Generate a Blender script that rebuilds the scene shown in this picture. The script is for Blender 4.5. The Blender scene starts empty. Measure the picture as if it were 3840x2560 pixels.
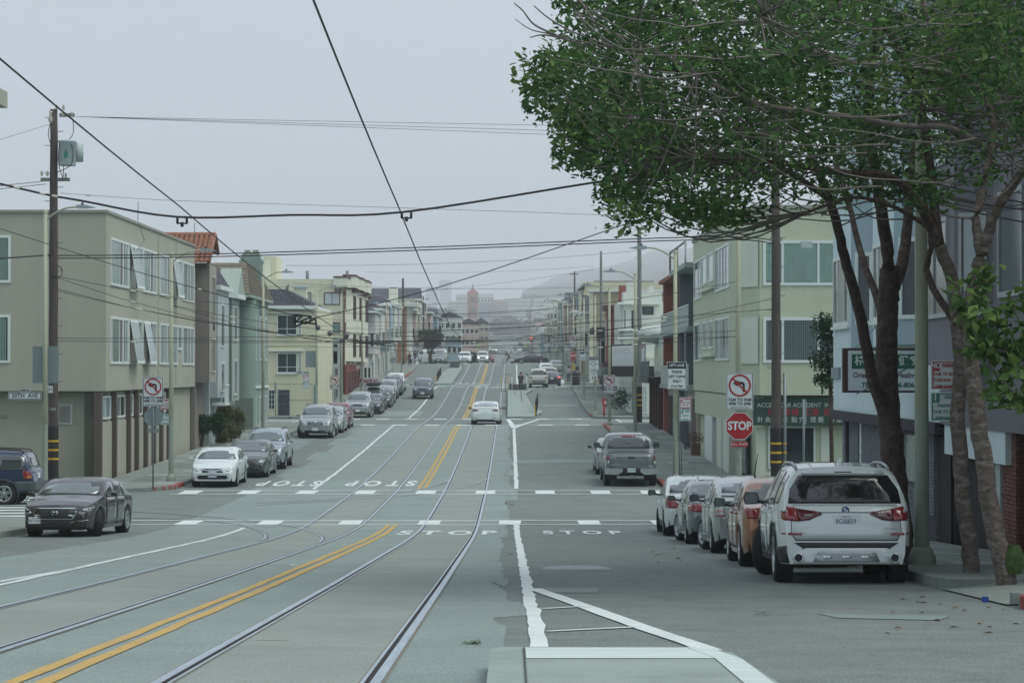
import bpy, bmesh, math, random
import numpy as np
from mathutils import Vector, Matrix
from mathutils.bvhtree import BVHTree
R = math.radians
rnd = random.Random(7)
S = bpy.context.scene
C = S.collection
# ------------------------------------------------------------------ camera, sky, sun, exposure
cam = bpy.data.cameras.new('camera'); camo = bpy.data.objects.new('camera', cam); C.objects.link(camo)
camo.location = (0, 0, 6.0); camo.rotation_euler = (R(90.682), 0, 0)
cam.lens = 85; cam.sensor_width = 36; cam.clip_start = .1; cam.clip_end = 20000
S.camera = camo
W = bpy.data.worlds.new('World'); S.world = W; W.use_nodes = True
SUN_EL, SUN_AZ = 62, 112            # azimuth from straight ahead (+y) towards the right (+x)
nt = W.node_tree; nt.nodes.clear()
_o = nt.nodes.new('ShaderNodeOutputWorld'); _b = nt.nodes.new('ShaderNodeBackground')
_s = nt.nodes.new('ShaderNodeTexSky'); _s.sky_type = 'NISHITA'; _s.sun_disc = False
_s.sun_elevation = R(SUN_EL); _s.sun_rotation = R(SUN_AZ); _s.dust_density = 6; _s.air_density = 2
_m = nt.nodes.new('ShaderNodeMix'); _m.data_type = 'RGBA'; _m.inputs[0].default_value = .94
_c = nt.nodes.new('ShaderNodeTexNoise'); _c.inputs['Scale'].default_value = 1.3; _c.inputs['Detail'].default_value = 3
_r = nt.nodes.new('ShaderNodeMix'); _r.data_type = 'RGBA'
_r.inputs[6].default_value = (4.5, 5.05, 5.85, 1); _r.inputs[7].default_value = (4.95, 5.45, 6.2, 1)
nt.links.new(_c.outputs[0], _r.inputs[0]); nt.links.new(_s.outputs[0], _m.inputs[6]); nt.links.new(_r.outputs[2], _m.inputs[7])
nt.links.new(_m.outputs[2], _b.inputs[0]); _b.inputs[1].default_value = .1; nt.links.new(_b.outputs[0], _o.inputs[0])
sl = bpy.data.lights.new('sun', 'SUN'); sl.energy = 1.5; sl.angle = R(40); sl.color = (1, .965, .92)
so = bpy.data.objects.new('sun', sl); C.objects.link(so)
_d = Vector((math.sin(R(SUN_AZ)) * math.cos(R(SUN_EL)), math.cos(R(SUN_AZ)) * math.cos(R(SUN_EL)), math.sin(R(SUN_EL))))
so.rotation_euler = _d.to_track_quat('Z', 'Y').to_euler()
vs = S.view_settings; vs.view_transform = 'Standard'; vs.look = 'None'; vs.gamma = 1; vs.exposure = .4; vs.use_curve_mapping = False
S.cycles.max_bounces = 8; S.cycles.diffuse_bounces = 2; S.cycles.glossy_bounces = 2; S.cycles.volume_bounces = 4
S.cycles.transparent_max_bounces = 4; S.cycles.caustics_reflective = False; S.cycles.caustics_refractive = False
S.cycles.use_denoising = True; S.cycles.use_adaptive_sampling = True; S.cycles.adaptive_threshold = .02
# ------------------------------------------------------------------ materials
MT = {}
def mat(key, col=(.5, .5, .5), rough=.7, metal=0., var=.12, sc=3., bump=0., bsc=60., coat=0., spec=.5, emit=0., stretch=(1, 1, 1), dirt=0., dcol=(.1, .09, .08), fine=0.):
    if key in MT: return MT[key]
    if not emit: col = (col[0] * .95, col[1] * 1.03, col[2] * 1.01)  # cool green cast of the light put into every base colour
    m = bpy.data.materials.new(key); m.use_nodes = True; n = m.node_tree; N, L = n.nodes, n.links
    p = N['Principled BSDF']; p.inputs['Roughness'].default_value = rough; p.inputs['Metallic'].default_value = metal
    p.inputs['Specular IOR Level'].default_value = spec
    if coat: p.inputs['Coat Weight'].default_value = coat; p.inputs['Coat Roughness'].default_value = .04
    tc = N.new('ShaderNodeTexCoord'); mp = N.new('ShaderNodeMapping'); mp.inputs['Scale'].default_value = stretch
    L.new(tc.outputs['Object'], mp.inputs[0])
    out = None
    if var > 0:
        t = N.new('ShaderNodeTexNoise'); t.inputs['Scale'].default_value = sc; t.inputs['Detail'].default_value = 5; t.inputs['Roughness'].default_value = .65
        L.new(mp.outputs[0], t.inputs[0])
        r = N.new('ShaderNodeMapRange'); r.inputs[1].default_value = .3; r.inputs[2].default_value = .7
        r.inputs[3].default_value = 1 - var; r.inputs[4].default_value = 1 + var; L.new(t.outputs[0], r.inputs[0])
        f = r.outputs[0]
        if fine:
            t2 = N.new('ShaderNodeTexNoise'); t2.inputs['Scale'].default_value = 45; t2.inputs['Detail'].default_value = 2; L.new(tc.outputs['Object'], t2.inputs[0])
            r2 = N.new('ShaderNodeMapRange'); r2.inputs[1].default_value = .3; r2.inputs[2].default_value = .7; r2.inputs[3].default_value = 1 - fine; r2.inputs[4].default_value = 1 + fine
            L.new(t2.outputs[0], r2.inputs[0]); mu = N.new('ShaderNodeMath'); mu.operation = 'MULTIPLY'; L.new(f, mu.inputs[0]); L.new(r2.outputs[0], mu.inputs[1]); f = mu.outputs[0]
        v = N.new('ShaderNodeVectorMath'); v.operation = 'SCALE'; v.inputs[0].default_value = col; L.new(f, v.inputs['Scale']); out = v.outputs[0]
        if dirt:
            t3 = N.new('ShaderNodeTexNoise'); t3.inputs['Scale'].default_value = sc * .5; t3.inputs['Detail'].default_value = 6; t3.inputs['Roughness'].default_value = .7
            L.new(mp.outputs[0], t3.inputs[0]); r3 = N.new('ShaderNodeMapRange'); r3.inputs[1].default_value = .52; r3.inputs[2].default_value = .75; r3.inputs[4].default_value = dirt
            L.new(t3.outputs[0], r3.inputs[0]); mx = N.new('ShaderNodeMix'); mx.data_type = 'RGBA'; L.new(r3.outputs[0], mx.inputs[0]); L.new(out, mx.inputs[6]); mx.inputs[7].default_value = (*dcol, 1); out = mx.outputs[2]
        L.new(out, p.inputs['Base Color'])
    else: p.inputs['Base Color'].default_value = (*col, 1)
    if bump:
        t = N.new('ShaderNodeTexNoise'); t.inputs['Scale'].default_value = bsc; t.inputs['Detail'].default_value = 3; L.new(tc.outputs['Object'], t.inputs[0])
        b = N.new('ShaderNodeBump'); b.inputs['Strength'].default_value = bump; b.inputs['Distance'].default_value = .02; L.new(t.outputs[0], b.inputs['Height']); L.new(b.outputs[0], p.inputs['Normal'])
    if emit: p.inputs['Emission Color'].default_value = (*col, 1); p.inputs['Emission Strength'].default_value = emit
    MT[key] = m; return m
def leafmat(key, col):                                       # thin leaf: diffuse on both sides, light shining through, faint gloss
    if key in MT: return MT[key]
    m = bpy.data.materials.new(key); m.use_nodes = True; n = m.node_tree; N, L = n.nodes, n.links; N.clear(); o = N.new('ShaderNodeOutputMaterial'); d = N.new('ShaderNodeBsdfDiffuse'); t = N.new('ShaderNodeBsdfTranslucent'); g = N.new('ShaderNodeBsdfGlossy'); a = N.new('ShaderNodeMixShader'); b = N.new('ShaderNodeMixShader')
    tc = N.new('ShaderNodeTexCoord'); q = N.new('ShaderNodeTexNoise'); q.inputs['Scale'].default_value = 2.5; r = N.new('ShaderNodeMapRange'); r.inputs[1].default_value = .3; r.inputs[2].default_value = .7; r.inputs[3].default_value = .65; r.inputs[4].default_value = 1.35; v = N.new('ShaderNodeVectorMath'); v.operation = 'SCALE'; v.inputs[0].default_value = col
    L.new(tc.outputs['Object'], q.inputs[0]); L.new(q.outputs[0], r.inputs[0]); L.new(r.outputs[0], v.inputs['Scale']); L.new(v.outputs[0], d.inputs[0]); L.new(v.outputs[0], t.inputs[0]); g.inputs['Roughness'].default_value = .5; g.inputs[0].default_value = (.5, .6, .5, 1)
    a.inputs[0].default_value = .38; L.new(d.outputs[0], a.inputs[1]); L.new(t.outputs[0], a.inputs[2]); b.inputs[0].default_value = .025; L.new(a.outputs[0], b.inputs[1]); L.new(g.outputs[0], b.inputs[2]); L.new(b.outputs[0], o.inputs[0]); MT[key] = m; return m
def paint(key, col, metal=0., rough=.35): return mat('paint_' + key, col, rough, metal, var=.05, sc=2, coat=1)
def stucco(key, col, dirt=.25):
    col = tuple(min(.75, c * 1.2) for c in col); return mat('stucco_' + key, col, .85, var=.07, sc=.8, bump=.25, bsc=30, dirt=dirt, dcol=tuple(c * .55 for c in col), stretch=(1.2, 1.2, .22), fine=.06)
WHITE = mat('white_trim', (.72, .74, .72), .5, var=.05); GLASS = mat('window_glass', (.035, .045, .05), .06, 0, var=.3, sc=.7, spec=.9)
GLASSG = mat('curtained_glass', (.16, .25, .22), .1, 0, var=.2, sc=1.2, spec=.9); GLASSL = mat('pale_glass', (.3, .36, .38), .08, var=.15, sc=.6, spec=1)
DARK = mat('dark_trim', (.02, .02, .022), .6, var=.1); METAL = mat('galvanised_steel', (.2, .22, .23), .5, .3, var=.12, sc=6)
POLEM = mat('pole_paint', (.38, .38, .28), .6, var=.1, sc=2, dirt=.2, dcol=(.22, .22, .17)); POLELOW = mat('pole_base_paint', (.27, .30, .25), .65, var=.12, sc=3)
WOOD = mat('weathered_pole_wood', (.085, .068, .062), .9, var=.4, sc=5, bump=.6, bsc=25, stretch=(6, 6, .35)); GRAYWOOD = mat('pale_pole_wood', (.2, .2, .19), .9, var=.3, sc=5, stretch=(6, 6, .35))
BLACK = mat('black_rubber', (.012, .012, .013), .75, var=.2); CHROME = mat('chrome', (.75, .77, .78), .15, 1, var=0)
WIREM = mat('wire_black', (.02, .018, .02), .5, var=0); WIREG = mat('wire_grey', (.09, .085, .09), .5, var=0)
SIGNW = mat('sign_white', (.62, .65, .66), .4, var=.04); SIGNR = mat('sign_red', (.38, .012, .02), .4, var=.08, sc=6); SIGNG = mat('sign_green', (.02, .2, .13), .4, var=.05); SIGNK = mat('sign_black', (.012, .011, .014), .5, var=0)
SIGNB = mat('sign_back', (.25, .29, .3), .5, .4, var=.06); REDK = mat('red_kerb_paint', (.3, .055, .045), .8, var=.3, sc=5, dirt=.5, dcol=(.22, .21, .2))
YEL = mat('yellow_band', (.6, .36, .03), .6, var=.1)
# ------------------------------------------------------------------ mesh helpers
class MB:
    def __init__(s): s.v = []; s.f = []; s.mi = []; s.sm = []
    def add(s, vs, fs, mi=0, sm=False):
        b = len(s.v); s.v += [tuple(v) for v in vs]
        for f in fs: s.f.append([i + b for i in f]); s.mi.append(mi); s.sm.append(sm)
        return s
    def box(s, x0, x1, y0, y1, z0, z1, mi=0):
        return s.add([(x0, y0, z0), (x1, y0, z0), (x1, y1, z0), (x0, y1, z0), (x0, y0, z1), (x1, y0, z1), (x1, y1, z1), (x0, y1, z1)],
                     [(0, 3, 2, 1), (4, 5, 6, 7), (0, 1, 5, 4), (1, 2, 6, 5), (2, 3, 7, 6), (3, 0, 4, 7)], mi)
    def obox(s, o, u, n, a0, a1, n0, n1, z0, z1, mi=0):     # oriented: along u, out along n, up z
        P = lambda a, b, z: (o[0] + u[0] * a + n[0] * b, o[1] + u[1] * a + n[1] * b, o[2] + z)
        return s.add([P(a0, n0, z0), P(a1, n0, z0), P(a1, n1, z0), P(a0, n1, z0), P(a0, n0, z1), P(a1, n0, z1), P(a1, n1, z1), P(a0, n1, z1)],
                     [(0, 3, 2, 1), (4, 5, 6, 7), (0, 1, 5, 4), (1, 2, 6, 5), (2, 3, 7, 6), (3, 0, 4, 7)], mi)
    def prism(s, poly, lo, hi, mi=0):                       # poly: points p -> lo(p), hi(p)
        n = len(poly); return s.add([lo(p) for p in poly] + [hi(p) for p in poly], [list(range(n))[::-1], list(range(n, 2 * n))] + [(i, (i + 1) % n, n + (i + 1) % n, n + i) for i in range(n)], mi)
    def tube(s, pts, r, seg=6, mi=0, cap=True, sm=True):
        pts = [Vector(p) for p in pts]; n = len(pts); rr = r if isinstance(r, (list, tuple)) else [r] * n
        vs = []; up = Vector((0, 0, 1))
        for i, p in enumerate(pts):
            t = (pts[min(i + 1, n - 1)] - pts[max(i - 1, 0)]).normalized()
            a = t.cross(up if abs(t.z) < .95 else Vector((1, 0, 0))).normalized(); b = t.cross(a)
            vs += [p + (a * math.cos(k * 2 * math.pi / seg) + b * math.sin(k * 2 * math.pi / seg)) * rr[i] for k in range(seg)]
        fs = [(i * seg + k, i * seg + (k + 1) % seg, (i + 1) * seg + (k + 1) % seg, (i + 1) * seg + k) for i in range(n - 1) for k in range(seg)]
        s.add(vs, fs, mi, sm)
        if cap: b = len(s.v) - len(vs); s.f += [[b + k for k in range(seg)], [b + (n - 1) * seg + k for k in range(seg)][::-1]]; s.mi += [mi, mi]; s.sm += [False, False]
        return s
    def lathe(s, prof, c, seg=24, axis='z', mi=0, sm=True):  # prof: (radius, height)
        vs = []
        for r, h in prof:
            for k in range(seg):
                a = k * 2 * math.pi / seg; q = (r * math.cos(a), r * math.sin(a), h)
                if axis == 'x': q = (h, r * math.cos(a), r * math.sin(a))
                if axis == 'y': q = (r * math.cos(a), h, r * math.sin(a))
                vs.append((c[0] + q[0], c[1] + q[1], c[2] + q[2]))
        return s.add(vs, [(i * seg + k, i * seg + (k + 1) % seg, (i + 1) * seg + (k + 1) % seg, (i + 1) * seg + k) for i in range(len(prof) - 1) for k in range(seg)], mi, sm)
    def build(s, name, mats, parent=None, world=True):
        me = bpy.data.meshes.new(name); me.from_pydata(s.v, [], s.f)
        for m in (mats if isinstance(mats, (list, tuple)) else [mats]): me.materials.append(m)
        me.polygons.foreach_set('material_index', s.mi); me.polygons.foreach_set('use_smooth', s.sm)
        bm = bmesh.new(); bm.from_mesh(me); bmesh.ops.recalc_face_normals(bm, faces=bm.faces); bm.to_mesh(me); bm.free()
        return link(name, me, parent, world)
def link(name, me, parent=None, world=True):
    o = bpy.data.objects.new(name, me); C.objects.link(o)
    if parent is not None:
        o.parent = parent
        if world:
            M = WM(parent); o.matrix_parent_inverse = M.inverted()
    return o
def WM(o):                                                   # world matrix without a depsgraph update
    m = o.matrix_basis.copy()
    return WM(o.parent) @ o.matrix_parent_inverse @ m if o.parent else m
def tag(o, label=None, cat=None, group=None, kind=None):
    if label: o['label'] = label
    if cat: o['category'] = cat
    if group: o['group'] = group
    if kind: o['kind'] = kind
    return o
def thing(name, label, cat, loc=(0, 0, 0), rz=0., group=None):
    o = bpy.data.objects.new(name, None); C.objects.link(o); o.location = loc; o.rotation_euler = (0, 0, rz); o.empty_display_size = .2
    return tag(o, label, cat, group)
TS = bpy.data.scenes.new('scratch')
def realise(o):                                              # evaluate one object in a scratch scene of its own
    vl = TS.view_layers[0]; dg = vl.depsgraph
    if dg is None:
        with bpy.context.temp_override(scene=TS, view_layer=vl): dg = bpy.context.evaluated_depsgraph_get()
    vl.update(); return bpy.data.meshes.new_from_object(o.evaluated_get(vl.depsgraph))
def text(s, size, loc, mt, parent=None, name='lettering', rot=(90, 0, 0), align='CENTER', sx=1., sy=1., world=True, thick=.0, bold=0.):
    c = bpy.data.curves.new('t', 'FONT'); c.body = s; c.size = size; c.align_x = align; c.align_y = 'CENTER'; c.extrude = thick; c.resolution_u = 3; c.offset = bold; c.space_line = 1.05
    o = bpy.data.objects.new('t', c); TS.collection.objects.link(o)
    me = realise(o)
    bpy.data.objects.remove(o); bpy.data.curves.remove(c)
    me.transform(Matrix.Diagonal((sx, sy, 1, 1)))
    M = Matrix.Translation(loc) @ Matrix.Rotation(R(rot[2]), 4, 'Z') @ Matrix.Rotation(R(rot[0]), 4, 'X')
    me.transform(M); me.materials.clear(); me.materials.append(mt)
    return link(name, me, parent, world)
# ------------------------------------------------------------------ the lie of the land (d = distance along the street, H = metres below the eye)
_T = [(-60, -1.4), (0, 1.40), (16.6, 2.16), (33, 2.93), (57.8, 4.04), (65, 4.29), (70, 4.37), (88, 4.42), (101, 4.30), (120, 4.0), (137, 3.65), (150, 3.42), (169, 3.42), (180, 3.25), (192, 3.0), (202, 2.7),
      (225, 1.8), (235, 1.58), (258, 1.55), (275, 1.08), (300, .3), (326, -.7), (334, -.88), (352, -.95), (430, -1.35), (470, -.9), (560, -.6), (640, -1.2), (700, -2.1), (765, -2.5), (900, -6.6), (1000, -8), (1150, -14), (1400, -20), (1800, -22), (9000, -24)]
_dd = np.arange(-60, 9000, .5); _hh = np.interp(_dd, [t[0] for t in _T], [t[1] for t in _T])
_k = np.ones(13) / 13; _hs = np.convolve(np.pad(_hh, 6, mode='edge'), _k, mode='valid'); _hs[:14] = _hh[:14]
def Hd(d): return float(np.interp(d, _dd, _hs))
def GZ(d): return 6. - Hd(d)
FP = 9067.
def X(px, d): return (px - 1918) * d / FP
def Z(py, d): return 6 - (py - 1388) * d / FP
def G(px, py, h=0.):                                         # where the sight line of a photo point meets the ground
    t = (py - 1388) / FP; d = 6.
    while d < 1500 and t * d < Hd(d) - h: d += .1
    return (px - 1918) * d / FP, d
def strip(name, rows, dz, mt, kind='structure', parent=None):   # rows: (d, [x...]) sheet lying on the street profile
    b = MB(); n = len(rows[0][1]); vs = [(x, d, GZ(d) + dz) for d, xs in rows for x in xs]
    b.add(vs, [(i * n + k, i * n + k + 1, (i + 1) * n + k + 1, (i + 1) * n + k) for i in range(len(rows) - 1) for k in range(n - 1)], 0, True)
    o = b.build(name, mt, parent)
    if kind: o['kind'] = kind
    return o
def frange(a, b, s):
    n = max(1, int(math.ceil((b - a) / s))); return [a + (b - a) * i / n for i in range(n + 1)]
# ------------------------------------------------------------------ ground, roads, pavements
ASPH = mat('asphalt', (.172, .19, .182), .88, var=.2, sc=1.6, bump=.6, bsc=70, stretch=(.8, 1, 1), dirt=.55, dcol=(.11, .12, .117), fine=.4)
CONC = mat('track_concrete', (.23, .268, .255), .85, var=.14, sc=.5, bump=.4, bsc=70, stretch=(.8, 1, 1), dirt=.45, dcol=(.165, .19, .18), fine=.3)
TRKM = mat('track_bed', (.245, .265, .243), .85, var=.13, sc=.7, bump=.3, bsc=70, stretch=(.8, 1, 1), dirt=.5, dcol=(.19, .19, .17), fine=.22)
ASPH2 = mat('asphalt_far', (.15, .172, .165), .88, var=.15, sc=.4, dirt=.3, dcol=(.09, .1, .1), fine=.2)
PATCH = mat('asphalt_patch', (.2, .235, .23), .88, var=.14, sc=1, fine=.15)
WALK = mat('pavement_concrete', (.215, .235, .215), .9, var=.14, sc=.8, bump=.2, dirt=.35, dcol=(.13, .14, .13), fine=.12)
KERBM = mat('kerb_concrete', (.21, .225, .21), .9, var=.25, sc=2, dirt=.5, dcol=(.09, .09, .085)); JOINT = mat('pavement_joint', (.07, .075, .07), .95)
LINEW = mat('road_paint_white', (.66, .68, .67), .7, var=.1, sc=3, dirt=.7, dcol=(.3, .33, .32), stretch=(1, 1, 1), fine=.15); LINEY = mat('road_paint_yellow', (.5, .315, .085), .7, var=.12, sc=3, dirt=.6, dcol=(.27, .235, .15), stretch=(1, 1, 1), fine=.12)
EARTH = mat('earth', (.12, .13, .11), .95, var=.3, sc=.1)
strip('ground', [(d, [-2050, -400, -60, 40, 400, 2050]) for d in frange(-58, 1800, 12) + [2500, 4000, 8200]], -.3, EARTH)
strip('road', [(d, [-13.2, -9, -4, 0, 3, 6.4]) for d in frange(-50, 150, 1) + frange(151, 360, 1.5) + frange(362, 1500, 6)], 0, ASPH)
CROSS = [(66.5, 70.5, 86.8, 91.2), (150, 153.5, 168.5, 172), (233, 236.5, 257, 260.5), (328, 332, 353, 357), (430, 433, 450, 454)]   # property line, kerb, kerb, property line
for c in CROSS:
    for s in (-1, 1):
        x0, x1 = (-90, -13.2) if s < 0 else (6.4, 90)
        strip('cross_street', [(d, [x0, (x0 + x1) / 2, x1]) for d in frange(c[1] - 1, c[2] + 1, 2)], .002, ASPH2)
jr = random.Random(3)
def jag(a, s): return a + jr.choice((-1, 1)) * jr.random() * s
_je = 0.
rows = []
for d in frange(-40, 151, .5):
    if jr.random() < .3: _je = _je * .6 + jr.uniform(-.06, .1) if jr.random() < .9 else .42
    wl = -9.4 + (.25 if int(d / 7) % 2 else -.2) * (d > 88)
    rows.append((d, [wl, -5.95, -4, -2.7, -.7, -.22 + _je]))
strip('track_slab', rows, .004, CONC)
for xa, xb in ((-5.66, -4.28), (-2.40, -1.0)):
    strip('track_bed', [(d, [xa, xb]) for d in frange(-30, 151, 1)], .008, TRKM)
    strip('track_bed', [(d, [xa, xb]) for d in frange(153, 330, 1.5)], .008, ASPH2)
for (a, b, x0, x1) in ((150.5, 153.5, -12.2, 5.5), (167.5, 170.5, -12.2, 5.5), (236, 259, -12, 5.5), (196, 198, -6, 5.2), (176, 186, -9.6, -6.7)):
    strip('concrete_patch', [(d, [x0, (x0 + x1) / 2, x1]) for d in frange(a, b, 1)], .004, CONC)
for (pa, pb, pc, pd) in (((980, 1640), (1190, 1640), (1110, 1690), (1010, 1700)), ((1940, 1725), (2350, 1722), (2350, 1733), (1940, 1738)), ((3060, 2300), (3560, 2310), (3520, 2325), (3140, 2318)), ((2000, 2206), (2240, 2204), (2240, 2222), (2010, 2222))):
    q = [G(*p) for p in (pa, pb, pc, pd)]; b = MB(); b.add([(x, d, GZ(d) + .007) for x, d in q], [(0, 1, 2, 3)]); tag(b.build('asphalt_patch', PATCH), kind='structure')
KL, KR, PL, PR = -12.45, 5.65, -15.6, 8.8                   # kerbs and property lines
def pave(side, a, b, ra, rb, slabs=True, red=(), xin=None, cross=(True, True)):
    """raised pavement between two cross streets: kerb, slabs, and the short stretches round the corners"""
    k, p = (KL, PL) if side < 0 else (KR, PR); s = side
    if xin is not None: p = xin
    def edge(d):
        e = 0.
        if ra and d - a < ra: e = max(e, ra - math.sqrt(max(0, ra * ra - (ra - (d - a)) ** 2)))
        if rb and b - d < rb: e = max(e, rb - math.sqrt(max(0, rb * rb - (rb - (b - d)) ** 2)))
        return k + s * e
    ds = sorted(set(frange(a, a + max(ra, .1), .25) + frange(a + max(ra, .1), b - max(rb, .1), 1.5) + frange(b - max(rb, .1), b, .25)))
    base = strip('sidewalk', [(d, sorted([edge(d) + s * .15, p])) for d in ds], .135 if slabs else .15, JOINT if slabs else WALK)
    # kerb
    def kerb(dl, mt, name, lift=0.):
        q = MB()
        for i, d in enumerate(dl):
            x = edge(d); z = GZ(d); q.v += [(x - s * lift, d, z - .1), (x - s * lift, d, z + .14), (x + s * .02, d, z + .156 + lift), (x + s * .15, d, z + .156 + lift)]
            if i: j = 4 * i; q.f += [(j - 4 + t, j - 3 + t, j + 1 + t, j + t) for t in range(3)]; q.mi += [0] * 3; q.sm += [False] * 3
        tag(q.build(name, mt), kind='structure')
    kerb(ds, KERBM, 'kerb')
    for ra_, rb_ in red: kerb(frange(ra_, rb_, .5), REDK, 'red_kerb', .004)
    for f, d0, d1 in ((cross[0], a, a + 3.6), (cross[1], b - 3.6, b)):
        if not f: continue
        xk = edge(d0 + .01 if d0 == a else d1 - .01); xo = p + s * 60
        xs = sorted([p - s * 0., xo]); strip('sidewalk', [(d, xs) for d in frange(d0, d1, 1.2)], .15, WALK)
        q = MB(); dk = d0 if d0 == a else d1; z = GZ(dk); q.box(*sorted([p, xo]), dk - .07, dk + .07, z - .1, z + .156); tag(q.build('kerb', KERBM), kind='structure')
    if slabs:
        n = 3; w = (abs(p - k) - .15) / n; ln = 1.55; me = None
        dcur = a + ra
        while dcur + ln < b - rb:
            dc = dcur + ln / 2; sl_ = math.atan2(GZ(dc + .7) - GZ(dc - .7), 1.4)
            for i in range(n):
                if me is None:
                    q = MB(); q.box(-w / 2 + .011, w / 2 - .011, -ln / 2 + .011, ln / 2 - .011, -.03, .0); o = q.build('paving_slab', [WALK], base); me = o.data
                else: o = link('paving_slab', me, base)
                o.location = (k + s * (.15 + w * (i + .5)), dc, GZ(dc) + .15 + rnd.uniform(-.004, .004)); o.rotation_euler = (sl_, 0, 0)
                if rnd.random() < .22: o.material_slots[0].link = 'OBJECT'; o.material_slots[0].material = rnd.choice([mat('pavement_pale', (.28, .30, .28), .9, var=.1, fine=.1), mat('pavement_dark', (.17, .185, .17), .9, var=.12, fine=.1)])
            dcur += ln
        for d0, d1 in ((a, a + ra), (dcur, b)):
            if d1 - d0 > .2: strip('sidewalk', [(d, sorted([edge(d) + s * .15, p])) for d in frange(d0 + .05, d1, .25)], .151, WALK)
pave(-1, 87.0, 153.0, 3.2, 3.2, red=((88.3, 92),)); pave(1, 87.0, 153.0, 3.2, 3.2, red=((90.5, 94), (141, 151)))
pave(-1, 169, 236, 3, 3, slabs=False); pave(1, 169, 236, 3, 3, slabs=False, red=((172, 176),))
pave(-1, 257.5, 331.5, 3, 3, slabs=False, red=((262, 300),)); pave(1, 257.5, 331.5, 3, 3, slabs=False)
pave(-1, 354, 432, 3, 3, slabs=False); pave(1, 354, 432, 3, 3, slabs=False)
pave(1, 31.5, 69.9, .5, 3.2, cross=(False, True)); pave(-1, -20, 69.9, .5, 3.2, slabs=False, cross=(False, True))
pave(1, -5, 27.5, .5, .5, slabs=False, cross=(False, False), red=((10, 27.4),))
# driveway apron between the two kerbs on the right
for d in (27.43, 31.43): box0 = MB(); box0.box(KR + .02, PR, d, d + .14, GZ(d) - .1, GZ(d) + .149); tag(box0.build('kerb', KERBM), kind='structure')
q = MB()
for i, d in enumerate(frange(27.4, 31.6, .5)): q.v += [(KR - .05, d, GZ(d) + .02), (KR + .7, d, GZ(d) + .1), (PR, d, GZ(d) + .15)]; q.f += [(3 * i - 3 + t, 3 * i - 2 + t, 3 * i + 1 + t, 3 * i + t) for t in range(2)] if i else []
q.mi = [0] * len(q.f); q.sm = [False] * len(q.f); tag(q.build('driveway', WALK), kind='structure')
# ------------------------------------------------------------------ rails
STEEL = mat('rail_steel', (.5, .54, .6), .38, .8, var=.2, sc=4, stretch=(4, .3, 1)); GROOVE = mat('rail_groove', (.022, .017, .018), .9, var=.4, sc=6)
RUST = mat('rail_edge', (.2, .18, .15), .9, var=.3, sc=8)
def path_rail(pts, label=None, sgn=1, w=1.):
    """grooved tram rail along ground points (x, d): running head, dark groove, guard lip"""
    def rib(o0, o1, dz, mt, name, par=None):
        b = MB(); n = len(pts)
        for i, (x, d) in enumerate(pts):
            x2, d2 = pts[min(i + 1, n - 1)]; x1, d1 = pts[max(i - 1, 0)]; l = math.hypot(x2 - x1, d2 - d1); nx, nd = (d2 - d1) / l, -(x2 - x1) / l
            for o in (o0, o1): b.v.append((x + nx * o * sgn, d + nd * o * sgn, GZ(d + nd * o * sgn) + dz))
            if i: b.f.append((2 * i - 2, 2 * i - 1, 2 * i + 1, 2 * i)); b.mi.append(0); b.sm.append(True)
        o = b.build(name, mt, par)
        return o
    r = rib(0, .075 * w, .016, STEEL, 'tram_rail'); r['kind'] = 'structure'
    rib(-.042 * w, 0, .011, GROOVE, 'rail_groove', r); rib(-.068 * w, -.042 * w, .015, STEEL, 'rail_lip', r); rib(.075 * w, .095 * w, .0105, RUST, 'rail_edge', r); rib(-.085 * w, -.068 * w, .0105, RUST, 'rail_edge', r)
for x, s in ((-5.69, -1), (-4.25, 1), (-2.42, -1), (-.98, 1)):
    path_rail([(x, d) for d in frange(3, 360, 1)], sgn=s)
def smooth(P, n=6):
    out = []
    for i in range(len(P) - 1):
        p0, p1, p2, p3 = P[max(i - 1, 0)], P[i], P[i + 1], P[min(i + 2, len(P) - 1)]
        for k in range(n):
            t = k / n; out.append(tuple(.5 * (2 * p1[j] + (p2[j] - p0[j]) * t + (2 * p0[j] - 5 * p1[j] + 4 * p2[j] - p3[j]) * t * t + (3 * p1[j] - p0[j] - 3 * p2[j] + p3[j]) * t ** 3) for j in range(len(p1))))
    return out + [P[-1]]
for pts in (((250, 1936), (430, 1939), (610, 1944), (780, 1954), (900, 1968), (965, 1986), (1000, 2008), (985, 2026)), ((250, 1915), (560, 1921), (820, 1941), (1000, 1962), (1110, 1976), (1170, 1994), (1212, 2015), (1200, 2034)),
            ((1690, 1797), (1650, 1815), (1580, 1834), (1500, 1846), (1350, 1862), (1180, 1875), (960, 1887)), ((1825, 1795), (1790, 1812), (1720, 1832), (1640, 1846), (1500, 1860), (1330, 1873), (1150, 1884), (950, 1895))):
    path_rail(smooth([G(*p) for p in pts], 8), sgn=1, w=.8)
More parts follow.
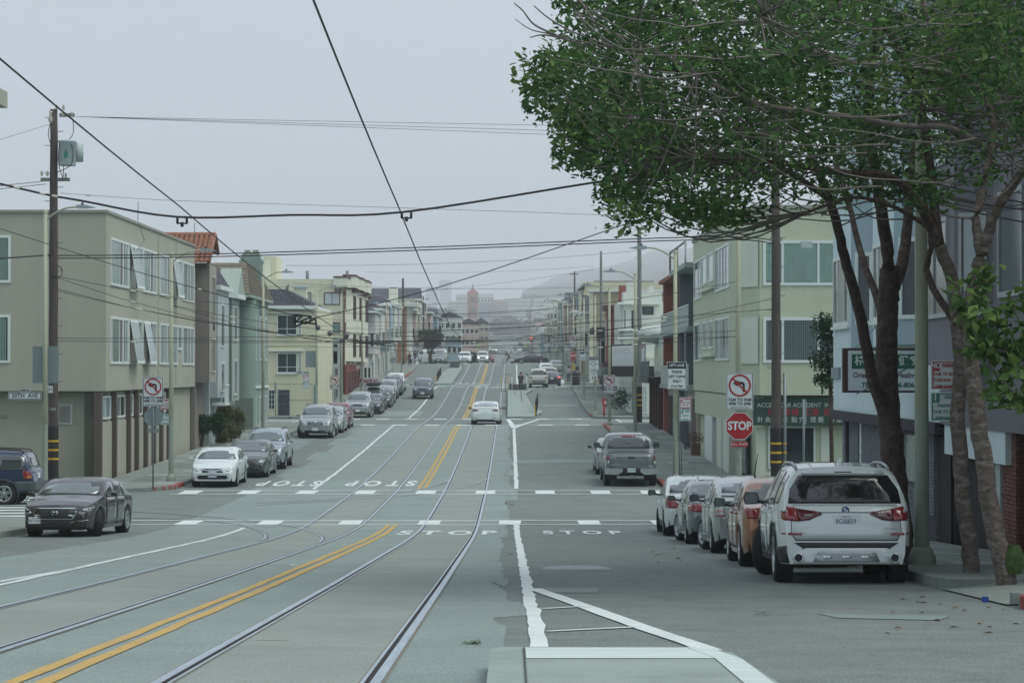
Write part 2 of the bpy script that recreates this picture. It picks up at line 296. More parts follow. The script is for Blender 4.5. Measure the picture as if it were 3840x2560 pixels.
# ------------------------------------------------------------------ road markings
def ribbon(name, pts, w, mt, dz=.012, wob=.012, step=1.):
    P = []
    for i in range(len(pts) - 1):
        (x0, d0), (x1, d1) = pts[i], pts[i + 1]; n = max(1, int(math.hypot(x1 - x0, d1 - d0) / step))
        P += [(x0 + (x1 - x0) * k / n, d0 + (d1 - d0) * k / n) for k in range(n)]
    P.append(pts[-1]); b = MB()
    for i, (x, d) in enumerate(P):
        x2, d2 = P[min(i + 1, len(P) - 1)]; x1, d1 = P[max(i - 1, 0)]; l = math.hypot(x2 - x1, d2 - d1) or 1; nx, nd = (d2 - d1) / l, -(x2 - x1) / l; j = rnd.uniform(-wob, wob)
        for o in (-w / 2 + j, w / 2 + j + rnd.uniform(-wob, wob)): b.v.append((x + nx * o, d + nd * o, GZ(d + nd * o) + dz))
        if i: b.f.append((2 * i - 2, 2 * i - 1, 2 * i + 1, 2 * i)); b.mi.append(0); b.sm.append(False)
    return tag(b.build(name, mt), kind='structure')
for x in (-3.46, -3.25):
    for a, b in ((2, 68), (89.5, 150.6), (170.5, 234.5), (259.5, 329.5)): ribbon('yellow_line', [(x, a), (x, b)], .12, LINEY)
    ribbon('yellow_line', [(x, 336), (x + 1.4, 350)], .12, LINEY)
for a, b in ((18.5, 68), (89.8, 145.5), (171, 172)): ribbon('white_line', [(.24 - (a - 18) * .001, a), (.12, b)], .15 if a < 80 else .16, LINEW, wob=.016, step=.5)
ribbon('white_line', [(.55, 236), (.6, 328)], .16, LINEW)
for a, b, xa, xb in ((20, 66, -6.85, -7.3), (89.5, 150.5, -7.35, -7.35), (171, 234, -7.3, -7.3)): ribbon('white_line', [(xa, a), (xb, b)], .13, LINEW, wob=.02)
ribbon('white_line', [(-7.6, 22), (-7.0, 40)], .12, LINEW)
ribbon('white_line', [(-.1, 152.3), (.1, 145.5)], .25, LINEW); ribbon('white_line', [(-.28, 168), (.12, 145.5)], .28, LINEW); ribbon('white_line', [(1.75, 166), (.12, 145.5)], .25, LINEW)
# hatched nose of the near island
for p, q_, w in (((2000, 2208), (2660, 2440), .2), ((2035, 2284), (2180, 2275), .1), ((2055, 2370), (2380, 2352), .1)): ribbon('white_line', [G(*p), G(*q_)], w, LINEW)
def bars(d0, d1, xs, w, skew=0., lines=True, x0=-12.2, x1=5.5, yn=0.):
    if lines:
        for d in (d0, d1): ribbon('crosswalk_line', [(x0, d), (x1, d + yn)], .26, LINEW, wob=.01, step=.6)
    for x in xs: ribbon('crosswalk_bar', [(x, d0 + .06), (x + skew, d1 - .06)], w, LINEW, dz=.016, wob=.015, step=.7)
bars(67.9, 70.2, [-11.4, -9.2, -6.9, -4.6, -2.35, -.05, 2.2, 4.3], .62, -.0); bars(86.2, 88.6, [-11.6, -9.5, -7.4, -5.3, -3.1, -.95, 1.2, 3.2, 5.0], .7)
for d in (151.0, 168.2): bars(d - .9, d + .9, [-11.0, -9.0, -7.0, -5.0, -3.0, -1.25, .25, 2.1, 4.4], .9, lines=False)
for d in (234.6, 258.4): bars(d - .7, d + .7, [-9.3, -6.9, -5, -3.1, -1.2, .7, 2.6, 4.6], .9, lines=False)
for d in (329.8, 353.5): bars(d - .7, d + .7, [-10, -8, -6, -4, -2, 0, 2, 4], .9, lines=False)
for c, d0, d1 in ((30, 71.5, 86), (29, 154, 168)):            # crossings of the side streets
    for sx in (-16.9, -14.4, 7.2, 9.7): ribbon('crosswalk_line', [(sx, d0), (sx, d1)], .16, LINEW)
    for d in frange(d0 + 1, d1 - 1, 1.7): ribbon('crosswalk_bar', [(-16.9, d), (-14.4, d)], .6, LINEW, dz=.016); ribbon('crosswalk_bar', [(7.2, d), (9.7, d)], .6, LINEW, dz=.016)
def ground_text(s, x, d, w, ln, flip=False, n='stop_lettering'):
    me = text(s, 1, (0, 0, 0), LINEW, rot=(0, 0, 0), bold=.03).data; co = np.array([v.co for v in me.vertices]); mn, mx = co.min(0), co.max(0)
    for v in me.vertices:
        u = (v.co.x - mn[0]) / (mx[0] - mn[0]) - .5; t = (v.co.y - mn[1]) / (mx[1] - mn[1]) - .5
        if flip: u, t = -u, -t
        dd = d + t * ln; v.co = (x + u * w, dd, GZ(dd) + .012)
    o = [o for o in C.objects if o.data is me][0]; o.name = n; tag(o, kind='structure')
ground_text('S T O P', -1.66, 62.6, 2.55, 3.0); ground_text('S T O P', 1.82, 62.8, 2.05, 2.6)
ground_text('S T O P', -5.05, 93.4, 2.7, 3.6, True); ground_text('S T O P', -8.6, 93.4, 2.4, 3.6, True)
ground_text('S TO P', -1.9, 231.5, 3.0, 2.4); ground_text('S T O P', 3.2, 231, 2.6, 2.2); ground_text('S T O P', -5.4, 262.5, 3, 2.4, True)
# manhole and drain in the right lane
x, d = G(2160, 2130); b = MB(); b.lathe([(0, .01), (.52, .012), (.56, .006)], (x, d, GZ(d)), 28); tag(b.build('manhole_cover', mat('iron_cover', (.2, .23, .24), .5, .5, var=.3, sc=8)), 'round iron manhole cover set in the right traffic lane', 'manhole')
# lane reflectors and small orange survey dashes
for k, (px, py) in enumerate(((1100, 2120), (1292, 2046))):
    x, d = G(px, py); b = MB(); b.box(x - .06, x + .06, d - .05, d + .05, GZ(d) + .004, GZ(d) + .022); tag(b.build('road_stud', mat('stud_ceramic', (.6, .58, .45), .4)), ('pale ceramic road stud nearer the camera beside the double yellow line', 'pale ceramic road stud nearer the crossing beside the double yellow line')[k], 'road stud', 'ceramic studs beside the yellow line')
for (px, py, w) in ((1020, 2402, 120), (1480, 2092, 60)):
    a = G(px - w / 2, py); c = G(px + w / 2, py); ribbon('survey_mark', [a, c], .04, LINEY)
# grooves of cracks along the slab edge
CRK = mat('crack', (.035, .036, .036), .95)
for k in range(26):
    d = jr.uniform(26, 140); x = -.2 + jr.uniform(-.12, .2); pts = [(x, d)]
    for _ in range(6): x += jr.uniform(-.12, .12); d += jr.uniform(.1, .5); pts.append((x, d))
    ribbon('crack', pts, .016, CRK, dz=.0095, wob=.012, step=.2)
for k in range(20):
    d = jr.uniform(18, 140); x = jr.choice([jr.uniform(.8, 5), jr.uniform(-12, -9.6)]); pts = [(x, d)]
    for _ in range(7): x += jr.uniform(-.3, .5); d += jr.uniform(-.15, .3); pts.append((x, d))
    ribbon('crack', pts, .014, CRK, dz=.0095, wob=.008, step=.2)
# ------------------------------------------------------------------ boarding islands
ISL = mat('island_concrete', (.27, .31, .29), .85, var=.18, sc=1.2, bump=.2, dirt=.4, dcol=(.17, .18, .17), fine=.1); ISLP = mat('island_white_paint', (.55, .59, .57), .8, var=.15, sc=2, dirt=.55, dcol=(.3, .33, .32), stretch=(.5, 3, 1))
def island(name, label, outline, h=.16):
    t = thing(name, label, 'boarding island', (outline[0][0], outline[0][1], GZ(outline[0][1])))
    b = MB(); b.prism(outline, lambda p: (p[0], p[1], GZ(p[1]) - .1), lambda p: (p[0], p[1], GZ(p[1]) + h)); b.build('platform', ISL, t); return t
t = island('boarding_island', 'long concrete tram boarding island filling the bottom right of the road', [(-.14, -6), (-.16, 17.9), (-.1, 18.2), (1.35, 18.2), (1.6, 17.6), (1.62, 16.5), (1.68, 13), (1.68, -6)])
b = MB(); b.add([(x, d, GZ(d) + .165) for x, d in ((.1, 16.95), (.1, 18.05), (1.3, 18.05), (1.45, 16.95))], [(0, 1, 2, 3)]); b.build('painted_band', ISLP, t)
b = MB(); b.box(.08, .095, -6, 18.05, 0, .01)
b.v = [(x, y, GZ(y) + .157 + z) for x, y, z in b.v]; b.build('joint', JOINT, t)
b = MB(); P = [(1.3, 18.1), (1.42, 17.0), (1.46, -6)]
for i, (x, d) in enumerate(P): b.v += [(x, d, GZ(d) + .167), (x + .19, d - .1, GZ(d) + .167)]; b.f += [(2 * i - 2, 2 * i - 1, 2 * i + 1, 2 * i)] if i else []
b.mi = [0] * len(b.f); b.sm = b.mi; b.build('painted_edge', ISLP, t)
t = island('boarding_island', 'concrete tram boarding island with black railing beyond the second crossing', [(-.32, 170), (-.4, 225), (.9, 225.5), (1.9, 222), (1.2, 214), (1.55, 196), (1.7, 186), (2.3, 183), (2.2, 178), (1.65, 174), (1.6, 170)])
for x in (.25, .8): b = MB(); b.box(x - .02, x + .02, 171, 219, 0, .01); b.v = [(a, y, GZ(y) + .16 + z) for a, y, z in b.v]; b.build('joint', JOINT, t)
def steps(par, x0, x1, d0, n, rise, run):
    for i in range(n): b = MB(); b.box(x0, x1, d0 + i * run, d0 + n * run + .6, GZ(d0) + i * rise, GZ(d0) + (i + 1) * rise); b.build('step', mat('step_concrete', (.13, .135, .13), .9, var=.2, sc=2), par)
t2 = thing('raised_platform', 'stepped grey tram platform with pale posts where the dark figure waits', 'platform', (.3, 221, GZ(221)))
steps(t2, .05, 1.15, 221, 4, .17, .35)
for x in (-.15, 1.25): b = MB(); b.box(x - .12, x + .12, 220.9, 224, GZ(221), GZ(221) + .75); b.build('side_wall', mat('step_concrete'), t2)
for x, c in ((-.35, YEL), (.0, SIGNW), (1.35, SIGNW), (-.95, YEL)): b = MB(); b.tube([(x, 220.8, GZ(221)), (x, 220.8, GZ(221) + 1.35)], .035, 6); b.build('post', c, t2)
b = MB(); b.tube([(-.6, 222, GZ(222)), (-.6, 222, GZ(222) + 1.75), (.15, 222, GZ(222) + 1.75), (.15, 222, GZ(222))], .03, 6); b.tube([(-.6, 222, GZ(222) + 1.6), (.15, 222, GZ(222) + 1.6)], .025, 6); b.build('hoop_rail', mat('hoop_paint', (.4, .45, .38), .5), t2)
t = island('boarding_island', 'pale concrete tram boarding island left of the far tracks', [(-6.4, 256), (-6.35, 318), (-7.7, 318), (-8.5, 300), (-8.3, 262), (-8.2, 256)])
t2 = thing('raised_platform', 'stepped tram platform left of the tracks at the top of the hill', 'platform', (-7.6, 312, GZ(312)))
steps(t2, -8.0, -6.9, 312, 5, .2, .4)
for x in (-8.1, -6.8, -6.4): b = MB(); b.tube([(x, 311.5, GZ(312)), (x, 311.5, GZ(312) + 2.1)], .05, 6); b.build('post', METAL, t2)
def railing(label, x0, d0, x1, d1, n, h=.95):
    t = thing('railing', label, 'railing', (x0, d0, GZ(d0) + .16)); P = [(x0 + (x1 - x0) * i / n, d0 + (d1 - d0) * i / n) for i in range(n + 1)]
    b = MB(); b.tube([(P[0][0], P[0][1], GZ(P[0][1]) + .16 + h), (P[-1][0], P[-1][1], GZ(P[-1][1]) + .16 + h)], .05, 6); b.build('top_rail', SIGNK, t)
    for x, d in P: b = MB(); b.box(x - .05, x + .05, d - .2, d + .2, GZ(d) + .1, GZ(d) + .16 + h); b.build('post', SIGNK, t)
    b = MB(); b.box(P[0][0] - .1, P[0][0] - .02, P[0][1] - .3, P[0][1] - .2, GZ(P[0][1]), GZ(P[0][1]) + h * .85); b.build('marker_post', YEL, t)
railing('black railing with yellow marker post on the second island', 1.72, 174.5, 2.05, 194, 5); railing('black railing on the far left boarding island', -8.1, 262, -8.4, 285, 4)
# ------------------------------------------------------------------ buildings
def SL(x): return ((x, 0, 0), (0, 1, 0), (1, 0, 0))          # street face on the left (a = distance d)
def SR(x): return ((x, 0, 0), (0, 1, 0), (-1, 0, 0))         # street face on the right
def WF(d): return ((0, d, 0), (1, 0, 0), (0, -1, 0))         # face looking down the street at the camera (a = x)
def win(par, fr, a0, a1, z0, z1, fm=WHITE, gm=GLASS, nx=(), ny=(), fw=.07, proud=.05, sill=.0, name='window', tilt=0., mull=None):
    o, u, n = fr; a0, a1 = min(a0, a1), max(a0, a1); b = MB(); q = proud
    for c in ((a0, a1, z1 - fw, z1), (a0, a1, z0, z0 + fw), (a0, a0 + fw, z0 + fw, z1 - fw), (a1 - fw, a1, z0 + fw, z1 - fw)): b.obox(o, u, n, c[0], c[1], -.02, q, c[2], c[3])
    mw = mull or fw * .6
    for f in nx: a = a0 + (a1 - a0) * f; b.obox(o, u, n, a - mw / 2, a + mw / 2, -.02, q * .9, z0 + fw, z1 - fw)
    for f in ny: z = z0 + (z1 - z0) * f; b.obox(o, u, n, a0 + fw, a1 - fw, -.02, q * .86, z - mw / 2, z + mw / 2)
    if sill: b.obox(o, u, n, a0 - .06, a1 + .06, -.02, q + sill, z0 - .08, z0 - .003)
    w = b.build(name, fm, par)
    xs = [a0 + fw * .5] + [a0 + (a1 - a0) * f for f in nx] + [a1 - fw * .5]; gl = gm if isinstance(gm, (list, tuple)) else [gm]
    for i in range(len(xs) - 1):
        p = MB(); p.obox(o, u, n, xs[i] + .004, xs[i + 1] - .004, -.03, q * .3, z0 + fw * .5, z1 - fw * .5); p.build('pane', gl[i % len(gl)], w)
    return w
def sash(par, fr, a0, a1, z0, z1, out, gm=GLASSL):           # awning sash swung out at the bottom
    o, u, n = fr; P = lambda a, k, z: (o[0] + u[0] * a + n[0] * k, o[1] + u[1] * a + n[1] * k, o[2] + z)
    def bar(a, b, c, d, t=.02):
        q = MB(); f = lambda s: .06 + out * s
        q.add([P(a, f(c), z1 - (z1 - z0) * c), P(b, f(c), z1 - (z1 - z0) * c), P(b, f(d), z1 - (z1 - z0) * d), P(a, f(d), z1 - (z1 - z0) * d), P(a, f(c) + t, z1 - (z1 - z0) * c), P(b, f(c) + t, z1 - (z1 - z0) * c), P(b, f(d) + t, z1 - (z1 - z0) * d), P(a, f(d) + t, z1 - (z1 - z0) * d)],
              [(0, 1, 2, 3), (7, 6, 5, 4), (0, 4, 5, 1), (1, 5, 6, 2), (2, 6, 7, 3), (3, 7, 4, 0)]); return q
    q = MB()
    for c in ((a0, a1, 0, .05), (a0, a1, .95, 1), (a0, a0 + .06, .05, .95), (a1 - .06, a1, .05, .95)): k = bar(*c); q.add(k.v, k.f)
    w = q.build('open_sash', WHITE, par); bar(a0 + .06, a1 - .06, .05, .95, .008).build('pane', gm, w); return w
def blinds(par, fr, a0, a1, z0, z1, n, mt):
    b = MB(); o, u, nn = fr; w = (a1 - a0) / n
    for i in range(n): b.obox(o, u, nn, a0 + i * w + w * .1, a0 + i * w + w * .86, .026, .034, z0, z1)
    return tag(b.build('blind_slats', mt, par), kind='stuff')
def box(par, name, mt, x0, x1, d0, d1, z0, z1):
    b = MB(); b.box(x0, x1, d0, d1, z0, z1); return b.build(name, mt, par)
def bld(name, label, x, d, cat='building'): return thing(name, label, cat, (x, d, GZ(d)))
BE = stucco('beige', (.335, .325, .265)); BEB = mat('fin_brown', (.10, .08, .07), .85, var=.1); SOFF = mat('soffit', (.14, .12, .1), .9, var=.1)
# --- the beige corner building
t = bld('apartment_building', 'big beige stucco corner building with open white casement windows', -15.6, 93)
w = box(t, 'wall', BE, -34, -15.6, 92.9, 119, 5.2, 12.05)
box(t, 'parapet_cap', mat('cap_grey', (.3, .29, .25), .7), -34.1, -15.54, 92.82, 119, 12.05, 12.16)
g = box(t, 'ground_floor_wall', BE, -34, -16.55, 93.6, 119, .8, 5.2); box(t, 'ground_floor_wall', BE, -17, -15.85, 94.8, 119, .8, 5.2)
b = MB(); b.prism([(-16.6, 93.62), (-15.85, 94.85), (-16.6, 94.85)], lambda p: (p[0], p[1], .8), lambda p: (p[0], p[1], 5.19)); b.build('corner_wall', BE, t)
box(t, 'soffit', SOFF, -34, -15.7, 93, 119, 5.15, 5.2)
dP = lambda px, x=-15.6: x * FP / (px - 1918)
for i, px in enumerate((373, 429, 482, 512, 546, 576, 604, 632)):
    d = dP(px, -15.7); box(t, 'pilaster', BEB, -15.9, -15.62, d - .16, d + .16, 1.2, 5.15)
    if i < 7:
        d2 = dP((429, 482, 512, 546, 576, 604, 632)[i], -15.7); win(t, SL(-15.85), d + .25, d2 - .25, 4.1, 5.0, gm=GLASS if i % 2 else GLASSL, nx=(.6,))
        box(t, 'panel', BE, -15.86, -15.78, d + .2, d2 - .2, 1.3, 4.0)
for d in (94.9, 96.2): pass
DGL = mat('dark_pane', (.012, .012, .016), .15, var=0)
GR = [[(93.8, 96.7), (96.8, 98.1), (98.3, 100.5), (100.6, 101.8), (102, 103.9), (104, 105.9)], [(106.9, 109), (109.1, 110.5), (110.6, 112.6), (112.7, 114), (114.3, 116.9), (117, 118.4)]]
for r, (z0, z1) in enumerate(((9.31, 11.16), (6.25, 8.09))):
    for gi, g in enumerate(GR):
        for k, (a, c) in enumerate(g):
            s = .62 if k == 3 else 1.
            win(t, SL(-15.6), a, c, z1 - (z1 - z0) * s, z1, gm=[DGL, GLASSL if (k + gi) % 2 else GLASSG, DGL] if k in (0, 4) else [DGL, GLASSL] if k in (1, 5) else (GLASSG, GLASSL)[(k + r) % 2], nx=(.13, .74) if k in (0, 4) else (.42,) if k in (1, 5) else (), fw=.09)
            if (k == 2 and (gi == 0 or r == 0)) or (k == 4 and gi == 0 and r == 1): sash(t, SL(-15.6), a + .1, c - .1, z0 + .05, z1 - .05, .3, (GLASSG, GLASSL)[k // 4])
fr = WF(92.9)
for (pa, pb, y0, y1, gm) in ((-110, 38, 882, 1060, GLASSG), (-110, 37, 1180, 1360, mat('blind_dark', (.05, .06, .06), .2))):
    w = win(t, fr, X(pa, 92.9), X(pb, 92.9), Z(y1, 92.9), Z(y0, 92.9), gm=gm, fw=.1); blinds(w, fr, X(pa, 92.9) + .15, X(pb, 92.9) - .15, Z(y1, 92.9) + .12, Z(y0, 92.9) - .12, 14, mat('slat_green', (.2, .28, .25), .5))
win(t, WF(93.6), X(212, 93.6), X(270, 93.6), Z(1590, 93.6), Z(1515, 93.6), gm=mat('blind_beige', (.3, .29, .25), .5), fw=.1)
b = MB()
for k in range(9): z = Z(1585, 93.6) + .08 * k; b.box(X(217, 93.6), X(265, 93.6), 93.52, 93.54, z, z + .05)
tag(b.build('blind_slats', mat('slat_beige', (.38, .37, .33), .5), t), kind='stuff')
text('D.D.S.', .17, (X(8, 93.55), 93.55, Z(1563, 93.6)), BEB, t)
b = MB(); b.tube([(-15.5, 118, 12.2), (-15.5, 118, 13.2)], .02, 4); b.tube([(-15.55, 100.4, 12.2), (-15.5, 100.2, 13.0)], .015, 4); b.tube([(-15.5, 100.3, 12.1), (-15.3, 100.6, 11.4), (-15.45, 99.5, 10.9)], .02, 4); b.build('antenna', METAL, t)
for d in (103.9 + 2.6, 112.2): box(t, 'joint', BEB, -15.62, -15.592, d, d + .03, 5.3, 12)
# a neighbour whose roof corner pokes into the frame at top left
t = bld('apartment_building', 'grey roof overhang poking in at the upper left edge', -14.2, 66)
box(t, 'wall', BE, -30, -14.9, 45, 65.5, 1, 12.6); box(t, 'roof_overhang', BE, -30, X(24, 66), 45, 66, Z(405, 66), Z(345, 66))
# --- row houses on the left, beyond the beige building
TILE = mat('clay_tile', (.27, .115, .075), .8, var=.35, sc=4, dirt=.4, dcol=(.16, .1, .07)); SHNG = mat('brown_shingle', (.15, .125, .095), .9, var=.3, sc=3); SLATE = mat('dark_slate', (.055, .055, .07), .85, var=.3, sc=3)
def courses(par, name, mt, p0, p1, p2, p3, n, m, th=.03, kind='stuff'):
    """shingle pieces laid in courses on the roof plane p0 p1 (eave) p3 p2 (ridge)"""
    p0, p1, p2, p3 = map(Vector, (p0, p1, p2, p3)); nn = (p1 - p0).cross(p3 - p0).normalized(); nn = nn if nn.z > 0 else -nn; b = MB()
    for i in range(n):
        for k in range(-1, m):
            a = max(0, (k + .5 * (i % 2)) / m + .004); c = min(1, (k + 1 + .5 * (i % 2)) / m - .004)
            if c - a < .01: continue
            f = lambda s, t: (p0.lerp(p1, s)).lerp(p3.lerp(p2, s), t); j = rnd.uniform(0, .3) * th
            q = [f(a, i / n), f(c, i / n), f(c, (i + 1.05) / n), f(a, (i + 1.05) / n)]
            b.add([q[0] + nn * (th + j), q[1] + nn * (th + j), q[2] + nn * .004, q[3] + nn * .004, q[0], q[1]], [(0, 1, 2, 3), (0, 4, 5, 1)])
    o = b.build(name, mt, par); o['kind'] = kind; return o
def quadroof(par, mt, pts, name='roof'):
    b = MB(); b.add(pts, [tuple(range(len(pts)))]); return b.build(name, mt, par)
MAUVE = stucco('mauve', (.19, .165, .15)); MAUVE_LIT = stucco('mauve_lit', (.29, .27, .24))
t = bld('row_house', 'mauve row house with orange clay tile roof beside the beige building', -15.6, 119.2, 'house')
box(t, 'wall', MAUVE, -26, -15.62, 119.15, 122.3, 1, 11.3); by = box(t, 'bay', MAUVE, -15.7, -14.95, 119.3, 122.1, 5.4, 11.25); box(by, 'lit_bay_front', MAUVE_LIT, -14.97, -14.93, 119.3, 122.1, 5.4, 11.2)  # paler front sheet puts the light on the bay front into colour
for z0, z1 in ((8.6, 10.7), (5.9, 7.6)): win(t, SL(-14.93), 120, 121.5, z0, z1, nx=(.5,), fm=mat('cream_trim', (.5, .48, .42), .6))
E0, R0, B0 = 118.85, 121.4, 122.6
rf = quadroof(t, TILE, [(-26, E0, 11.3), (-14.95, E0, 11.3), (-14.95, R0, 12.75), (-26, R0, 12.75)]); quadroof(t, TILE, [(-26, B0, 11.9), (-14.95, B0, 11.9), (-14.95, R0, 12.74), (-26, R0, 12.74)])
b = MB()
for i in range(9):
    for k in range(46):
        x = -15.07 - .25 * k; f0, f1 = i / 9, (i + 1.08) / 9; p = lambda f: (E0 + (R0 - E0) * f, 11.3 + 1.45 * f)
        (da, za), (db, zb) = p(f0), p(f1); r = .115
        vs = [(x + r * math.cos(a), da, za + .06 + r * math.sin(a)) for a in (0, .8, 1.57, 2.34, 3.14)] + [(x + r * .8 * math.cos(a), db, zb + .0 + r * .8 * math.sin(a)) for a in (0, .8, 1.57, 2.34, 3.14)]
        b.add(vs, [(j, j + 1, 6 + j, 5 + j) for j in range(4)] + [(0, 1, 2, 3, 4)], 0, True)
tag(b.build('roof_tiles', TILE, rf), kind='stuff')
b = MB(); b.tube([(-26, R0, 12.8), (-14.9, R0, 12.8)], .13, 8); b.tube([(-14.92, E0, 11.3), (-14.92, R0, 12.8), (-14.92, B0, 11.9)], .1, 6); b.build('ridge_tile', TILE, rf)
box(t, 'eave_fascia', mat('eave_brown', (.05, .035, .03), .7), -26, -15.0, 118.95, 119.14, 11.05, 11.27)
b = MB(); b.lathe([(.0, 0), (.22, .0), (.22, .02), (0, .02)], (-14.91, 121.0, 8.2), 12, 'x'); b.build('wall_ornament', DARK, t)
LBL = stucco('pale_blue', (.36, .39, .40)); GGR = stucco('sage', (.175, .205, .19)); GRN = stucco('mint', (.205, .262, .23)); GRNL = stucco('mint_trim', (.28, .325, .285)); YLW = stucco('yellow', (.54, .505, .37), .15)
t = bld('row_house', 'narrow pale blue row house with ornate cornice and little balcony', -15.3, 122.5, 'house')
box(t, 'wall', LBL, -26, -15.35, 122.5, 128, 1, 10.2); box(t, 'bay', LBL, -15.5, -14.95, 122.8, 127.6, 4.6, 10.1)
box(t, 'cornice', WHITE, -26, -14.75, 122.45, 128, 10.1, 10.32); quadroof(t, SLATE, [(-26, 122.7, 10.33), (-14.9, 122.7, 10.33), (-15.6, 124, 11.4), (-26, 124, 11.4)]); quadroof(t, SLATE, [(-14.9, 122.7, 10.33), (-14.9, 128, 10.33), (-15.6, 128, 11.4), (-15.6, 124, 11.4)])
for z0, z1 in ((7.2, 9.4), (4.9, 6.4)): win(t, SL(-14.95), 124, 125.5, z0, z1, gm=GLASS)
b = MB(); b.box(-15.3, -14.6, 123.2, 125, 4.2, 4.35)
for k in range(6): b.box(-14.66, -14.62, 123.3 + .3 * k, 123.36 + .3 * k, 4.35, 5.2)
b.box(-14.68, -14.6, 123.2, 125, 5.2, 5.28); b.build('balcony', WHITE, t)
t = bld('row_house', 'sage green row house with pointed dormer gable and dark shingles', -15.9, 128.2, 'house')
box(t, 'wall', GGR, -26, -16.1, 128.2, 141.3, 1, 10.1); by = box(t, 'bay', GGR, -16.2, -15.55, 134.0, 137.5, 4.3, 10.0); box(by, 'lit_bay_front', GRNL, -15.57, -15.52, 134.0, 137.5, 4.3, 9.95)  # bay side shade put into the darker sage; paler sheet as lit front
box(t, 'cornice', WHITE, -26, -15.2, 133.8, 138, 10.0, 10.25); win(t, SL(-15.52), 134.8, 136.3, 7.6, 9.6); win(t, SL(-15.52), 134.8, 136.3, 4.6, 6.6)
rf = quadroof(t, SLATE, [(-26, 133.8, 10.26), (-15.9, 133.8, 10.26), (-16.6, 136.5, 11.6), (-26, 136.5, 11.6)]); courses(rf, 'shingles', mat('dark_shingle', (.09, .08, .075), .9, var=.35, sc=2), (-26, 133.8, 10.26), (-15.9, 133.8, 10.26), (-16.6, 136.5, 11.6), (-26, 136.5, 11.6), 7, 28)
b = MB(); b.prism([(134.6, 10.25), (138.0, 10.25), (136.3, 11.75)], lambda p: (-16.4, p[0], p[1]), lambda p: (-15.25, p[0], p[1])); b.build('dormer', GRNL, t)
t = bld('corner_house', 'mint green corner house with brown mansard roof and tall chimney', -15.6, 142, 'house')
box(t, 'wall', GRN, -26, -15.6, 144.6, 154.6, 1, 10.35); box(t, 'side_wall', stucco('mint_shaded', (.15, .19, .185)), -26, -16.15, 141.6, 144.7, 1, 10.3); b = MB(); b.lathe([(.75, 1.5), (.75, 10.2)], (-16.05, 144.5, 0), 18); b.build('turret', GRN, t)  # recess shade put into the darker mint of this side wall
win(t, WF(141.6), -17.6, -16.35, 8.9, 10.15, fw=.12); win(t, WF(141.6), -17.6, -16.35, 6.2, 7.6, fw=.12)
b = MB()
for k in range(16): z = 2.2 + k * .5; b.box(-15.95 + .08 * (k % 2), -15.56, 144.45, 145.3 + .2 * (k % 2), z, z + .46)
b.build('quoins', GRNL, t)
box(t, 'belt_course', WHITE, -15.7, -15.52, 144.5, 154.7, 4.9, 5.05); box(t, 'cornice', GRNL, -26, -15.3, 141.4, 154.9, 10.28, 10.45)
for a in (146.2, 149.4, 152.5):
    win(t, SL(-15.6), a, a + 1, 6.6, 9.3, fw=.09); win(t, SL(-15.6), a, a + .9, 2.7, 4.4, fw=.08)
rp = [(-26, 141.4, 10.46), (-15.3, 141.4, 10.46), (-15.95, 145.5, 12.45), (-26, 145.5, 12.45)]; rf = quadroof(t, SHNG, rp); courses(rf, 'shingles', SHNG, *rp, 10, 22)
rp = [(-15.3, 141.4, 10.46), (-15.3, 154.9, 10.46), (-15.95, 152, 12.4), (-15.95, 145.5, 12.45)]; rf = quadroof(t, SHNG, rp); courses(rf, 'shingles', SHNG, *rp, 10, 22); quadroof(t, SHNG, [(-26, 145.5, 12.45), (-15.95, 145.5, 12.45), (-15.95, 152, 12.4), (-26, 152, 12.4)])
cx, cd = X(941, 150), 150; ch = MB()
def fr4(w, z): return [(cx - w, cd - .55, z), (cx + w, cd - .55, z), (cx + w, cd + .55, z), (cx - w, cd + .55, z)]
ch.add(fr4(.66, 9.5) + fr4(.66, 12.65) + fr4(.72, 12.66) + fr4(.72, 12.8) + fr4(.64, 12.81) + fr4(.5, 13.25), [(i * 4 + k, i * 4 + (k + 1) % 4, i * 4 + 4 + (k + 1) % 4, i * 4 + 4 + k) for i in range(5) for k in range(4)] + [(20, 21, 22, 23)]); c = ch.build('chimney', GRN, rf)
for s in (-.25, .25): box(c, 'flue_pot', mat('flue', (.3, .28, .2), .8), cx + s - .17, cx + s + .17, cd - .2, cd + .2, 13.25, 13.45)
t = thing('wooden_fence', 'grey green wooden board fence beside the mint corner house', 'fence', (-17, 140.8, GZ(140.8)))
me = None
for k in range(11):
    x = X(852, 140.8) + k * .142
    if me is None: q = MB(); q.box(-.066, .066, -.02, .02, 0, 1.85); o = q.build('board', mat('fence_board', (.2, .23, .2), .9, var=.3, sc=3, stretch=(6, 1, .5)), t, world=False); me = o.data
    else: o = link('board', me, t, world=False)
    o.location = (x + 17, 0, .1 + rnd.uniform(-.02, .02))
box(t, 'rail', mat('fence_board'), -17.1, -15.4, 140.84, 140.9, 3.2, 3.3)
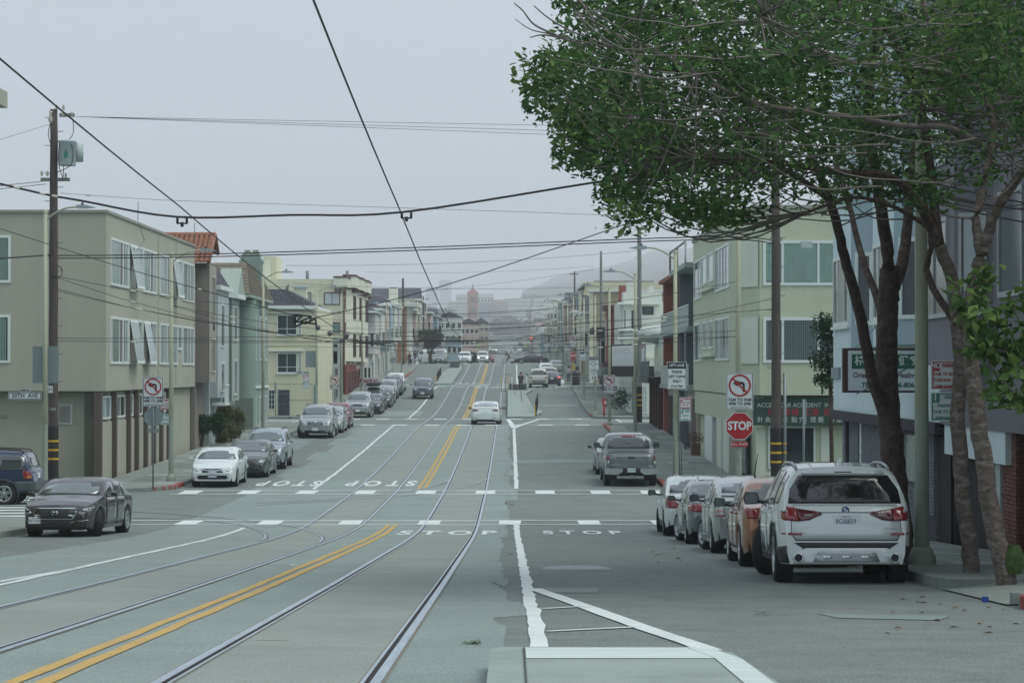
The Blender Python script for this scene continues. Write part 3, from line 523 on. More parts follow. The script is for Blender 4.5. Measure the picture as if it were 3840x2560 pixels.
# --- yellow house beyond 29th
D = 172.; t = bld('corner_house', 'pale yellow corner house with dark slate hip roof across the second street', -15, D, 'house')
xr = X(1190, D); w = box(t, 'wall', YLW, -25, xr, D, 186, 1.5, 10.4); fr = WF(D)
box(t, 'eave', WHITE, -25, X(1168, D) + .3, D - .4, 186, 10.35, 10.6)
rp = [(-25, D - .4, 10.6), (X(1180, D), D - .4, 10.6), (X(1060, D) - .2, D + 4, 11.9), (-25, D + 4, 11.9)]; rf = quadroof(t, SLATE, rp); courses(rf, 'shingles', SLATE, *rp, 8, 30, .04); quadroof(t, SLATE, [rp[1], (rp[1][0], 186, 10.6), (rp[2][0], 182, 11.9), rp[2]])
b = MB(); b.tube([(X(1070, D), D + 1, 11.5), (X(1070, D), D + 1, 12.0), (X(1076, D), D + 1, 12.1)], .1, 8); b.build('roof_vent', METAL, t)
for y0, y1 in ((1180, 1255), (1323, 1398)): win(t, fr, X(1037, D), X(1112, D), Z(y1, D), Z(y0, D), gm=GLASS, nx=(.5,), ny=(.3,), fw=.06, sill=.08); win(t, fr, X(1118, D), X(1128, D), Z(y1, D), Z(y0, D), gm=GLASSL, fw=.04); box(t, 'ledge', WHITE, X(1006, D), X(1135, D), D - .25, D, Z(y0 - 6, D), Z(y0 - 9, D))
dr = win(t, fr, X(1040, D), X(1085, D), Z(1569, D), Z(1460, D), fm=mat('gate_grey', (.2, .22, .25), .5), gm=mat('gate_dark', (.04, .045, .07), .5), ny=(.12, .5, .86), fw=.07, name='door')
b = MB()
for k in range(14): x = X(1043, D) + k * .056; b.box(x, x + .02, D - .05, D - .03, Z(1560, D), Z(1475, D))
tag(b.build('door_bars', mat('gate_bar', (.1, .1, .13), .5), t), kind='stuff')
win(t, fr, X(1005, D), X(1030, D), Z(1535, D), Z(1460, D), nx=(.5,), ny=(.25, .5, .75), fw=.05); win(t, fr, X(1173, D), X(1181, D), Z(1520, D), Z(1440, D), gm=GLASSG, fw=.03)
for z in (Z(1297, D), Z(1440, D), Z(1500, D)): box(t, 'joint', mat('yellow_dark', (.35, .3, .18), .9), -24, xr - .01, D - .012, D, z, z + .03)
SAGE2 = stucco('cold_grey', (.25, .285, .275)); BRICKR = mat('dark_red_brick', (.12, .045, .038), .85, var=.25, sc=8)
def bricks(par, fr, a0, a1, z0, z1, bl=.22, bh=.08, mt=BRICKR, proud=.03, name='bricks', cap=2600):
    b = MB(); n = 0; z = z0; r = 0
    while z < z1 and n < cap:
        a = a0 - (bl / 2 if r % 2 else 0)
        while a < a1:
            p, q = max(a + .006, a0), min(a + bl - .006, a1)
            if q - p > .03: o, u, nn = fr; k = proud + rnd.uniform(-.006, .006); b.obox(o, u, nn, p, q, 0, k, z + .006, min(z + bh - .006, z1)); n += 1
            a += bl
        z += bh; r += 1
    return tag(b.build(name, mt, par), kind='stuff')
t = bld('shop_building', 'low grey shop building with a dark red brick entrance recess', -15, 187)
box(t, 'wall', SAGE2, -25, -15.0, 187, 211.6, 2, 8.7); box(t, 'cornice', mat('cornice_grey', (.2, .22, .22), .7), -25, -14.3, 186.7, 200, 7.55, 7.9); box(t, 'recess', BRICKR, -15.1, -14.94, 187.6, 197, 3, 7.5); bricks(t, SL(-14.94), 187.6, 197, 3, 7.5, .45, .16); box(t, 'side_panel', mat('brick_dark', (.06, .03, .028), .9), -15.4, -14.7, 186.9, 187.2, 3, 7.5)
for a in (199, 204.5): win(t, SL(-15), a, a + 3, 3.6, 6.2, fm=METAL, nx=(.5,)); win(t, SL(-15), 203, 207, 6.6, 8.2, gm=GLASSL)
# --- cream apartment building with bracketed cornice
CRM = stucco('cream', (.53, .50, .385), .18); CRML = stucco('cream_light', (.60, .585, .49), .15); OX = mat('oxblood_trim', (.10, .035, .04), .6)
D = 212.; t = bld('apartment_building', 'large cream apartment block with oxblood bracketed cornice and bay windows', -14.8, D)
box(t, 'wall', CRM, -32, -14.75, D, 234, 3, 14.0); fr = WF(D)
for k in range(12): box(t, 'siding_joint', mat('cream_joint', (.40, .375, .28), .9), -31, -14.8, D - .01, D, 4.5 + k * .8, 4.54 + k * .8)
for a, (d0, d1, x) in enumerate(((215.5, 220, -14.2), (222, 226.5, -14.05), (228.5, 233.5, -13.9))):
    b = MB(); b.prism([(-14.8, d0 - .9), (x, d0), (x, d1), (-14.8, d1 + .9)], lambda p: (p[0], p[1], 6.8), lambda p: (p[0], p[1], 13.2)); by = b.build('bay', CRML, t)
    for z0, z1 in ((10.6, 12.7), (7.2, 9.3)): win(by, SL(x), d0 + .5, d1 - .5, z0, z1, fm=OX, nx=(.33, .66), fw=.12)
    b = MB(); b.prism([(-15, d0 - 1.3), (x + .3, d0 - .3), (x + .3, d1 + .3), (-15, d1 + 1.3)], lambda p: (p[0], p[1], 13.35), lambda p: (p[0], p[1], 14.35)); b.build('cornice', CRML, t)
    b = MB(); b.prism([(-15, d0 - 1.4), (x + .36, d0 - .34), (x + .36, d1 + .34), (-15, d1 + 1.4)], lambda p: (p[0], p[1], 14.36), lambda p: (p[0], p[1], 14.5)); b.build('cornice_cap', OX, t)
    for k in range(4): box(t, 'bracket', OX, x - .05, x + .28, d0 + k * (d1 - d0) / 3 - .15, d0 + k * (d1 - d0) / 3 + .15, 12.9, 13.34)
box(t, 'cornice', CRML, X(1250, D), -14.4, D - .35, D + 3, 13.3, 14.1); box(t, 'cornice_cap', OX, X(1249, D), -14.3, D - .42, D + 3, 14.11, 14.24)
for px in (1255, 1271, 1290): box(t, 'bracket', OX, X(px, D), X(px + 5, D) + .0, D - .3, D, 12.75, 13.29)
b = MB(); b.tube([(-14.72, D - .06, 13), (-14.72, D - .06, 4)], .07, 6); b.build('drain_pipe', OX, t)
for (pa, pb, y0, y1, gm) in ((1213, 1273, 1096, 1143, GLASSL), (1147, 1165, 1096, 1130, GLASSL), (1212, 1272, 1208, 1248, GLASSG)): win(t, fr, X(pa, D), X(pb, D), Z(y1, D), Z(y0, D), gm=mat('net_curtain', (.5, .53, .54), .3) if gm is GLASSL else gm, fm=OX, nx=(.5,), fw=.07)
for (pa, pb, y0) in ((1298, 1324, 1098), (1298, 1324, 1209)): win(t, SL(-14.75), 212.8, 215, Z(y0 + 60, 214), Z(y0, 214), fm=OX, nx=(.5,), fw=.1)
box(t, 'chimney', CRM, X(1100, 205), X(1146, 205), 205, 206.5, 6, Z(1080, 205)); box(t, 'chimney_cap', mat('cap_blue', (.35, .42, .43), .7), X(1097, 205), X(1148, 205), 204.8, 206.6, Z(1080, 205), Z(1073, 205))
box(t, 'stair_penthouse', CRM, X(985, 214), X(1034, 214), 214, 219, 13.9, Z(962, 214)); box(t, 'penthouse_panel', CRML, X(968, 214), X(1013, 214), 213.7, 213.95, 13.9, Z(975, 214))
box(t, 'ground_floor_wall', mat('red_brick_wall', (.22, .06, .05), .85, var=.2, sc=6), -15.2, -14.5, D + .3, 229.5, 3, 6.5)
for a in frange(213.5, 228, 2.4): box(t, 'dark_opening', mat('brick_dark'), -14.52, -14.46, a, a + .9, 4, 5.9)
for px in (1040, 1190): b = MB(); b.tube([(X(px + 110, 214), 214, 14), (X(px + 110, 214), 214, 14.8)], .15, 6); b.build('roof_vent', METAL, t)
t = bld('corner_shop', 'pale pink corner market below a white sign board', -14.6, 234.2, 'shop')
box(t, 'wall', stucco('shop_pink', (.42, .35, .33)), -22, -14.3, 230, 235.6, 4, 6.9); box(t, 'upper_wall', CRML, -22, -14.4, 230.2, 235.4, 6.9, 8.6)
for a in (X(1352, 235.6), X(1375, 235.6), X(1389, 235.6)): win(t, WF(235.6 - 5.6), a, a + .35, 4.6, 6.3)
sg = thing('shop_sign', 'white shop sign board reading Market in red letters', 'shop sign', (-14, 229.5, 7)); b = MB(); b.box(X(1342, 229.5), X(1416, 229.5), 229.5, 229.7, Z(1447, 229.5), Z(1415, 229.5)); b.build('board', SIGNW, sg)
text('Market', .62, (X(1380, 229.4), 229.47, Z(1427, 229.4)), mat('letter_red', (.32, .03, .05), .5), sg, bold=.012); text('681-2765', .2, (X(1360, 229.4), 229.47, Z(1442, 229.4)), mat('letter_blue', (.1, .25, .4), .5), sg)
# --- generic row houses further up
def house(label, side, d0, d1, zt, mt, roof='flat', bay=True, gm=GLASS, xo=0., cat='house', name='row_house', nf=2, trim=WHITE, depth=11, zb=None, rm=None):
    f = (PL if side < 0 else PR) + side * xo; s = side; t = thing(name, label, cat, (f, d0, GZ(d0)))
    zg = min(GZ(d0), GZ(d1)) - .5 if zb is None else zb; fr = (SL if s < 0 else SR)
    bx = lambda p, n, m, a, b_, c, e, g, h: box(p, n, m, min(a, b_), max(a, b_), c, e, g, h)
    bx(t, 'wall', mt, f, f + s * depth, d0, d1, zg, zt); g = GZ((d0 + d1) / 2) + .15; fh = (zt - .4 - g) / (nf + .3); L = d1 - d0
    xf = f
    if bay: xf = f - s * .75; bx(t, 'bay', mt, xf, f + s * .1, d0 + .15 * L, d1 - .2 * L, g + fh * .95, zt - .25)
    bx(t, 'cornice', trim, xf - s * .25, f + s * 1, d0 + .02, d1 - .02, zt - .22, zt + .05)
    for k in range(1, nf): z = g + fh * k + .55; win(t, fr(xf), d0 + .25 * L, d1 - .3 * L, z, z + 1.5, gm=gm, fm=trim, nx=(.5,)); win(t, WF(d0 + .15 * L if bay else d0), *sorted((f - s * .62, f - s * .2)), z, z + 1.5, gm=gm, fm=trim, fw=.05) if bay else 0
    win(t, fr(f), d0 + .1 * L, d0 + .55 * L, g + .05, g + 2.1, fm=trim, gm=mat('garage_door', (.42, .43, .4), .6), ny=(.3, .6), name='garage_door'); win(t, fr(f), d0 + .68 * L, d0 + .88 * L, g + .05, g + 2.2, fm=trim, gm=DARK, name='door')
    if roof == 'hip':
        rm = rm or SLATE; e = xf - s * .3; quadroof(t, rm, [(e, d0, zt), (e, d1, zt), (f + s * 2.2, d1 - .22 * L, zt + 1.6), (f + s * 2.2, d0 + .22 * L, zt + 1.6)]); quadroof(t, rm, [(e, d0, zt), (f + s * depth, d0, zt), (f + s * depth, d0 + .22 * L, zt + 1.6), (f + s * 2.2, d0 + .22 * L, zt + 1.6)])
    if roof == 'gable':
        rm = rm or SLATE; m = (d0 + d1) / 2; b = MB(); b.prism([(d0, zt), (d1, zt), (m, zt + 2)], lambda p: (xf + s * .02, p[0], p[1]), lambda p: (f + s * depth, p[0], p[1])); b.build('roof', rm, t)
    return t
pk = lambda k, c: stucco(k, c, .2)
PKW, PNK, BLU, WHT, TAN2, BRN = pk('pinkish_white', (.50, .47, .46)), pk('pink', (.48, .37, .34)), pk('dusty_blue', (.28, .36, .42)), pk('off_white', (.55, .55, .50)), pk('tan', (.34, .29, .22)), pk('orange_brick', (.27, .135, .075))
house('pinkish white house with dark hip roof past the market', -1, 260.5, 273, 12.4, PKW, 'hip'); house('cream house with slate mansard and red trim past the market', -1, 273.2, 285, 13.0, WHT, 'hip', rm=SLATE)
house('slim pink house between cream and blue neighbours', -1, 285.2, 294, 13.8, PNK); house('dusty blue row house on the left hillside', -1, 294.2, 304, 14.2, BLU); house('white house with big slate mansard and square chimney', -1, 304.2, 316, 14.3, WHT, 'hip')
t = house('white row house just before the orange brick corner', -1, 316.2, 327.5, 14.5, PKW)
q = [c for c in C.objects if c.name.startswith('row_house') and 'square chimney' in c.get('label', '')][0]; box(q, 'chimney', CRML, X(1456, 318), X(1488, 318), 318, 320, 12, Z(1082, 318)); box(q, 'chimney_cap', METAL, X(1459, 318), X(1484, 318), 318.2, 319.8, Z(1082, 318), Z(1077, 318))
t = house('orange brick corner building with wide overhanging cornice', -1, 357.2, 370, 16.1, BRN, cat='building', name='corner_building', nf=3, bay=False); box(t, 'facade', WHT, -15.65, -15.2, 357.5, 370, 8, 15.4); box(t, 'wide_cornice', WHT, -26, -13.8, 356.6, 371, 15.4, 16.0)
house('pale pink house behind the orange brick corner', -1, 371, 384, 15.0, PNK); house('small grey shingled house behind the far utility pole', -1, 385, 398, 15.8, pk('grey_shingle', (.19, .22, .24)), bay=False)
# --- right side
CG = stucco('celery', (.43, .45, .34), .2); CGL = stucco('celery_light', (.54, .56, .48), .2); TEAL = mat('teal_blind', (.17, .27, .235), .35, var=.08)
t = bld('apartment_building', 'celery green three storey corner building above the green clinic banner', 8.8, 92)
fp = [(8.8, 117.3), (8.8, 94.3), (9.45, 92.2), (26, 92.2), (26, 117.3)]
def pris(par, name, m, poly, z0, z1): b = MB(); b.prism(poly, lambda p: (p[0], p[1], z0), lambda p: (p[0], p[1], z1)); return b.build(name, m, par)
pris(t, 'wall', CG, fp, 5.05, 12.15); pris(t, 'parapet_cap', mat('cap_grey'), [(8.72, 117.3), (8.72, 94.25), (9.42, 92.1), (26, 92.1), (26, 117.3)], 12.15, 12.3)
for z0, z1 in ((9.2, 11.0), (6.25, 8.05)):   # pale recessed chamfer panels
    pris(t, 'corner_panel', CGL, [(8.86, 94.0), (9.4, 92.25), (9.38, 92.22), (8.83, 93.98)], z0, z1); b = MB(); b.box(8.7, 9.44, 92.2, 94.2, z0 - .07, z0); 
gf = [(8.95, 117.3), (8.95, 95), (9.6, 92.9), (26, 92.9), (26, 117.3)]
pris(t, 'ground_floor_wall', CG, [(9.15, 117.3), (9.15, 95), (9.7, 92.9), (26, 92.9), (26, 117.3)], .9, 5.05); box(t, 'soffit', SOFF, 8.9, 26, 92.6, 117.2, 5.0, 5.05)
box(t, 'beam', CG, 8.86, 9.2, 95, 117.2, 3.95, 5.0)
for pa, pb, m in ((2637, 2664, WHITE), (2681, 2700, CGL), (2704, 2727, CGL)): box(t, 'pier', m, 8.84, 9.3, dP(pb, 8.8), dP(pa, 8.8), 1, 3.95)
for pa, pb in ((2664, 2681), (2700, 2704), (2727, 2765)): box(t, 'shop_opening', GLASS, 9.1, 9.2, dP(pb, 8.8), dP(pa, 8.8), 1.3, 3.9)
D = 92.2; fr = WF(D)
for y0, y1, gm, sm in ((902, 1070, TEAL, mat('slat_teal', (.24, .37, .32), .4)), (1190, 1360, GLASS, mat('slat_dim', (.12, .15, .16), .4))):
    w = win(t, fr, X(2860, D), X(3290, D), Z(y1, D), Z(y0, D), gm=gm, nx=(.17, .482, .8), fw=.11, mull=.09)
    blinds(w, fr, X(2938, D), X(3060, D), Z(y1, D) + .13, Z(y0, D) - .12, 15, sm); blinds(w, fr, X(3073, D), X(3200, D), Z(y1, D) + .13, Z(y0, D) - .12, 14, sm); blinds(w, fr, X(2872, D), X(2925, D), Z(y1, D) + .13, Z(y0, D) - .12, 5, sm)
for (a, c, z0, z1, n) in ((112.4, 116.5, 9.35, 11.2, (.35,)), (109, 111.7, 9.9, 11.2, ()), (105.3, 108.1, 9.9, 11.2, ()), (102.3, 104.3, 9.35, 11.2, (.5,)), (97.7, 102.2, 9.35, 11.18, (.36, .68))):
    win(t, SR(8.8), a, c, z0, z1, gm=[GLASSL, GLASS], nx=n, fw=.1); win(t, SR(8.8), a, c if n else c - .4, z0 - 2.95, z1 - 2.98, gm=[GLASSL, GLASS], nx=n, fw=.1)
for z in (9.0, 6.05): box(t, 'ledge', CGL, 8.62, 8.8, 104.6, 112, z + .55, z + .7)
D = 92.9; fr = WF(D)
w = win(t, fr, X(2878, D), X(3055, D), Z(1757, D), Z(1597, D), gm=GLASS, fw=.07, nx=(), name='shop_window'); box(t, 'panel', CGL, X(3075, D), X(3118, D), D - .06, D, Z(1760, D), Z(1600, D)); box(t, 'stall_riser', CGL, X(2830, D), X(3240, D), D - .04, D, .9, Z(1770, D)); box(t, 'pilaster', CGL, X(2832, D), X(2868, D), D - .06, D, 1, Z(1600, D))
sg = thing('clinic_banner', 'dark green clinic banner with white and red lettering under the celery building', 'banner', (X(2822, D), 92.5, 4)); SGM = mat('banner_green', (.022, .062, .045), .6, var=.15)
box(sg, 'board', SGM, X(2822, 92.5), X(3400, 92.5), 92.42, 92.6, Z(1594, 92.5), Z(1492, 92.5)); WL = mat('letter_white', (.6, .63, .6), .5); RL = mat('letter_crimson', (.45, .03, .07), .5)
text('ACCEPT CAR ACCIDENT  INJURY  HEALTH INSURANCE', .235, (X(2837, 92.4), 92.4, Z(1519, 92.5)), WL, sg, align='LEFT', sx=.93); text('接受車禍  工傷  健康保險', .3, (X(2876, 92.4), 92.4, Z(1546, 92.5)), RL, sg, align='LEFT'); text('針 灸  推 拿  點 穴   理 筋   方 藥   拔 罐', .235, (X(2837, 92.4), 92.4, Z(1574, 92.5)), WL, sg, align='LEFT', sx=.98)
# balconied apartments
RED2 = pk('brick_red', (.24, .085, .065)); GRY = pk('slate_grey', (.13, .14, .16)); PEA = pk('peach', (.46, .41, .35)); FAS = mat('fascia', (.27, .32, .3), .6)
t = bld('apartment_building', 'apartment building with red end wall and white balcony railings', 9.2, 118)
box(t, 'wall', PEA, 9.95, 22, 117.5, 139.6, 1.5, 11.0); box(t, 'end_wall', RED2, 8.75, 22, 139.2, 140, 1.5, 11.0); box(t, 'fin_wall', GRY, 8.75, 10, 126.3, 126.8, 1.5, 11.0); box(t, 'roof', FAS, 8.4, 22, 117.4, 129, 11.0, 11.25); box(t, 'roof', RED2, 8.5, 22, 129, 140.2, 10.95, 11.15)
for z in (8.15, 5.25):
    bl = box(t, 'balcony', FAS, 8.5, 10, 117.5, 139.2, z - .25, z)
    b = MB()
    for d in frange(117.7, 126, .28): b.box(8.56, 8.59, d, d + .03, z, z + 1)
    b.box(8.54, 8.6, 117.6, 126.2, z + 1, z + 1.06)
    for d in frange(127, 139, .35): b.box(8.56, 8.59, d, d + .03, z, z + .95)
    b.box(8.54, 8.6, 127, 139, z + .95, z + 1.0); b.build('balcony_railing', WHITE, bl)
    for a, c in ((119, 121.5), (122.5, 125), (128.5, 131), (133, 136)): win(t, SR(9.95), a, c, z + .1, z + 2.1, gm=GLASSL, nx=(.5,))
b = MB()
for d in (118.2, 118.9): b.tube([(8.5, d, 2), (8.5, d, 8)], .03, 4)
for k in range(18): b.tube([(8.5, 118.2, 2.3 + k * .32), (8.5, 118.9, 2.3 + k * .32)], .02, 4)
b.build('fire_ladder', METAL, t)
for a, c, m in ((118, 121, mat('wood_door', (.14, .08, .05), .6)), (122, 125.5, GLASS), (127.5, 130.5, CRML), (131.5, 134, mat('wood_door')), (135, 138.5, GLASS)): win(t, SR(9.0), a, c, 1.9, 4.6, gm=m, fm=GRY, nx=(.5,), name='shopfront'); 
box(t, 'ground_floor_wall', PEA, 9.0, 9.96, 117.6, 139.2, 1.5, 5.0); b = MB(); b.tube([(8.9, 124, 10.9), (8.9, 124, 12.6), (8.9, 136, 12.6), (8.9, 136, 10.9)], .06, 6); b.tube([(8.9, 130, 12.6), (8.9, 130, 11)], .05, 6); b.build('roof_frame', METAL, t)
t = bld('shop_building', 'pale grey shop building with rounded upper canopy and dark red pillars', 8.8, 141)
LG = pk('louvre_grey', (.40, .43, .40)); box(t, 'wall', LG, 8.85, 20, 140.2, 150.2, 1.8, 8.2); b = MB(); b.lathe([(0, 7.6), (1.25, 7.75), (1.5, 8.15), (1.1, 8.6), (0, 8.75)], (9.0, 147.3, 0), 20); b.build('rounded_canopy', LG, t)
b = MB()
for d in frange(141, 149.5, .5): b.box(8.8, 8.86, d, d + .3, 5.9, 7.4)
tag(b.build('louvres', CRML, t), kind='stuff')
for d in (140.6, 143.4, 146, 149.3): box(t, 'pillar', mat('dark_red_pillar', (.07, .028, .028), .7), 8.5, 8.9, d, d + .45, 1.8, 5.6)
box(t, 'dark_shopfront', DARK, 8.8, 8.9, 141, 149.3, 1.9, 5.2); box(t, 'storefront_canopy', DARK, 7.9, 9, 140.4, 150, 5.25, 5.6); b = MB()
for d in frange(140.5, 150, .3): b.box(7.95, 7.98, d, d + .03, 5.6, 6.5)
b.box(7.93, 8, 140.5, 150, 6.5, 6.56); b.build('railing', METAL, t)
t = bld('corner_shop', 'single storey white corner building with black canopy under the billboard', 8.8, 172.3, 'shop')
box(t, 'wall', WHT, 8.75, 20, 172.3, 198, 2, 6.0); box(t, 'canopy', SIGNK, 6.9, 20, 172.1, 175.5, 5.55, 6.3); box(t, 'canopy_end', mat('canopy_grey', (.17, .19, .19), .8), 6.45, 7.6, 175.5, 197, 5.6, 6.25)
for d in frange(174.5, 195, 3.5): box(t, 'panel', WHITE, 8.66, 8.76, d, d + 3, 2.9, 5.2)
win(t, WF(172.3), X(2403, 172.3), X(2428, 172.3), Z(1550, 172.3), Z(1445, 172.3), gm=mat('gate_white', (.42, .44, .42), .6), nx=(.25, .5, .75), name='gate'); box(t, 'roof_vent', METAL, 8.0, 8.6, 174, 174.5, 6.3, 6.9)
t = thing('billboard', 'blank faded billboard on posts above the black canopy', 'billboard', (9, 173.5, 6.3)); D = 173.5
box(t, 'frame', mat('billboard_frame', (.05, .03, .03), .7), X(2289, D), X(2419, D), D, D + .3, Z(1384, D), Z(1291, D)); box(t, 'panel', mat('billboard_panel', (.5, .53, .54), .7, var=.06, sc=1), X(2293, D), X(2415, D), D - .03, D, Z(1381, D), Z(1295, D))
b = MB(); b.add([(X(2392, D), D - .04, Z(1298, D)), (X(2412, D), D - .04, Z(1296, D)), (X(2410, D), D - .04, Z(1304, D)), (X(2391, D), D - .04, Z(1316, D))], [(0, 1, 2, 3)]); b.build('torn_poster', mat('poster_red', (.3, .04, .05), .7), t)
for px in (2310, 2400): b = MB(); b.tube([(X(px, D), D + .2, 6.2), (X(px, D), D + .2, Z(1384, D))], .06, 6); b.build('post', METAL, t)
text('AND', .55, (X(2330, D), D - .035, Z(1316, D)), mat('faded_red', (.5, .40, .42), .7), t)
t = bld('corner_house', 'white stucco house with stepped cornices behind the billboard', 9, 198.2, 'house')
D = 198.2; box(t, 'wall', WHT, 8.8, 22, D, 208, 2.5, 11.6); box(t, 'gable_wall', WHT, X(2335, D), X(2480, D), D - .3, D + 3, 7, Z(1095, D)); box(t, 'chimney', WHT, X(2348, D), X(2384, D), D - .2, D + 1.2, 9, Z(1058, D))
for y, h in ((1142, 8), (1240, 6), (1272, 6)): box(t, 'cornice', WHITE, X(2312, D), X(2470, D), D - .8, D, Z(y, D), Z(y - h, D))
win(t, WF(D - .3), X(2406, D), X(2448, D), Z(1180, D), Z(1150, D), fm=DARK, fw=.08); win(t, WF(D - .3), X(2362, D), X(2378, D), Z(1235, D), Z(1160, D), fw=.06); win(t, WF(D - .3), X(2336, D), X(2346, D), Z(1235, D), Z(1160, D), fw=.06)
b = MB(); b.prism([(X(2405, 210), 12), (X(2470, 210), 12), (X(2440, 210), Z(1070, 210))], lambda p: (p[0], 209, p[1]), lambda p: (p[0], 214, p[1])); b.build('rear_gable', WHT, t); b = MB(); b.prism([(X(2320, 212), Z(1130, 212)), (X(2352, 212), Z(1130, 212)), (X(2352, 212), Z(1070, 212)), (X(2322, 212), Z(1070, 212))], lambda p: (p[0], 212, p[1]), lambda p: (p[0], 214, p[1])); b.build('red_roof', RED2, t)
t = bld('row_house', 'narrow deep red house strip beside the white stucco house', 8.8, 208.2, 'house'); box(t, 'wall', RED2, 8.75, 20, 208.2, 213, 3, 11.6); box(t, 'bay', RED2, 8.2, 8.9, 209, 212.5, 6.5, 11.2); box(t, 'cornice', OX, 7.9, 9, 208.6, 213, 11.2, 11.6); win(t, SR(8.2), 209.6, 212, 8, 10.4); box(t, 'lower_cornice', OX, 7.8, 9, 208.6, 212.8, 6.3, 6.7)
GB = pk('grey_brown', (.15, .125, .115)); t = bld('row_house', 'grey brown clapboard house with heavy carved bracket', 8.8, 213.2, 'house'); box(t, 'wall', GB, 8.75, 20, 213.2, 232.5, 3, 9.6)
b = MB()
for k in range(22): b.box(8.6, 8.76, 213.2, 232, 3.4 + k * .28, 3.62 + k * .28)
tag(b.build('clapboards', GB, t), kind='stuff'); box(t, 'bay', GB, 8.0, 8.8, 222, 230, 5.2, 9.4); box(t, 'cornice', DARK, 7.4, 8.8, 221.4, 230.6, 9.4, 9.95); win(t, WF(222), 8.12, 8.6, 6, 8.8, fw=.06); win(t, SR(8.0), 223, 229, 6, 8.6, nx=(.5,))
for d in (215, 218.5): box(t, 'garage_door', mat('garage_door'), 8.55, 8.62, d, d + 2.8, 3.5, 5.6)
D = 260.6; TB = pk('tan_board', (.305, .255, .185)); t = bld('corner_house', 'tall tan clapboard house whose boarded side faces the camera', 9, D, 'house'); box(t, 'wall', TB, 8.7, 22, D, 272, 3.5, Z(1094, D)); box(t, 'corner_trim', CRM, 8.35, 8.75, D - .1, D + 1, 4, Z(1092, D)); box(t, 'roof_edge', WHITE, 8.2, 22, D - .3, D + .2, Z(1094, D), Z(1087, D))
b = MB()
for k in range(30): z = 5.0 + k * .31; b.add([(8.76, D - .05, z), (14, D - .05, z), (14, D - .005, z + .3), (8.76, D - .005, z + .3), (8.76, D, z), (14, D, z)], [(0, 1, 2, 3), (0, 4, 5, 1)])
tag(b.build('clapboards', TB, t), kind='stuff')
t = bld('apartment_building', 'long pale yellow apartment block rising behind the tan house', 10, 285); box(t, 'wall', YLW, X(2186, 285), X(2500, 285), 285, 300, 5, Z(1057, 285)); box(t, 'bay', YLW, X(2172, 285), X(2190, 285), 284, 290, 8, Z(1086, 285)); b = MB(); b.prism([(X(2168, 284), Z(1086, 284)), (X(2190, 284), Z(1086, 284)), (X(2190, 284), Z(1062, 284))], lambda p: (p[0], 283.5, p[1]), lambda p: (p[0], 290, p[1])); b.build('bay_roof', SLATE, t); win(t, WF(284), X(2178, 284), X(2188, 284), Z(1118, 284), Z(1095, 284), fw=.04)
house('white house with small dark dormer beyond the tan house', 1, 272.3, 283, 12.6, WHT, 'gable'); house('narrow house with red stripe pilaster on the right hill', 1, 283.3, 292, 13.2, pk('ivory', (.47, .45, .4)), bay=False); house('pale cream house near the top right of the hill', 1, 292.3, 304, 13.0, CRML); house('ivory house with plain parapet near the hill crest', 1, 304.3, 316, 13.6, CRM, bay=False); house('brown trimmed house last before the hill crest', 1, 316.3, 328, 13.8, TAN2)
t = [c for c in C.objects if 'red stripe' in c.get('label', '')][0]; box(t, 'red_pilaster', RED2, 8.3, 8.8, 287, 289, 5, 12)
# --- the blocks beyond the crest
FC = [PKW, PNK, BLU, WHT, TAN2, CRM, CRML, pk('sea_grey', (.3, .35, .36)), pk('sand', (.4, .36, .28))]; FN = ['pinkish white', 'pink', 'dusty blue', 'off white', 'tan', 'cream', 'ivory', 'sea grey', 'sand coloured']
hr = random.Random(11); k = 0; SEEN = {}
def dlab(n, side, d):
    q = SEEN.get((n, side), 0); SEEN[(n, side)] = q + 1; w = 'left' if side < 0 else 'right'
    return '%s %s house of the hazy %s row beyond the crest' % (('nearest', 'second', 'third', 'fourth', 'fifth', 'sixth', 'seventh', 'eighth', 'ninth', 'tenth')[min(q, 9)], n, w)
for side in (-1, 1):
    d = 399. if side < 0 else 357.5
    while d < 1080:
        L = hr.uniform(11, 19) * (1 if d < 600 else 1.6); i = hr.randrange(9); zt = max(GZ(d), GZ(d + L)) + hr.uniform(7.5, 11)
        house(dlab(FN[i], side, d), side, d, d + L - .5, zt, FC[i], hr.choice(['flat', 'flat', 'hip', 'gable']), d < 600, nf=3, xo=hr.uniform(-.5, 1.5))['group'] = 'hazy row houses beyond the crest'
        d += L; k += 1
# infill across the dip: roofs seen between the rows
for (pa, pb, y0, y1, d, m, l) in ((1640, 1728, 1190, 1330, 520, WHT, 'white house block filling the left dip'), (1668, 1726, 1278, 1350, 470, BLU, 'small blue house with white door in the dip'), (1722, 1790, 1215, 1330, 600, PNK, 'pinkish apartment block in the middle distance'), (1775, 1830, 1212, 1290, 760, TAN2, 'tan apartment block near the far avenue'), (1600, 1650, 1196, 1290, 480, pk('sea_grey', (.3, .35, .36)), 'sea grey house behind the dark street tree')):
    t = bld('house', l, X(pa, d), d, 'house'); box(t, 'wall', m, X(pa, d), X(pb, d), d, d + 10, 4, Z(y0, d)); fr = WF(d); n = 2 + (pb - pa) // 30
    for r in range(2):
        for c in range(n): x = X(pa, d) + (c + .3) * (X(pb, d) - X(pa, d)) / n; z = Z(y0, d) - 1.8 - 2.8 * r; win(t, fr, x, x + .9, z - .6, z + .7, fw=.1)
    b = MB(); xa, xb = X(pa, d), X(pb, d); b.prism([(xa - .3, Z(y0, d)), (xb + .3, Z(y0, d)), ((xa + xb) / 2, Z(y0 - 22, d))], lambda p: (p[0], d - .2, p[1]), lambda p: (p[0], d + 10, p[1])); b.build('roof', SLATE if m is not BLU else mat('green_roof', (.13, .17, .15), .8), t)
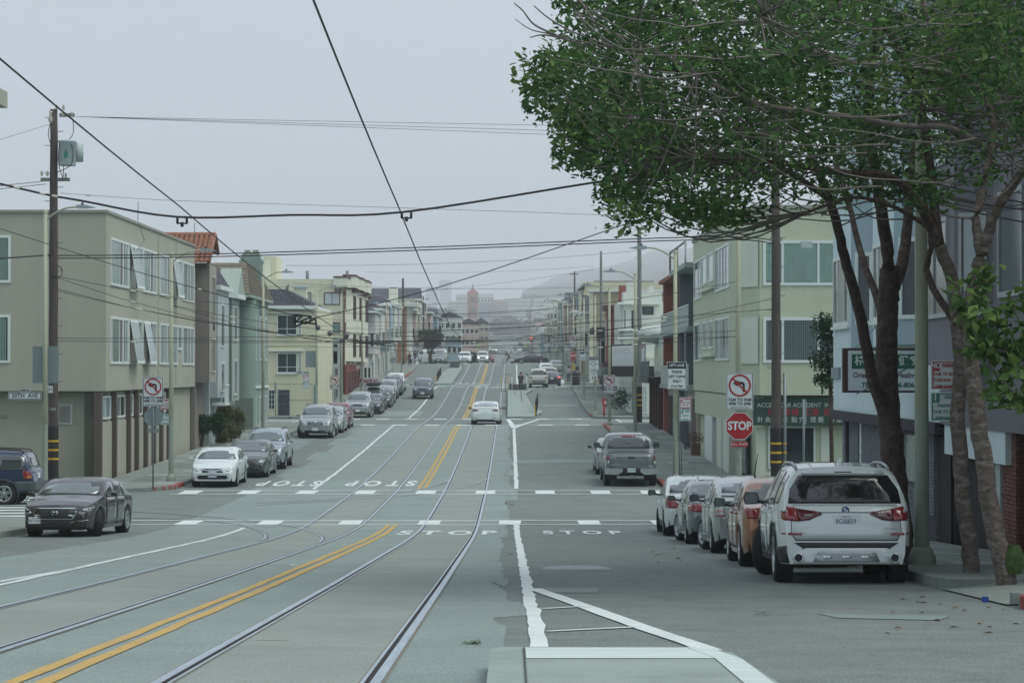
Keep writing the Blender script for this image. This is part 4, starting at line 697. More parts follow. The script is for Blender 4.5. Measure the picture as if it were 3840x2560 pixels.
# --- far landmarks
D = 1500; t = bld('church_tower', 'pinkish brick church tower with red pyramid roof far away', X(1770, D), D, 'church tower'); CH = mat('church_brick', (.36, .21, .165), .9, var=.1)
box(t, 'tower', CH, X(1751, D), X(1790, D), D, D + 8, 20, Z(1098, D)); b = MB(); h = (X(1793, D) - X(1748, D)) / 2; c = (X(1770.5, D), D + 4)
b.add([(c[0] - h, c[1] - h, Z(1098, D)), (c[0] + h, c[1] - h, Z(1098, D)), (c[0] + h, c[1] + h, Z(1098, D)), (c[0] - h, c[1] + h, Z(1098, D)), (c[0], c[1], Z(1078, D))], [(0, 1, 4), (1, 2, 4), (2, 3, 4), (3, 0, 4)]); r = b.build('roof', mat('church_roof', (.28, .08, .07), .9), t); b = MB(); b.tube([(c[0], c[1], Z(1079, D)), (c[0], c[1], Z(1060, D))], [.5, .1], 5); b.build('finial', METAL, r)
for y0, y1, n in ((1112, 1128, 2), (1152, 1178, 3)):
    for k in range(n): x = X(1770.5 + (k - (n - 1) / 2) * 8, D); win(t, WF(D), x - .8, x + .8, Z(y1, D), Z(y0, D), fm=CH, fw=.15, proud=.3)
b = MB(); b.box(X(1735, D), X(1810, D), D + 2, D + 40, 20, Z(1196, D)); b.build('nave', CH, t)
HOSP = mat('hospital_white', (.62, .60, .56), .9, var=.05); HG = mat('hospital_glass', (.12, .16, .2), .3, var=.1)
for (pa, pb, y0, y1, d, nx, ny, l, m) in ((1677, 1752, 1128, 1215, 2150, 13, 7, 'white hospital block left of the church tower', HOSP), (1708, 1752, 1103, 1190, 2200, 5, 4, 'taller white hospital wing behind the church tower', HOSP), (1788, 1850, 1101, 1170, 2200, 5, 2, 'white hospital top floor right of the church tower', HOSP), (1840, 1900, 1125, 1205, 2080, 9, 6, 'rosy hospital block right of the church tower', mat('hospital_rose', (.52, .42, .38), .9)), (1792, 1842, 1135, 1210, 2050, 6, 1, 'dark glazed hospital front beside the church tower', mat('hospital_grey', (.3, .3, .32), .9)), (1890, 1988, 1119, 1196, 2180, 12, 5, 'long white hospital block in the distance', HOSP), (2000, 2130, 1118, 1215, 2230, 14, 5, 'far right pale hospital block in the mist', HOSP), (1992, 2075, 1150, 1200, 2100, 9, 3, 'low pale hospital annex in the mist', HOSP), (1593, 1640, 1075, 1215, 4900, 5, 12, 'ghostly tower block left in the fog', mat('fog_tower', (.3, .33, .38), .9)), (1645, 1690, 1050, 1215, 5200, 5, 13, 'ghostly taller tower block fading into the fog', mat('fog_tower'))):
    t = bld('hospital_block', l, X(pa, d), d); box(t, 'wall', m, X(pa, d), X(pb, d), d, d + 30, 20, Z(y0, d)); b = MB(); xa, xb = X(pa, d), X(pb, d); zt, zb = Z(y0 + 6, d), Z(y1, d)
    for i in range(nx):
        for j in range(ny): x = xa + (i + .3) * (xb - xa) / nx; z = zt - (j + .75) * (zt - zb) / ny; b.box(x, x + .45 * (xb - xa) / nx, d - .3, d, z, z + .5 * (zt - zb) / ny)
    tag(b.build('window_rows', HG, t), kind='stuff')
# hills that rise into the fog
hg = random.Random(5); HILLM = mat('hill_green', (.045, .06, .05), .95, var=.4, sc=.01); b = MB(); nx, ny = 60, 26
def hz(px, d):
    t_ = (d - 2350) / 3650; s = min(1, max(0, (px - 1880) / 900)); yp = 1165 - (30 + 250 * s ** .75) * t_ ** .6
    return 24 + min(1, max(0, (px - 1840) / 120)) * (d / FP * (1388 - yp) - 18) * (1 + .03 * math.sin(px * .019 + d * .003)) + hg.uniform(0, 11)
for j in range(ny):
    d = 2350 + 3650 * (j / (ny - 1))
    for i in range(nx): px = 1300 + 2600 * i / (nx - 1); b.v.append((X(px, d), d, hz(px, d) if px > 1850 else 28 + 6 * hg.random() + max(0, (1850 - px)) * .02 * (d - 2350) / 1000))
b.f = [(j * nx + i, j * nx + i + 1, j * nx + nx + i + 1, j * nx + nx + i) for j in range(ny - 1) for i in range(nx - 1)]; b.mi = [0] * len(b.f); b.sm = [True] * len(b.f); tag(b.build('hills', HILLM), kind='structure')
# ------------------------------------------------------------------ haze
b = MB(); b.box(-2100, 2100, -75, 6300, -3, 420); HZ = bpy.data.materials.new('haze_air'); HZ.use_nodes = True; hn = HZ.node_tree; hn.nodes.clear()
ho = hn.nodes.new('ShaderNodeOutputMaterial'); hv = hn.nodes.new('ShaderNodeVolumePrincipled'); hv.inputs['Color'].default_value = (.955, .98, 1, 1); hv.inputs['Density'].default_value = .0003; hv.inputs['Anisotropy'].default_value = .2; hn.links.new(hv.outputs[0], ho.inputs['Volume'])
tag(b.build('haze', HZ), kind='stuff')
# ------------------------------------------------------------------ the building with bays on the near right
SKYB = stucco('sky_blue', (.53, .60, .63), .12); SKYB_SHADE = stucco('sky_blue_shaded', (.31, .385, .42), .12); MAU = stucco('mauve_grey', (.15, .145, .165), .1); GBR = mat('grey_brick', (.165, .17, .195), .85, var=.22, sc=6); GBD = mat('grey_mortar', (.05, .048, .06), .95)
t = bld('apartment_building', 'sky blue building with bay windows above grey brick beside the big tree', 8.8, 66)
box(t, 'wall', SKYB, 8.8, 22, 49.8, 66.2, Z(1548, 66), 14.5); box(t, 'ledge', GBD, 8.7, 22, 49.8, 66.1, Z(1570, 66), Z(1536, 66)); box(t, 'belt', mat('belt_grey', (.24, .27, .3), .7), 8.74, 8.85, 64.7, 66.25, Z(1420, 66), Z(1378, 66))
gw = box(t, 'ground_floor_wall', GBD, 9.12, 22, 49.8, 65.8, 2.2, Z(1560, 65))
for a, c in ((65.1, 65.6), (62.6, 64.0), (56.6, 62.1), (51.4, 52.1)): box(gw, 'brick_pier', GBD, 9.0, 9.2, a, c, 2.2, Z(1570, 65)); bricks(gw, SR(9.0), a, c, 2.9, Z(1572, 65), .21, .075, GBR, .04)
bricks(gw, WF(56.6), 9.0, 9.6, 2.9, Z(1572, 65), .21, .075, GBD, .03); bricks(gw, SR(9.12), 52.1, 56.4, 2.3, 3.4, .21, .075, GBR, .04); bricks(gw, WF(51.4), 9.0, 9.5, 2.2, Z(1572, 65), .21, .075, GBR, .03)  # dark side of the pier: shade put into its mortar-dark end bricks
win(t, SR(9.12), 64.05, 65.05, 2.9, 4.6, fm=mat('frame_pale', (.4, .44, .45), .5), gm=GLASS, nx=(.5,)); box(t, 'white_post', WHITE, 8.98, 9.1, 62.2, 62.5, 2.6, 4.65)
w = win(t, SR(9.12), 52.2, 56.3, 3.4, 4.6, fm=DARK, gm=mat('shop_poster_glass', (.2, .25, .24), .2, var=.3, sc=3), nx=(.5,), name='shop_window')
for k, z in enumerate((4.35, 4.1, 3.9, 3.75, 3.6)): box(w, 'poster', mat('poster_green', (.05, .2, .12), .6) if k == 0 else SIGNW, 9.07, 9.085, 52.4, 54.2, z, z + (.22 if k == 0 else .08))
box(t, 'doorway', mat('doorway_dark', (.008, .008, .01), .8), 9.05, 9.14, 49.9, 51.3, 2.2, 4.6)
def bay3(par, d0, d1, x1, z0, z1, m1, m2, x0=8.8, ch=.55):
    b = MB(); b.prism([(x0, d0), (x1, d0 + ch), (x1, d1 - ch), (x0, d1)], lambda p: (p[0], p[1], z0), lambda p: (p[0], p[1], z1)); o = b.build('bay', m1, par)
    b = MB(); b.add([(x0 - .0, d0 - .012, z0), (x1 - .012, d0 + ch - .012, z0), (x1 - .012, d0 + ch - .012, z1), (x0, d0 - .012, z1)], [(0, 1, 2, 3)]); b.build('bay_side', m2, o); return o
zt0, zb0 = Z(1075, 62), Z(1250, 62)
win(t, SR(8.8), 65.0, 65.5, Z(1250, 65.5), Z(1076, 65.5), fm=SKYB, sill=.06, fw=.05); win(t, SR(8.8), 65.0, 65.5, Z(908, 65.5), Z(730, 65.5), fm=SKYB, sill=.06, fw=.05); win(t, SR(8.8), 63.6, 64.2, Z(1275, 64), Z(1060, 64), gm=mat('frosted_glass', (.32, .34, .3), .5, var=.4, sc=20), fm=mat('frame_grey', (.25, .28, .28), .5))
for d0, d1 in ((58.2, 62.6), (51.6, 55.8)):
    o = bay3(t, d0, d1, 8.25, 6.55, 14.3, SKYB, SKYB_SHADE)  # camera-facing bay sides: their shade is put into a darker blue
    for z in (7.1, 10.3):
        win(o, SR(8.25), d0 + .8, d1 - .8, z, z + 1.75, gm=[GLASS, mat('blind_cream', (.36, .36, .3), .4), GLASS], nx=(.3, .72), fw=.1, sill=.05)
        u = Vector((8.8 - 8.25, -.55, 0)).normalized(); fr = ((8.25, d0 + .55, 0), tuple(u), (u.y, -u.x, 0)); win(o, fr, .14, .66, z, z + 1.75, gm=mat('pane_grey', (.1, .11, .13), .15), fw=.09)
t = bld('apartment_building', 'dark mauve building with white framed windows behind the street trees', 8.8, 42)
box(t, 'wall', MAU, 8.8, 22, 30, 49.6, 4.9, 14); o = bay3(t, 44.2, 49.3, 8.2, 6.1, 14, MAU, MAU)
win(o, SR(8.2), 45.4, 48.3, 7.0, 8.9, gm=mat('pane_grey'), nx=(.5,), fw=.09, fm=mat('trim_dim', (.4, .42, .42), .6)); win(o, SR(8.2), 45.4, 48.3, 9.9, 11.8, gm=GLASSL, nx=(.5,), fw=.09, fm=mat('trim_dim'))
u = Vector((.6, -.55, 0)).normalized(); fr = ((8.2, 44.75, 0), tuple(u), (u.y, -u.x, 0)); win(o, fr, .1, .7, 7.0, 8.9, gm=GLASSL, fm=mat('trim_dim'), fw=.07)
win(t, SR(8.8), 41.5, 43.6, 7.3, 9.2, gm=mat('pane_grey'), fm=mat('trim_dim'), fw=.1)
box(t, 'lower_band', SKYB, 8.85, 9.6, 43.4, 49.5, 4.3, 5.2); RB = mat('brown_brick', (.16, .065, .05), .85, var=.25, sc=6); gw = box(t, 'ground_floor_wall', mat('brick_dark'), 9.2, 22, 30, 49.5, 2, 4.95); box(gw, 'brick_pier', mat('brick_dark'), 9.0, 9.25, 43.0, 44.2, 2, 4.9); bricks(gw, SR(9.0), 43.0, 44.2, 2.1, 4.9, .21, .075, RB, .04); bricks(gw, WF(43.0), 9.0, 9.4, 2.1, 4.9, .21, .075, RB, .03)
bricks(gw, SR(9.2), 33, 43, 2.1, 3.2, .21, .075, RB, .04); win(t, SR(9.15), 38, 42.8, 3.3, 4.7, fm=DARK, gm=GLASS, nx=(.5,), name='shop_window'); box(t, 'pale_frame', mat('frame_pale'), 9.0, 9.2, 44.6, 45.1, 2.1, 4.6); box(t, 'doorway', mat('doorway_dark'), 9.1, 9.21, 45.2, 49, 2, 4.4)
# blade sign hung across the pavement
D = 52; t = thing('clinic_sign', 'brown framed hanging clinic sign with green Chinese panel behind the tree trunk', 'sign', (8, D, 5.5)); SB = mat('sign_brown', (.055, .025, .02), .6)
box(t, 'frame', SB, X(3160, D), X(3487, D), D, D + .22, Z(1472, D), Z(1305, D)); box(t, 'panel', SIGNW, X(3178, D), X(3481, D), D - .02, D, Z(1464, D), Z(1314, D)); box(t, 'green_panel', mat('panel_green', (.012, .11, .06), .5), X(3192, D), X(3470, D), D - .03, D - .02, Z(1382, D), Z(1328, D))
text('棕泉閣保健療', .235, (X(3202, D), D - .035, Z(1354, D)), WL, t, align='LEFT', bold=.004); text('Oriental Natural Healing Center', .165, (X(3196, D), D - .025, Z(1407, D)), mat('letter_maroon', (.08, .02, .04), .5), t, align='LEFT', sx=.82, bold=.003); text('TEL:(415) 566-8066', .15, (X(3228, D), D - .025, Z(1444, D)), mat('letter_green', (.015, .08, .05), .5), t, align='LEFT', bold=.004)
b = MB(); b.tube([(X(3207, D), D + .1, Z(1305, D)), (8.9, 57, Z(1150, D))], .012, 4); b.tube([(X(3207, D), D - .03, Z(1478, D)), (X(3400, D), D - .03, Z(1380, D))], .012, 4); b.build('stay_wire', METAL, t)
# ------------------------------------------------------------------ vehicles
CGL_ = mat('car_glass', (.035, .045, .047), .04, .0, var=0, spec=1., coat=1); CGW = mat('windscreen_glass', (.12, .15, .152), .05, .25, var=.1, sc=1, spec=1, coat=1); REDL = mat('lamp_red', (.24, .01, .014), .12, var=.15, sc=9, coat=1); REDD = mat('lamp_red_dark', (.09, .006, .01), .12, var=.15, sc=9, coat=1)
CLEAR = mat('lamp_clear', (.42, .45, .45), .1, .3, var=.3, sc=14, coat=1); AMBER = mat('lamp_amber', (.5, .2, .03), .2); TRIM = mat('black_plastic', (.018, .018, .02), .55, var=.1); SILV = mat('silver_plastic', (.38, .4, .42), .4, .5, var=.05); TYRE = mat('tyre', (.016, .016, .017), .85, var=.2, sc=12); RIM = mat('alloy_rim', (.42, .44, .46), .3, .8, var=.1); RIMD = mat('dark_rim', (.1, .105, .11), .35, .8)
PLATE = mat('plate_white', (.74, .77, .8), .4, var=.03); PLTX = mat('plate_blue', (.03, .05, .16), .5); PLTR = mat('plate_red', (.4, .03, .04), .5); SEAM = mat('panel_seam', (.012, .012, .013), .8, var=0)
LIT = mat('lamp_lit', (1, .93, .75), .3, var=0, emit=3.5); BRK = mat('lamp_brake_lit', (1, .06, .05), .3, var=0, emit=2.)
PR = {
 'suv': [(0, .74), (.01, .95), (.024, 1.04), (.04, 1.10), (.075, 1.42), (.09, 1.53), (.12, 1.60), (.25, 1.66), (.45, 1.68), (.56, 1.65), (.62, 1.55), (.73, 1.17), (.79, 1.09), (.9, 1.03), (.955, .94), (.985, .82), (1, .68)],
 'boxsuv': [(0, .78), (.008, 1.0), (.016, 1.1), (.03, 1.2), (.055, 1.6), (.07, 1.70), (.1, 1.745), (.3, 1.78), (.5, 1.77), (.58, 1.72), (.63, 1.6), (.71, 1.24), (.76, 1.17), (.9, 1.11), (.965, 1.02), (.99, .9), (1, .72)],
 'sedan': [(0, .66), (.01, .86), (.022, .97), (.09, 1.02), (.15, 1.05), (.2, 1.16), (.28, 1.35), (.34, 1.42), (.45, 1.45), (.54, 1.42), (.6, 1.33), (.72, 1.01), (.78, .95), (.89, .87), (.955, .77), (.985, .68), (1, .56)],
 'hatch': [(0, .68), (.012, .9), (.03, 1.06), (.06, 1.13), (.19, 1.34), (.34, 1.45), (.48, 1.48), (.58, 1.42), (.69, 1.2), (.8, .96), (.9, .87), (.96, .76), (1, .58)],
 'fast': [(0, .68), (.014, .92), (.03, 1.05), (.06, 1.09), (.13, 1.19), (.26, 1.37), (.4, 1.44), (.53, 1.41), (.63, 1.24), (.75, .97), (.88, .88), (.955, .77), (1, .58)],
 'pickup': [(0, .98), (.003, 1.2), (.008, 1.24), (.36, 1.27), (.372, 1.3), (.395, 1.72), (.42, 1.86), (.5, 1.92), (.58, 1.9), (.635, 1.78), (.71, 1.36), (.76, 1.28), (.9, 1.22), (.965, 1.1), (.99, .95), (1, .8)],
 'van': [(0, .85), (.006, 1.2), (.015, 1.6), (.03, 1.86), (.07, 1.96), (.4, 2.0), (.68, 1.97), (.74, 1.86), (.84, 1.32), (.88, 1.2), (.95, 1.12), (.985, .98), (1, .75)],
 'minivan': [(0, .78), (.008, 1.05), (.025, 1.3), (.05, 1.6), (.09, 1.7), (.35, 1.75), (.55, 1.73), (.64, 1.6), (.8, 1.12), (.9, 1.0), (.96, .88), (1, .66)],
}
WM_ = {}
def wheel_mesh(rw, wd, spokes, rim):
    k = (rw, wd, spokes, rim.name)
    if k in WM_: return WM_[k]
    b = MB(); h = wd / 2; b.lathe([(rw * .66, -h * .9), (rw * .78, -h), (rw * .93, -h * .96), (rw * .99, -h * .72), (rw, -h * .3), (rw, h * .3), (rw * .99, h * .72), (rw * .93, h * .96), (rw * .78, h), (rw * .66, h * .9)], (0, 0, 0), 30, 'x')
    b.lathe([(0, h * .35), (rw * .66, h * .35)], (0, 0, 0), 20, 'x', 0, False); o = b.build('wheel', TYRE); ty = o.data; bpy.data.objects.remove(o)
    b = MB(); b.lathe([(rw * .56, h * .5), (rw * .6, h * .95), (rw * .69, h * .97), (rw * .7, h * .8)], (0, 0, 0), 26, 'x'); b.lathe([(0, h * .82), (rw * .13, h * .8), (rw * .16, h * .6)], (0, 0, 0), 12, 'x')
    for i in range(spokes):
        a = 2 * math.pi * i / spokes + .3; t = rw * (.075 if spokes > 7 else .1)
        for s in ((-.35, .35) if spokes <= 5 else (0,)):
            p = lambda r, w, x: (x, r * math.cos(a) - w * math.sin(a), r * math.sin(a) + w * math.cos(a)); w0 = s * rw * .12; w1 = s * rw * .34; q = t * .7
            b.add([p(rw * .1, w0 - q, h * .72), p(rw * .1, w0 + q, h * .72), p(rw * .61, w1 + q, h * .84), p(rw * .61, w1 - q, h * .84), p(rw * .1, w0 - q, h * .4), p(rw * .1, w0 + q, h * .4), p(rw * .61, w1 + q, h * .5), p(rw * .61, w1 - q, h * .5)], [(0, 1, 2, 3), (0, 4, 5, 1), (2, 6, 7, 3), (1, 5, 6, 2), (3, 7, 4, 0)])
    o = b.build('rim', rim); ri = o.data; bpy.data.objects.remove(o); WM_[k] = (ty, ri); return ty, ri
class Car:
    def __init__(s, name, label, x, d, rz=0., kind='sedan', L=4.6, W=1.8, H=1.45, mt=None, rw=.33, wb=.59, wsh=0., spokes=5, rim=None, cat='car', group=None, lod=0, steer=0., belt=None, low=.2, rear=.13, clad=None, tumble=.34, zoff=0., rl=.1):
        s.L, s.W, s.H, s.rw, s.mt, s.lod = L, W, H, rw, mt, lod; pr = PR[kind]; k = H / max(p[1] for p in pr); s.ty = [((t - .5) * L, z * k) for t, z in pr]; s.k = k
        c = math.cos(rz); sl = math.atan2(GZ(d + 2) - GZ(d - 2), 4)
        s.t = thing(name, label, cat, (x, d, GZ(d) + zoff), rz, group); s.t.rotation_euler = (sl * c, -sl * math.sin(rz), rz); s.kind = kind
        s.belt = belt or (.64 if kind in ('suv', 'boxsuv', 'pickup') else .655 if kind in ('van',) else .66) * H
        yc = [(-wb / 2 * L + wsh), (wb / 2 * L + wsh)]; s.yc = yc; ra = rw + .055; hw = W / 2
        ys = set(frange(-L / 2, L / 2, .16 if lod < 2 else .3)) | {y for y, _ in s.ty}
        for e in (0, .02, .05, .1, .18, .28, .4, .55): ys |= {-L / 2 + e, L / 2 - e}
        for y in yc:
            for f in ((1, .985, .94, .86, .74, .58, .4, .2, 0) if lod < 2 else (1, .97, .8, .4, 0)): ys |= {y + f * ra, y - f * ra}
        ys = sorted(ys); ys = [y for i, y in enumerate(ys) if i == 0 or y - ys[i - 1] > .004]
        rows = []
        for y in ys:
            zt = s.top(y); e0, e1 = y + L / 2, L / 2 - y
            w = hw * (1 - rear * max(0, 1 - e0 / .42) ** 2 - .045 * max(0, 1 - e0 / 1.2) - .17 * max(0, 1 - e1 / .7) ** 2 - .05 * max(0, 1 - e1 / 1.5))
            zl = low + (rl * max(0, 1 - e0 / .5) + .06 * max(0, 1 - e1 / .5)) 
            for q in yc:
                if abs(y - q) < ra: zl = max(zl, rw + math.sqrt(max(0, ra * ra - (y - q) ** 2)))
            zb = min(s.belt + .02 * (1 if y < 0 else -1), zt - .05); zs = min(max(.72 * s.belt, zl + .03), zb - .02); zl = min(zl, zs - .02)
            g = zt - zb; xe = max(.2, w - .035 - tumble * g * .92); xm = w - .035 - tumble * g * .5; r = min(.075, xe * .3)
            rows.append([(w - .05, zl), (w - .012, zl + .35 * (zs - zl)), (w, zs), (w - .01, zs + .55 * (zb - zs)), (w - .035, zb), (xm, zb + .55 * g - .005), (xe, zb + .9 * g - .01), (xe - r, zt - .008), (xe * .5, zt + .016), (0, zt + .022)])
        b = MB(); n = 19
        for y, rw_ in zip(ys, rows): full = [(-x, z) for x, z in rw_] + [(x, z) for x, z in rw_[:-1][::-1]]; b.v += [(x, y, z) for x, z in full]
        for i in range(len(ys) - 1):
            for j in range(n - 1): b.f.append((i * n + j, i * n + j + 1, (i + 1) * n + j + 1, (i + 1) * n + j)); b.mi.append(0); b.sm.append(True)
        for base in (0, (len(ys) - 1) * n): b.f.append([base + j for j in range(n)]); b.mi.append(0); b.sm.append(False)
        s.body = b.build('body', mt, s.t, False); bm = bmesh.new(); bm.from_mesh(s.body.data); s.bvh = BVHTree.FromBMesh(bm)
        for e in bm.edges:
            if len(e.link_faces) == 2 and e.calc_face_angle(0) > R(48): e.smooth = False
        bm.to_mesh(s.body.data); bm.free()
        b = MB(); b.box(-hw + .27, hw - .27, -L / 2 + .12, L / 2 - .12, low - .02, .62)
        b.box(-hw + .1, hw - .1, yc[0] + ra, yc[1] - ra, low - .01, .45); b.box(-hw + .12, hw - .12, -L / 2 + .1, yc[0] - ra, low + .06, .5); b.box(-hw + .16, hw - .16, yc[1] + ra, L / 2 - .1, low + .04, .5)
        for y in yc:
            for sg in (-1, 1): b.lathe([(ra + .015, sg * (hw - .27)), (ra + .01, sg * (hw - .06))], (0, y, rw), 20, 'x')
        b.build('chassis', TRIM, s.t, False)
        ty, ri = wheel_mesh(rw, .2 if lod else .215, spokes, rim or RIM); hx = hw - .125
        for y in yc:
            for sg in (-1, 1):
                o = link('wheel', ty, s.t, False); o.location = (sg * hx, y, rw); o.rotation_euler = (0, 0, (0 if sg > 0 else math.pi) + (steer if y > 0 else 0)); q = link('rim', ri, o, False)
        if clad:
            for y in yc:
                for sg in (-1, 1):
                    b = MB(); a = [i * math.pi / 14 for i in range(15)]; P = []
                    for i in a:
                        for r in (ra - .01, ra + .055): yy, zz = y + r * math.cos(i), rw + r * math.sin(i); h = s.cast('S', yy, zz, sg); P.append((h.x + sg * .012, yy, zz))
                    b.add(P, [(2 * i, 2 * i + 1, 2 * i + 3, 2 * i + 2) for i in range(14)]); b.build('wheel_arch', clad, s.t, False)
            for sg in (-1, 1): s.patch('sill', [(yc[0] + ra + .05, low), (yc[1] - ra - .05, low), (yc[1] - ra - .05, low + .12), (yc[0] + ra + .05, low + .12)], 'S', clad, .012, sg)
    def top(s, y): return float(np.interp(y, [p[0] for p in s.ty], [p[1] for p in s.ty]))
    def cast(s, view, u, v, sg=1):
        o, d = {'R': ((u, -9, v), (0, 1, 0)), 'F': ((u, 9, v), (0, -1, 0)), 'S': ((sg * 9, u, v), (-sg, 0, 0)), 'T': ((u, v, 9), (0, 0, -1))}[view]
        h = s.bvh.ray_cast(Vector(o), Vector(d))[0]
        if h is None:
            g = {'R': (u, -s.L / 2, v), 'F': (u, s.L / 2, v), 'S': (sg * s.W / 2, u, v), 'T': (u, v, s.H)}[view]; h = s.bvh.find_nearest(Vector(g))[0]
        return h
    def patch(s, name, poly, view, m, off=.006, sg=1, mirror=False, seg=.14, parent=None, label=None):
        for mm in ((1, -1) if mirror else (1,)):
            P = [(p[0] * mm, p[1]) for p in poly] if view != 'S' else poly; ring = []
            for i, p in enumerate(P):
                q = P[(i + 1) % len(P)]; n = max(1, int(math.hypot(q[0] - p[0], q[1] - p[1]) / seg)); ring += [(p[0] + (q[0] - p[0]) * k / n, p[1] + (q[1] - p[1]) * k / n) for k in range(n)]
            cx = sum(p[0] for p in ring) / len(ring); cy = sum(p[1] for p in ring) / len(ring); n = len(ring); dv = {'R': Vector((0, -1, 0)), 'F': Vector((0, 1, 0)), 'S': Vector((sg, 0, 0)), 'T': Vector((0, 0, 1))}[view]
            V = [s.cast(view, *ring[k], sg) - dv * .012 for k in range(n)]
            for f in (1, .66, .33): V += [s.cast(view, cx + (p[0] - cx) * f, cy + (p[1] - cy) * f, sg) + dv * off for p in ring]
            V.append(s.cast(view, cx, cy, sg) + dv * off); b = MB()
            b.add(V, [(r * n + k, r * n + (k + 1) % n, (r + 1) * n + (k + 1) % n, (r + 1) * n + k) for r in range(3) for k in range(n)] + [(3 * n + k, 3 * n + (k + 1) % n, 4 * n) for k in range(n)], 0, True)
            for k in range(n): b.sm[k] = False
            o = b.build(name, m, parent or s.t, parent is not None and False)
            if label: o['label'] = label
        return o
    def glass(s, spans, ws, rw, top=.1, side=CGL_, front=CGW, rearm=None, wtop=.33, wbot=.14, rtop=.3, rbot=.17, rview='R', priv=None):
        zb = s.belt + .03; hw = s.W / 2
        for sg in (-1, 1):
            for i, (a, c) in enumerate(spans):
                a, c = (a - .5) * s.L, (c - .5) * s.L; ys = frange(a, c, .12); up = [(y, max(zb + .03, s.top(y) - top)) for y in ys]
                P = [(a, zb), (c, zb)] + [p for p in up[::-1]]; s.patch('side_window', P, 'S', side, .008, sg)
        if ws: z0, z1 = ws; s.patch('windscreen', [(-hw + wbot, z0), (hw - wbot, z0), (hw - wtop, z1), (-hw + wtop, z1)], 'F', front, .01)
        if rw: z0, z1 = rw; s.patch('rear_window', [(-hw + rbot, z0), (hw - rbot, z0), (hw - rbot - .03, (z0 + z1) / 2), (hw - rtop, z1), (-hw + rtop, z1), (-hw + rbot + .03, (z0 + z1) / 2)], 'R', rearm or side, .01)
    def doors(s, spans, z0=.3, handles=True, hz=None):
        hz = hz or s.belt - .1
        for sg in (-1, 1):
            for (a, c) in spans:
                a, c = (a - .5) * s.L, (c - .5) * s.L; e = .012
                s.patch('door_seam', [(a - e, z0 - e), (c + e, z0 - e), (c + e, s.belt + .02), (a - e, s.belt + .02)], 'S', SEAM, .002, sg); d = s.patch('door', [(a, z0), (c, z0), (c, s.belt + .01), (a, s.belt + .01)], 'S', s.mt, .006, sg)
                if handles: h = s.cast('S', a + .16, hz, sg); b = MB(); b.box(min(h.x, h.x + sg * .04), max(h.x, h.x + sg * .04), a + .08, a + .26, hz - .018, hz + .018); b.build('handle', s.mt, d, False)
    def mirrors(s, t, z, m=None, w=.2, h=.14, out=.12):
        y = (t - .5) * s.L
        for sg in (-1, 1):
            hx = s.cast('S', y, z, sg).x; b = MB(); x0 = hx + sg * out; x1 = x0 + sg * w; a, c = min(x0, x1), max(x0, x1)
            P = [(a + .03, z - h * .5), (c - .02, z - h * .42), (c, z), (c - .03, z + h * .45), (a + .03, z + h * .5), (a, z)]
            b.prism(P, lambda p: (p[0], y - .05, p[1]), lambda p: ((p[0] - (a + c) / 2) * .8 + (a + c) / 2, y + .09, (p[1] - z) * .8 + z)); b.tube([(hx - sg * .04, y + .02, z - h * .4), (x0 + sg * .04, y + .02, z - h * .25)], .025, 6); o = b.build('mirror', m or s.mt, s.t, False)
            b = MB(); P2 = [((p[0] - (a + c) / 2) * .84 + (a + c) / 2, (p[1] - z) * .84 + z) for p in P]; b.add([(p[0], y - .054, p[1]) for p in P2], [tuple(range(6))]); b.build('mirror_glass', mat('mirror_silver', (.12, .135, .14), .12, .5), o, False)
    def plate(s, txt, view, z, x=0., w=.31, h=.155, m=None, tx=None, head=True):
        p = s.cast(view, x, z); sg = -1 if view == 'R' else 1; b = MB(); y = p.y + sg * .02; b.box(x - w / 2, x + w / 2, min(y, y - sg * .04), max(y, y - sg * .04), z - h / 2, z + h / 2); o = b.build('licence_plate', m or PLATE, s.t, False)
        if txt:
            rot = (90, 0, 0) if view == 'R' else (90, 0, 180); text(txt, .095, (x, y + sg * .003, z - .012), tx or PLTX, o, rot=rot, world=False, sx=.84)
            if head: text('California', .035, (x, y + sg * .003, z + .055), PLTR, o, rot=rot, world=False)
    def bar(s, name, m, x0, x1, y0, y1, z0, z1, parent=None): b = MB(); b.box(x0, x1, y0, y1, z0, z1); return b.build(name, m, parent or s.t, False)
    def disc(s, name, view, x, z, r, m, off=.015, ring=None, tx=None):
        p = s.cast(view, x, z); sg = -1 if view == 'R' else 1; b = MB(); b.lathe([(0, sg * off), (r, sg * off), (r, -sg * .02)], (x, p.y, z), 16, 'y', 0, False); o = b.build(name, m, s.t, False)
        if ring: b = MB(); b.lathe([(r, sg * off), (r, sg * (off + .008)), (r * 1.18, sg * (off + .006)), (r * 1.2, -sg * .01)], (x, p.y, z), 18, 'y'); b.build(name + '_ring', ring, o, False)
        return o
    def rails(s, a, c, m=SILV, x=None, h=.03):
        a, c = (a - .5) * s.L, (c - .5) * s.L
        for sg in (-1, 1):
            P = []
            for i, y in enumerate(frange(a, c, .2)): xx = sg * (x or s.W / 2 - .31); P.append((xx, y, s.cast('T', xx, y).z + h))
            P = [(P[0][0], a - .1, P[0][2] - h - .01)] + P + [(P[0][0], c + .12, P[-1][2] - h - .01)]; b = MB(); b.tube(P, .022, 6); b.build('roof_rail', m, s.t, False)
    def aerial(s, t, h=.1, m=None): y = (t - .5) * s.L; z = s.top(y); b = MB(); b.prism([(y - .12, z), (y + .1, z), (y - .06, z + h), (y - .1, z + h)], lambda p: (-.02, p[0], p[1]), lambda p: (.02, p[0], p[1])); b.build('roof_aerial', m or s.mt, s.t, False)
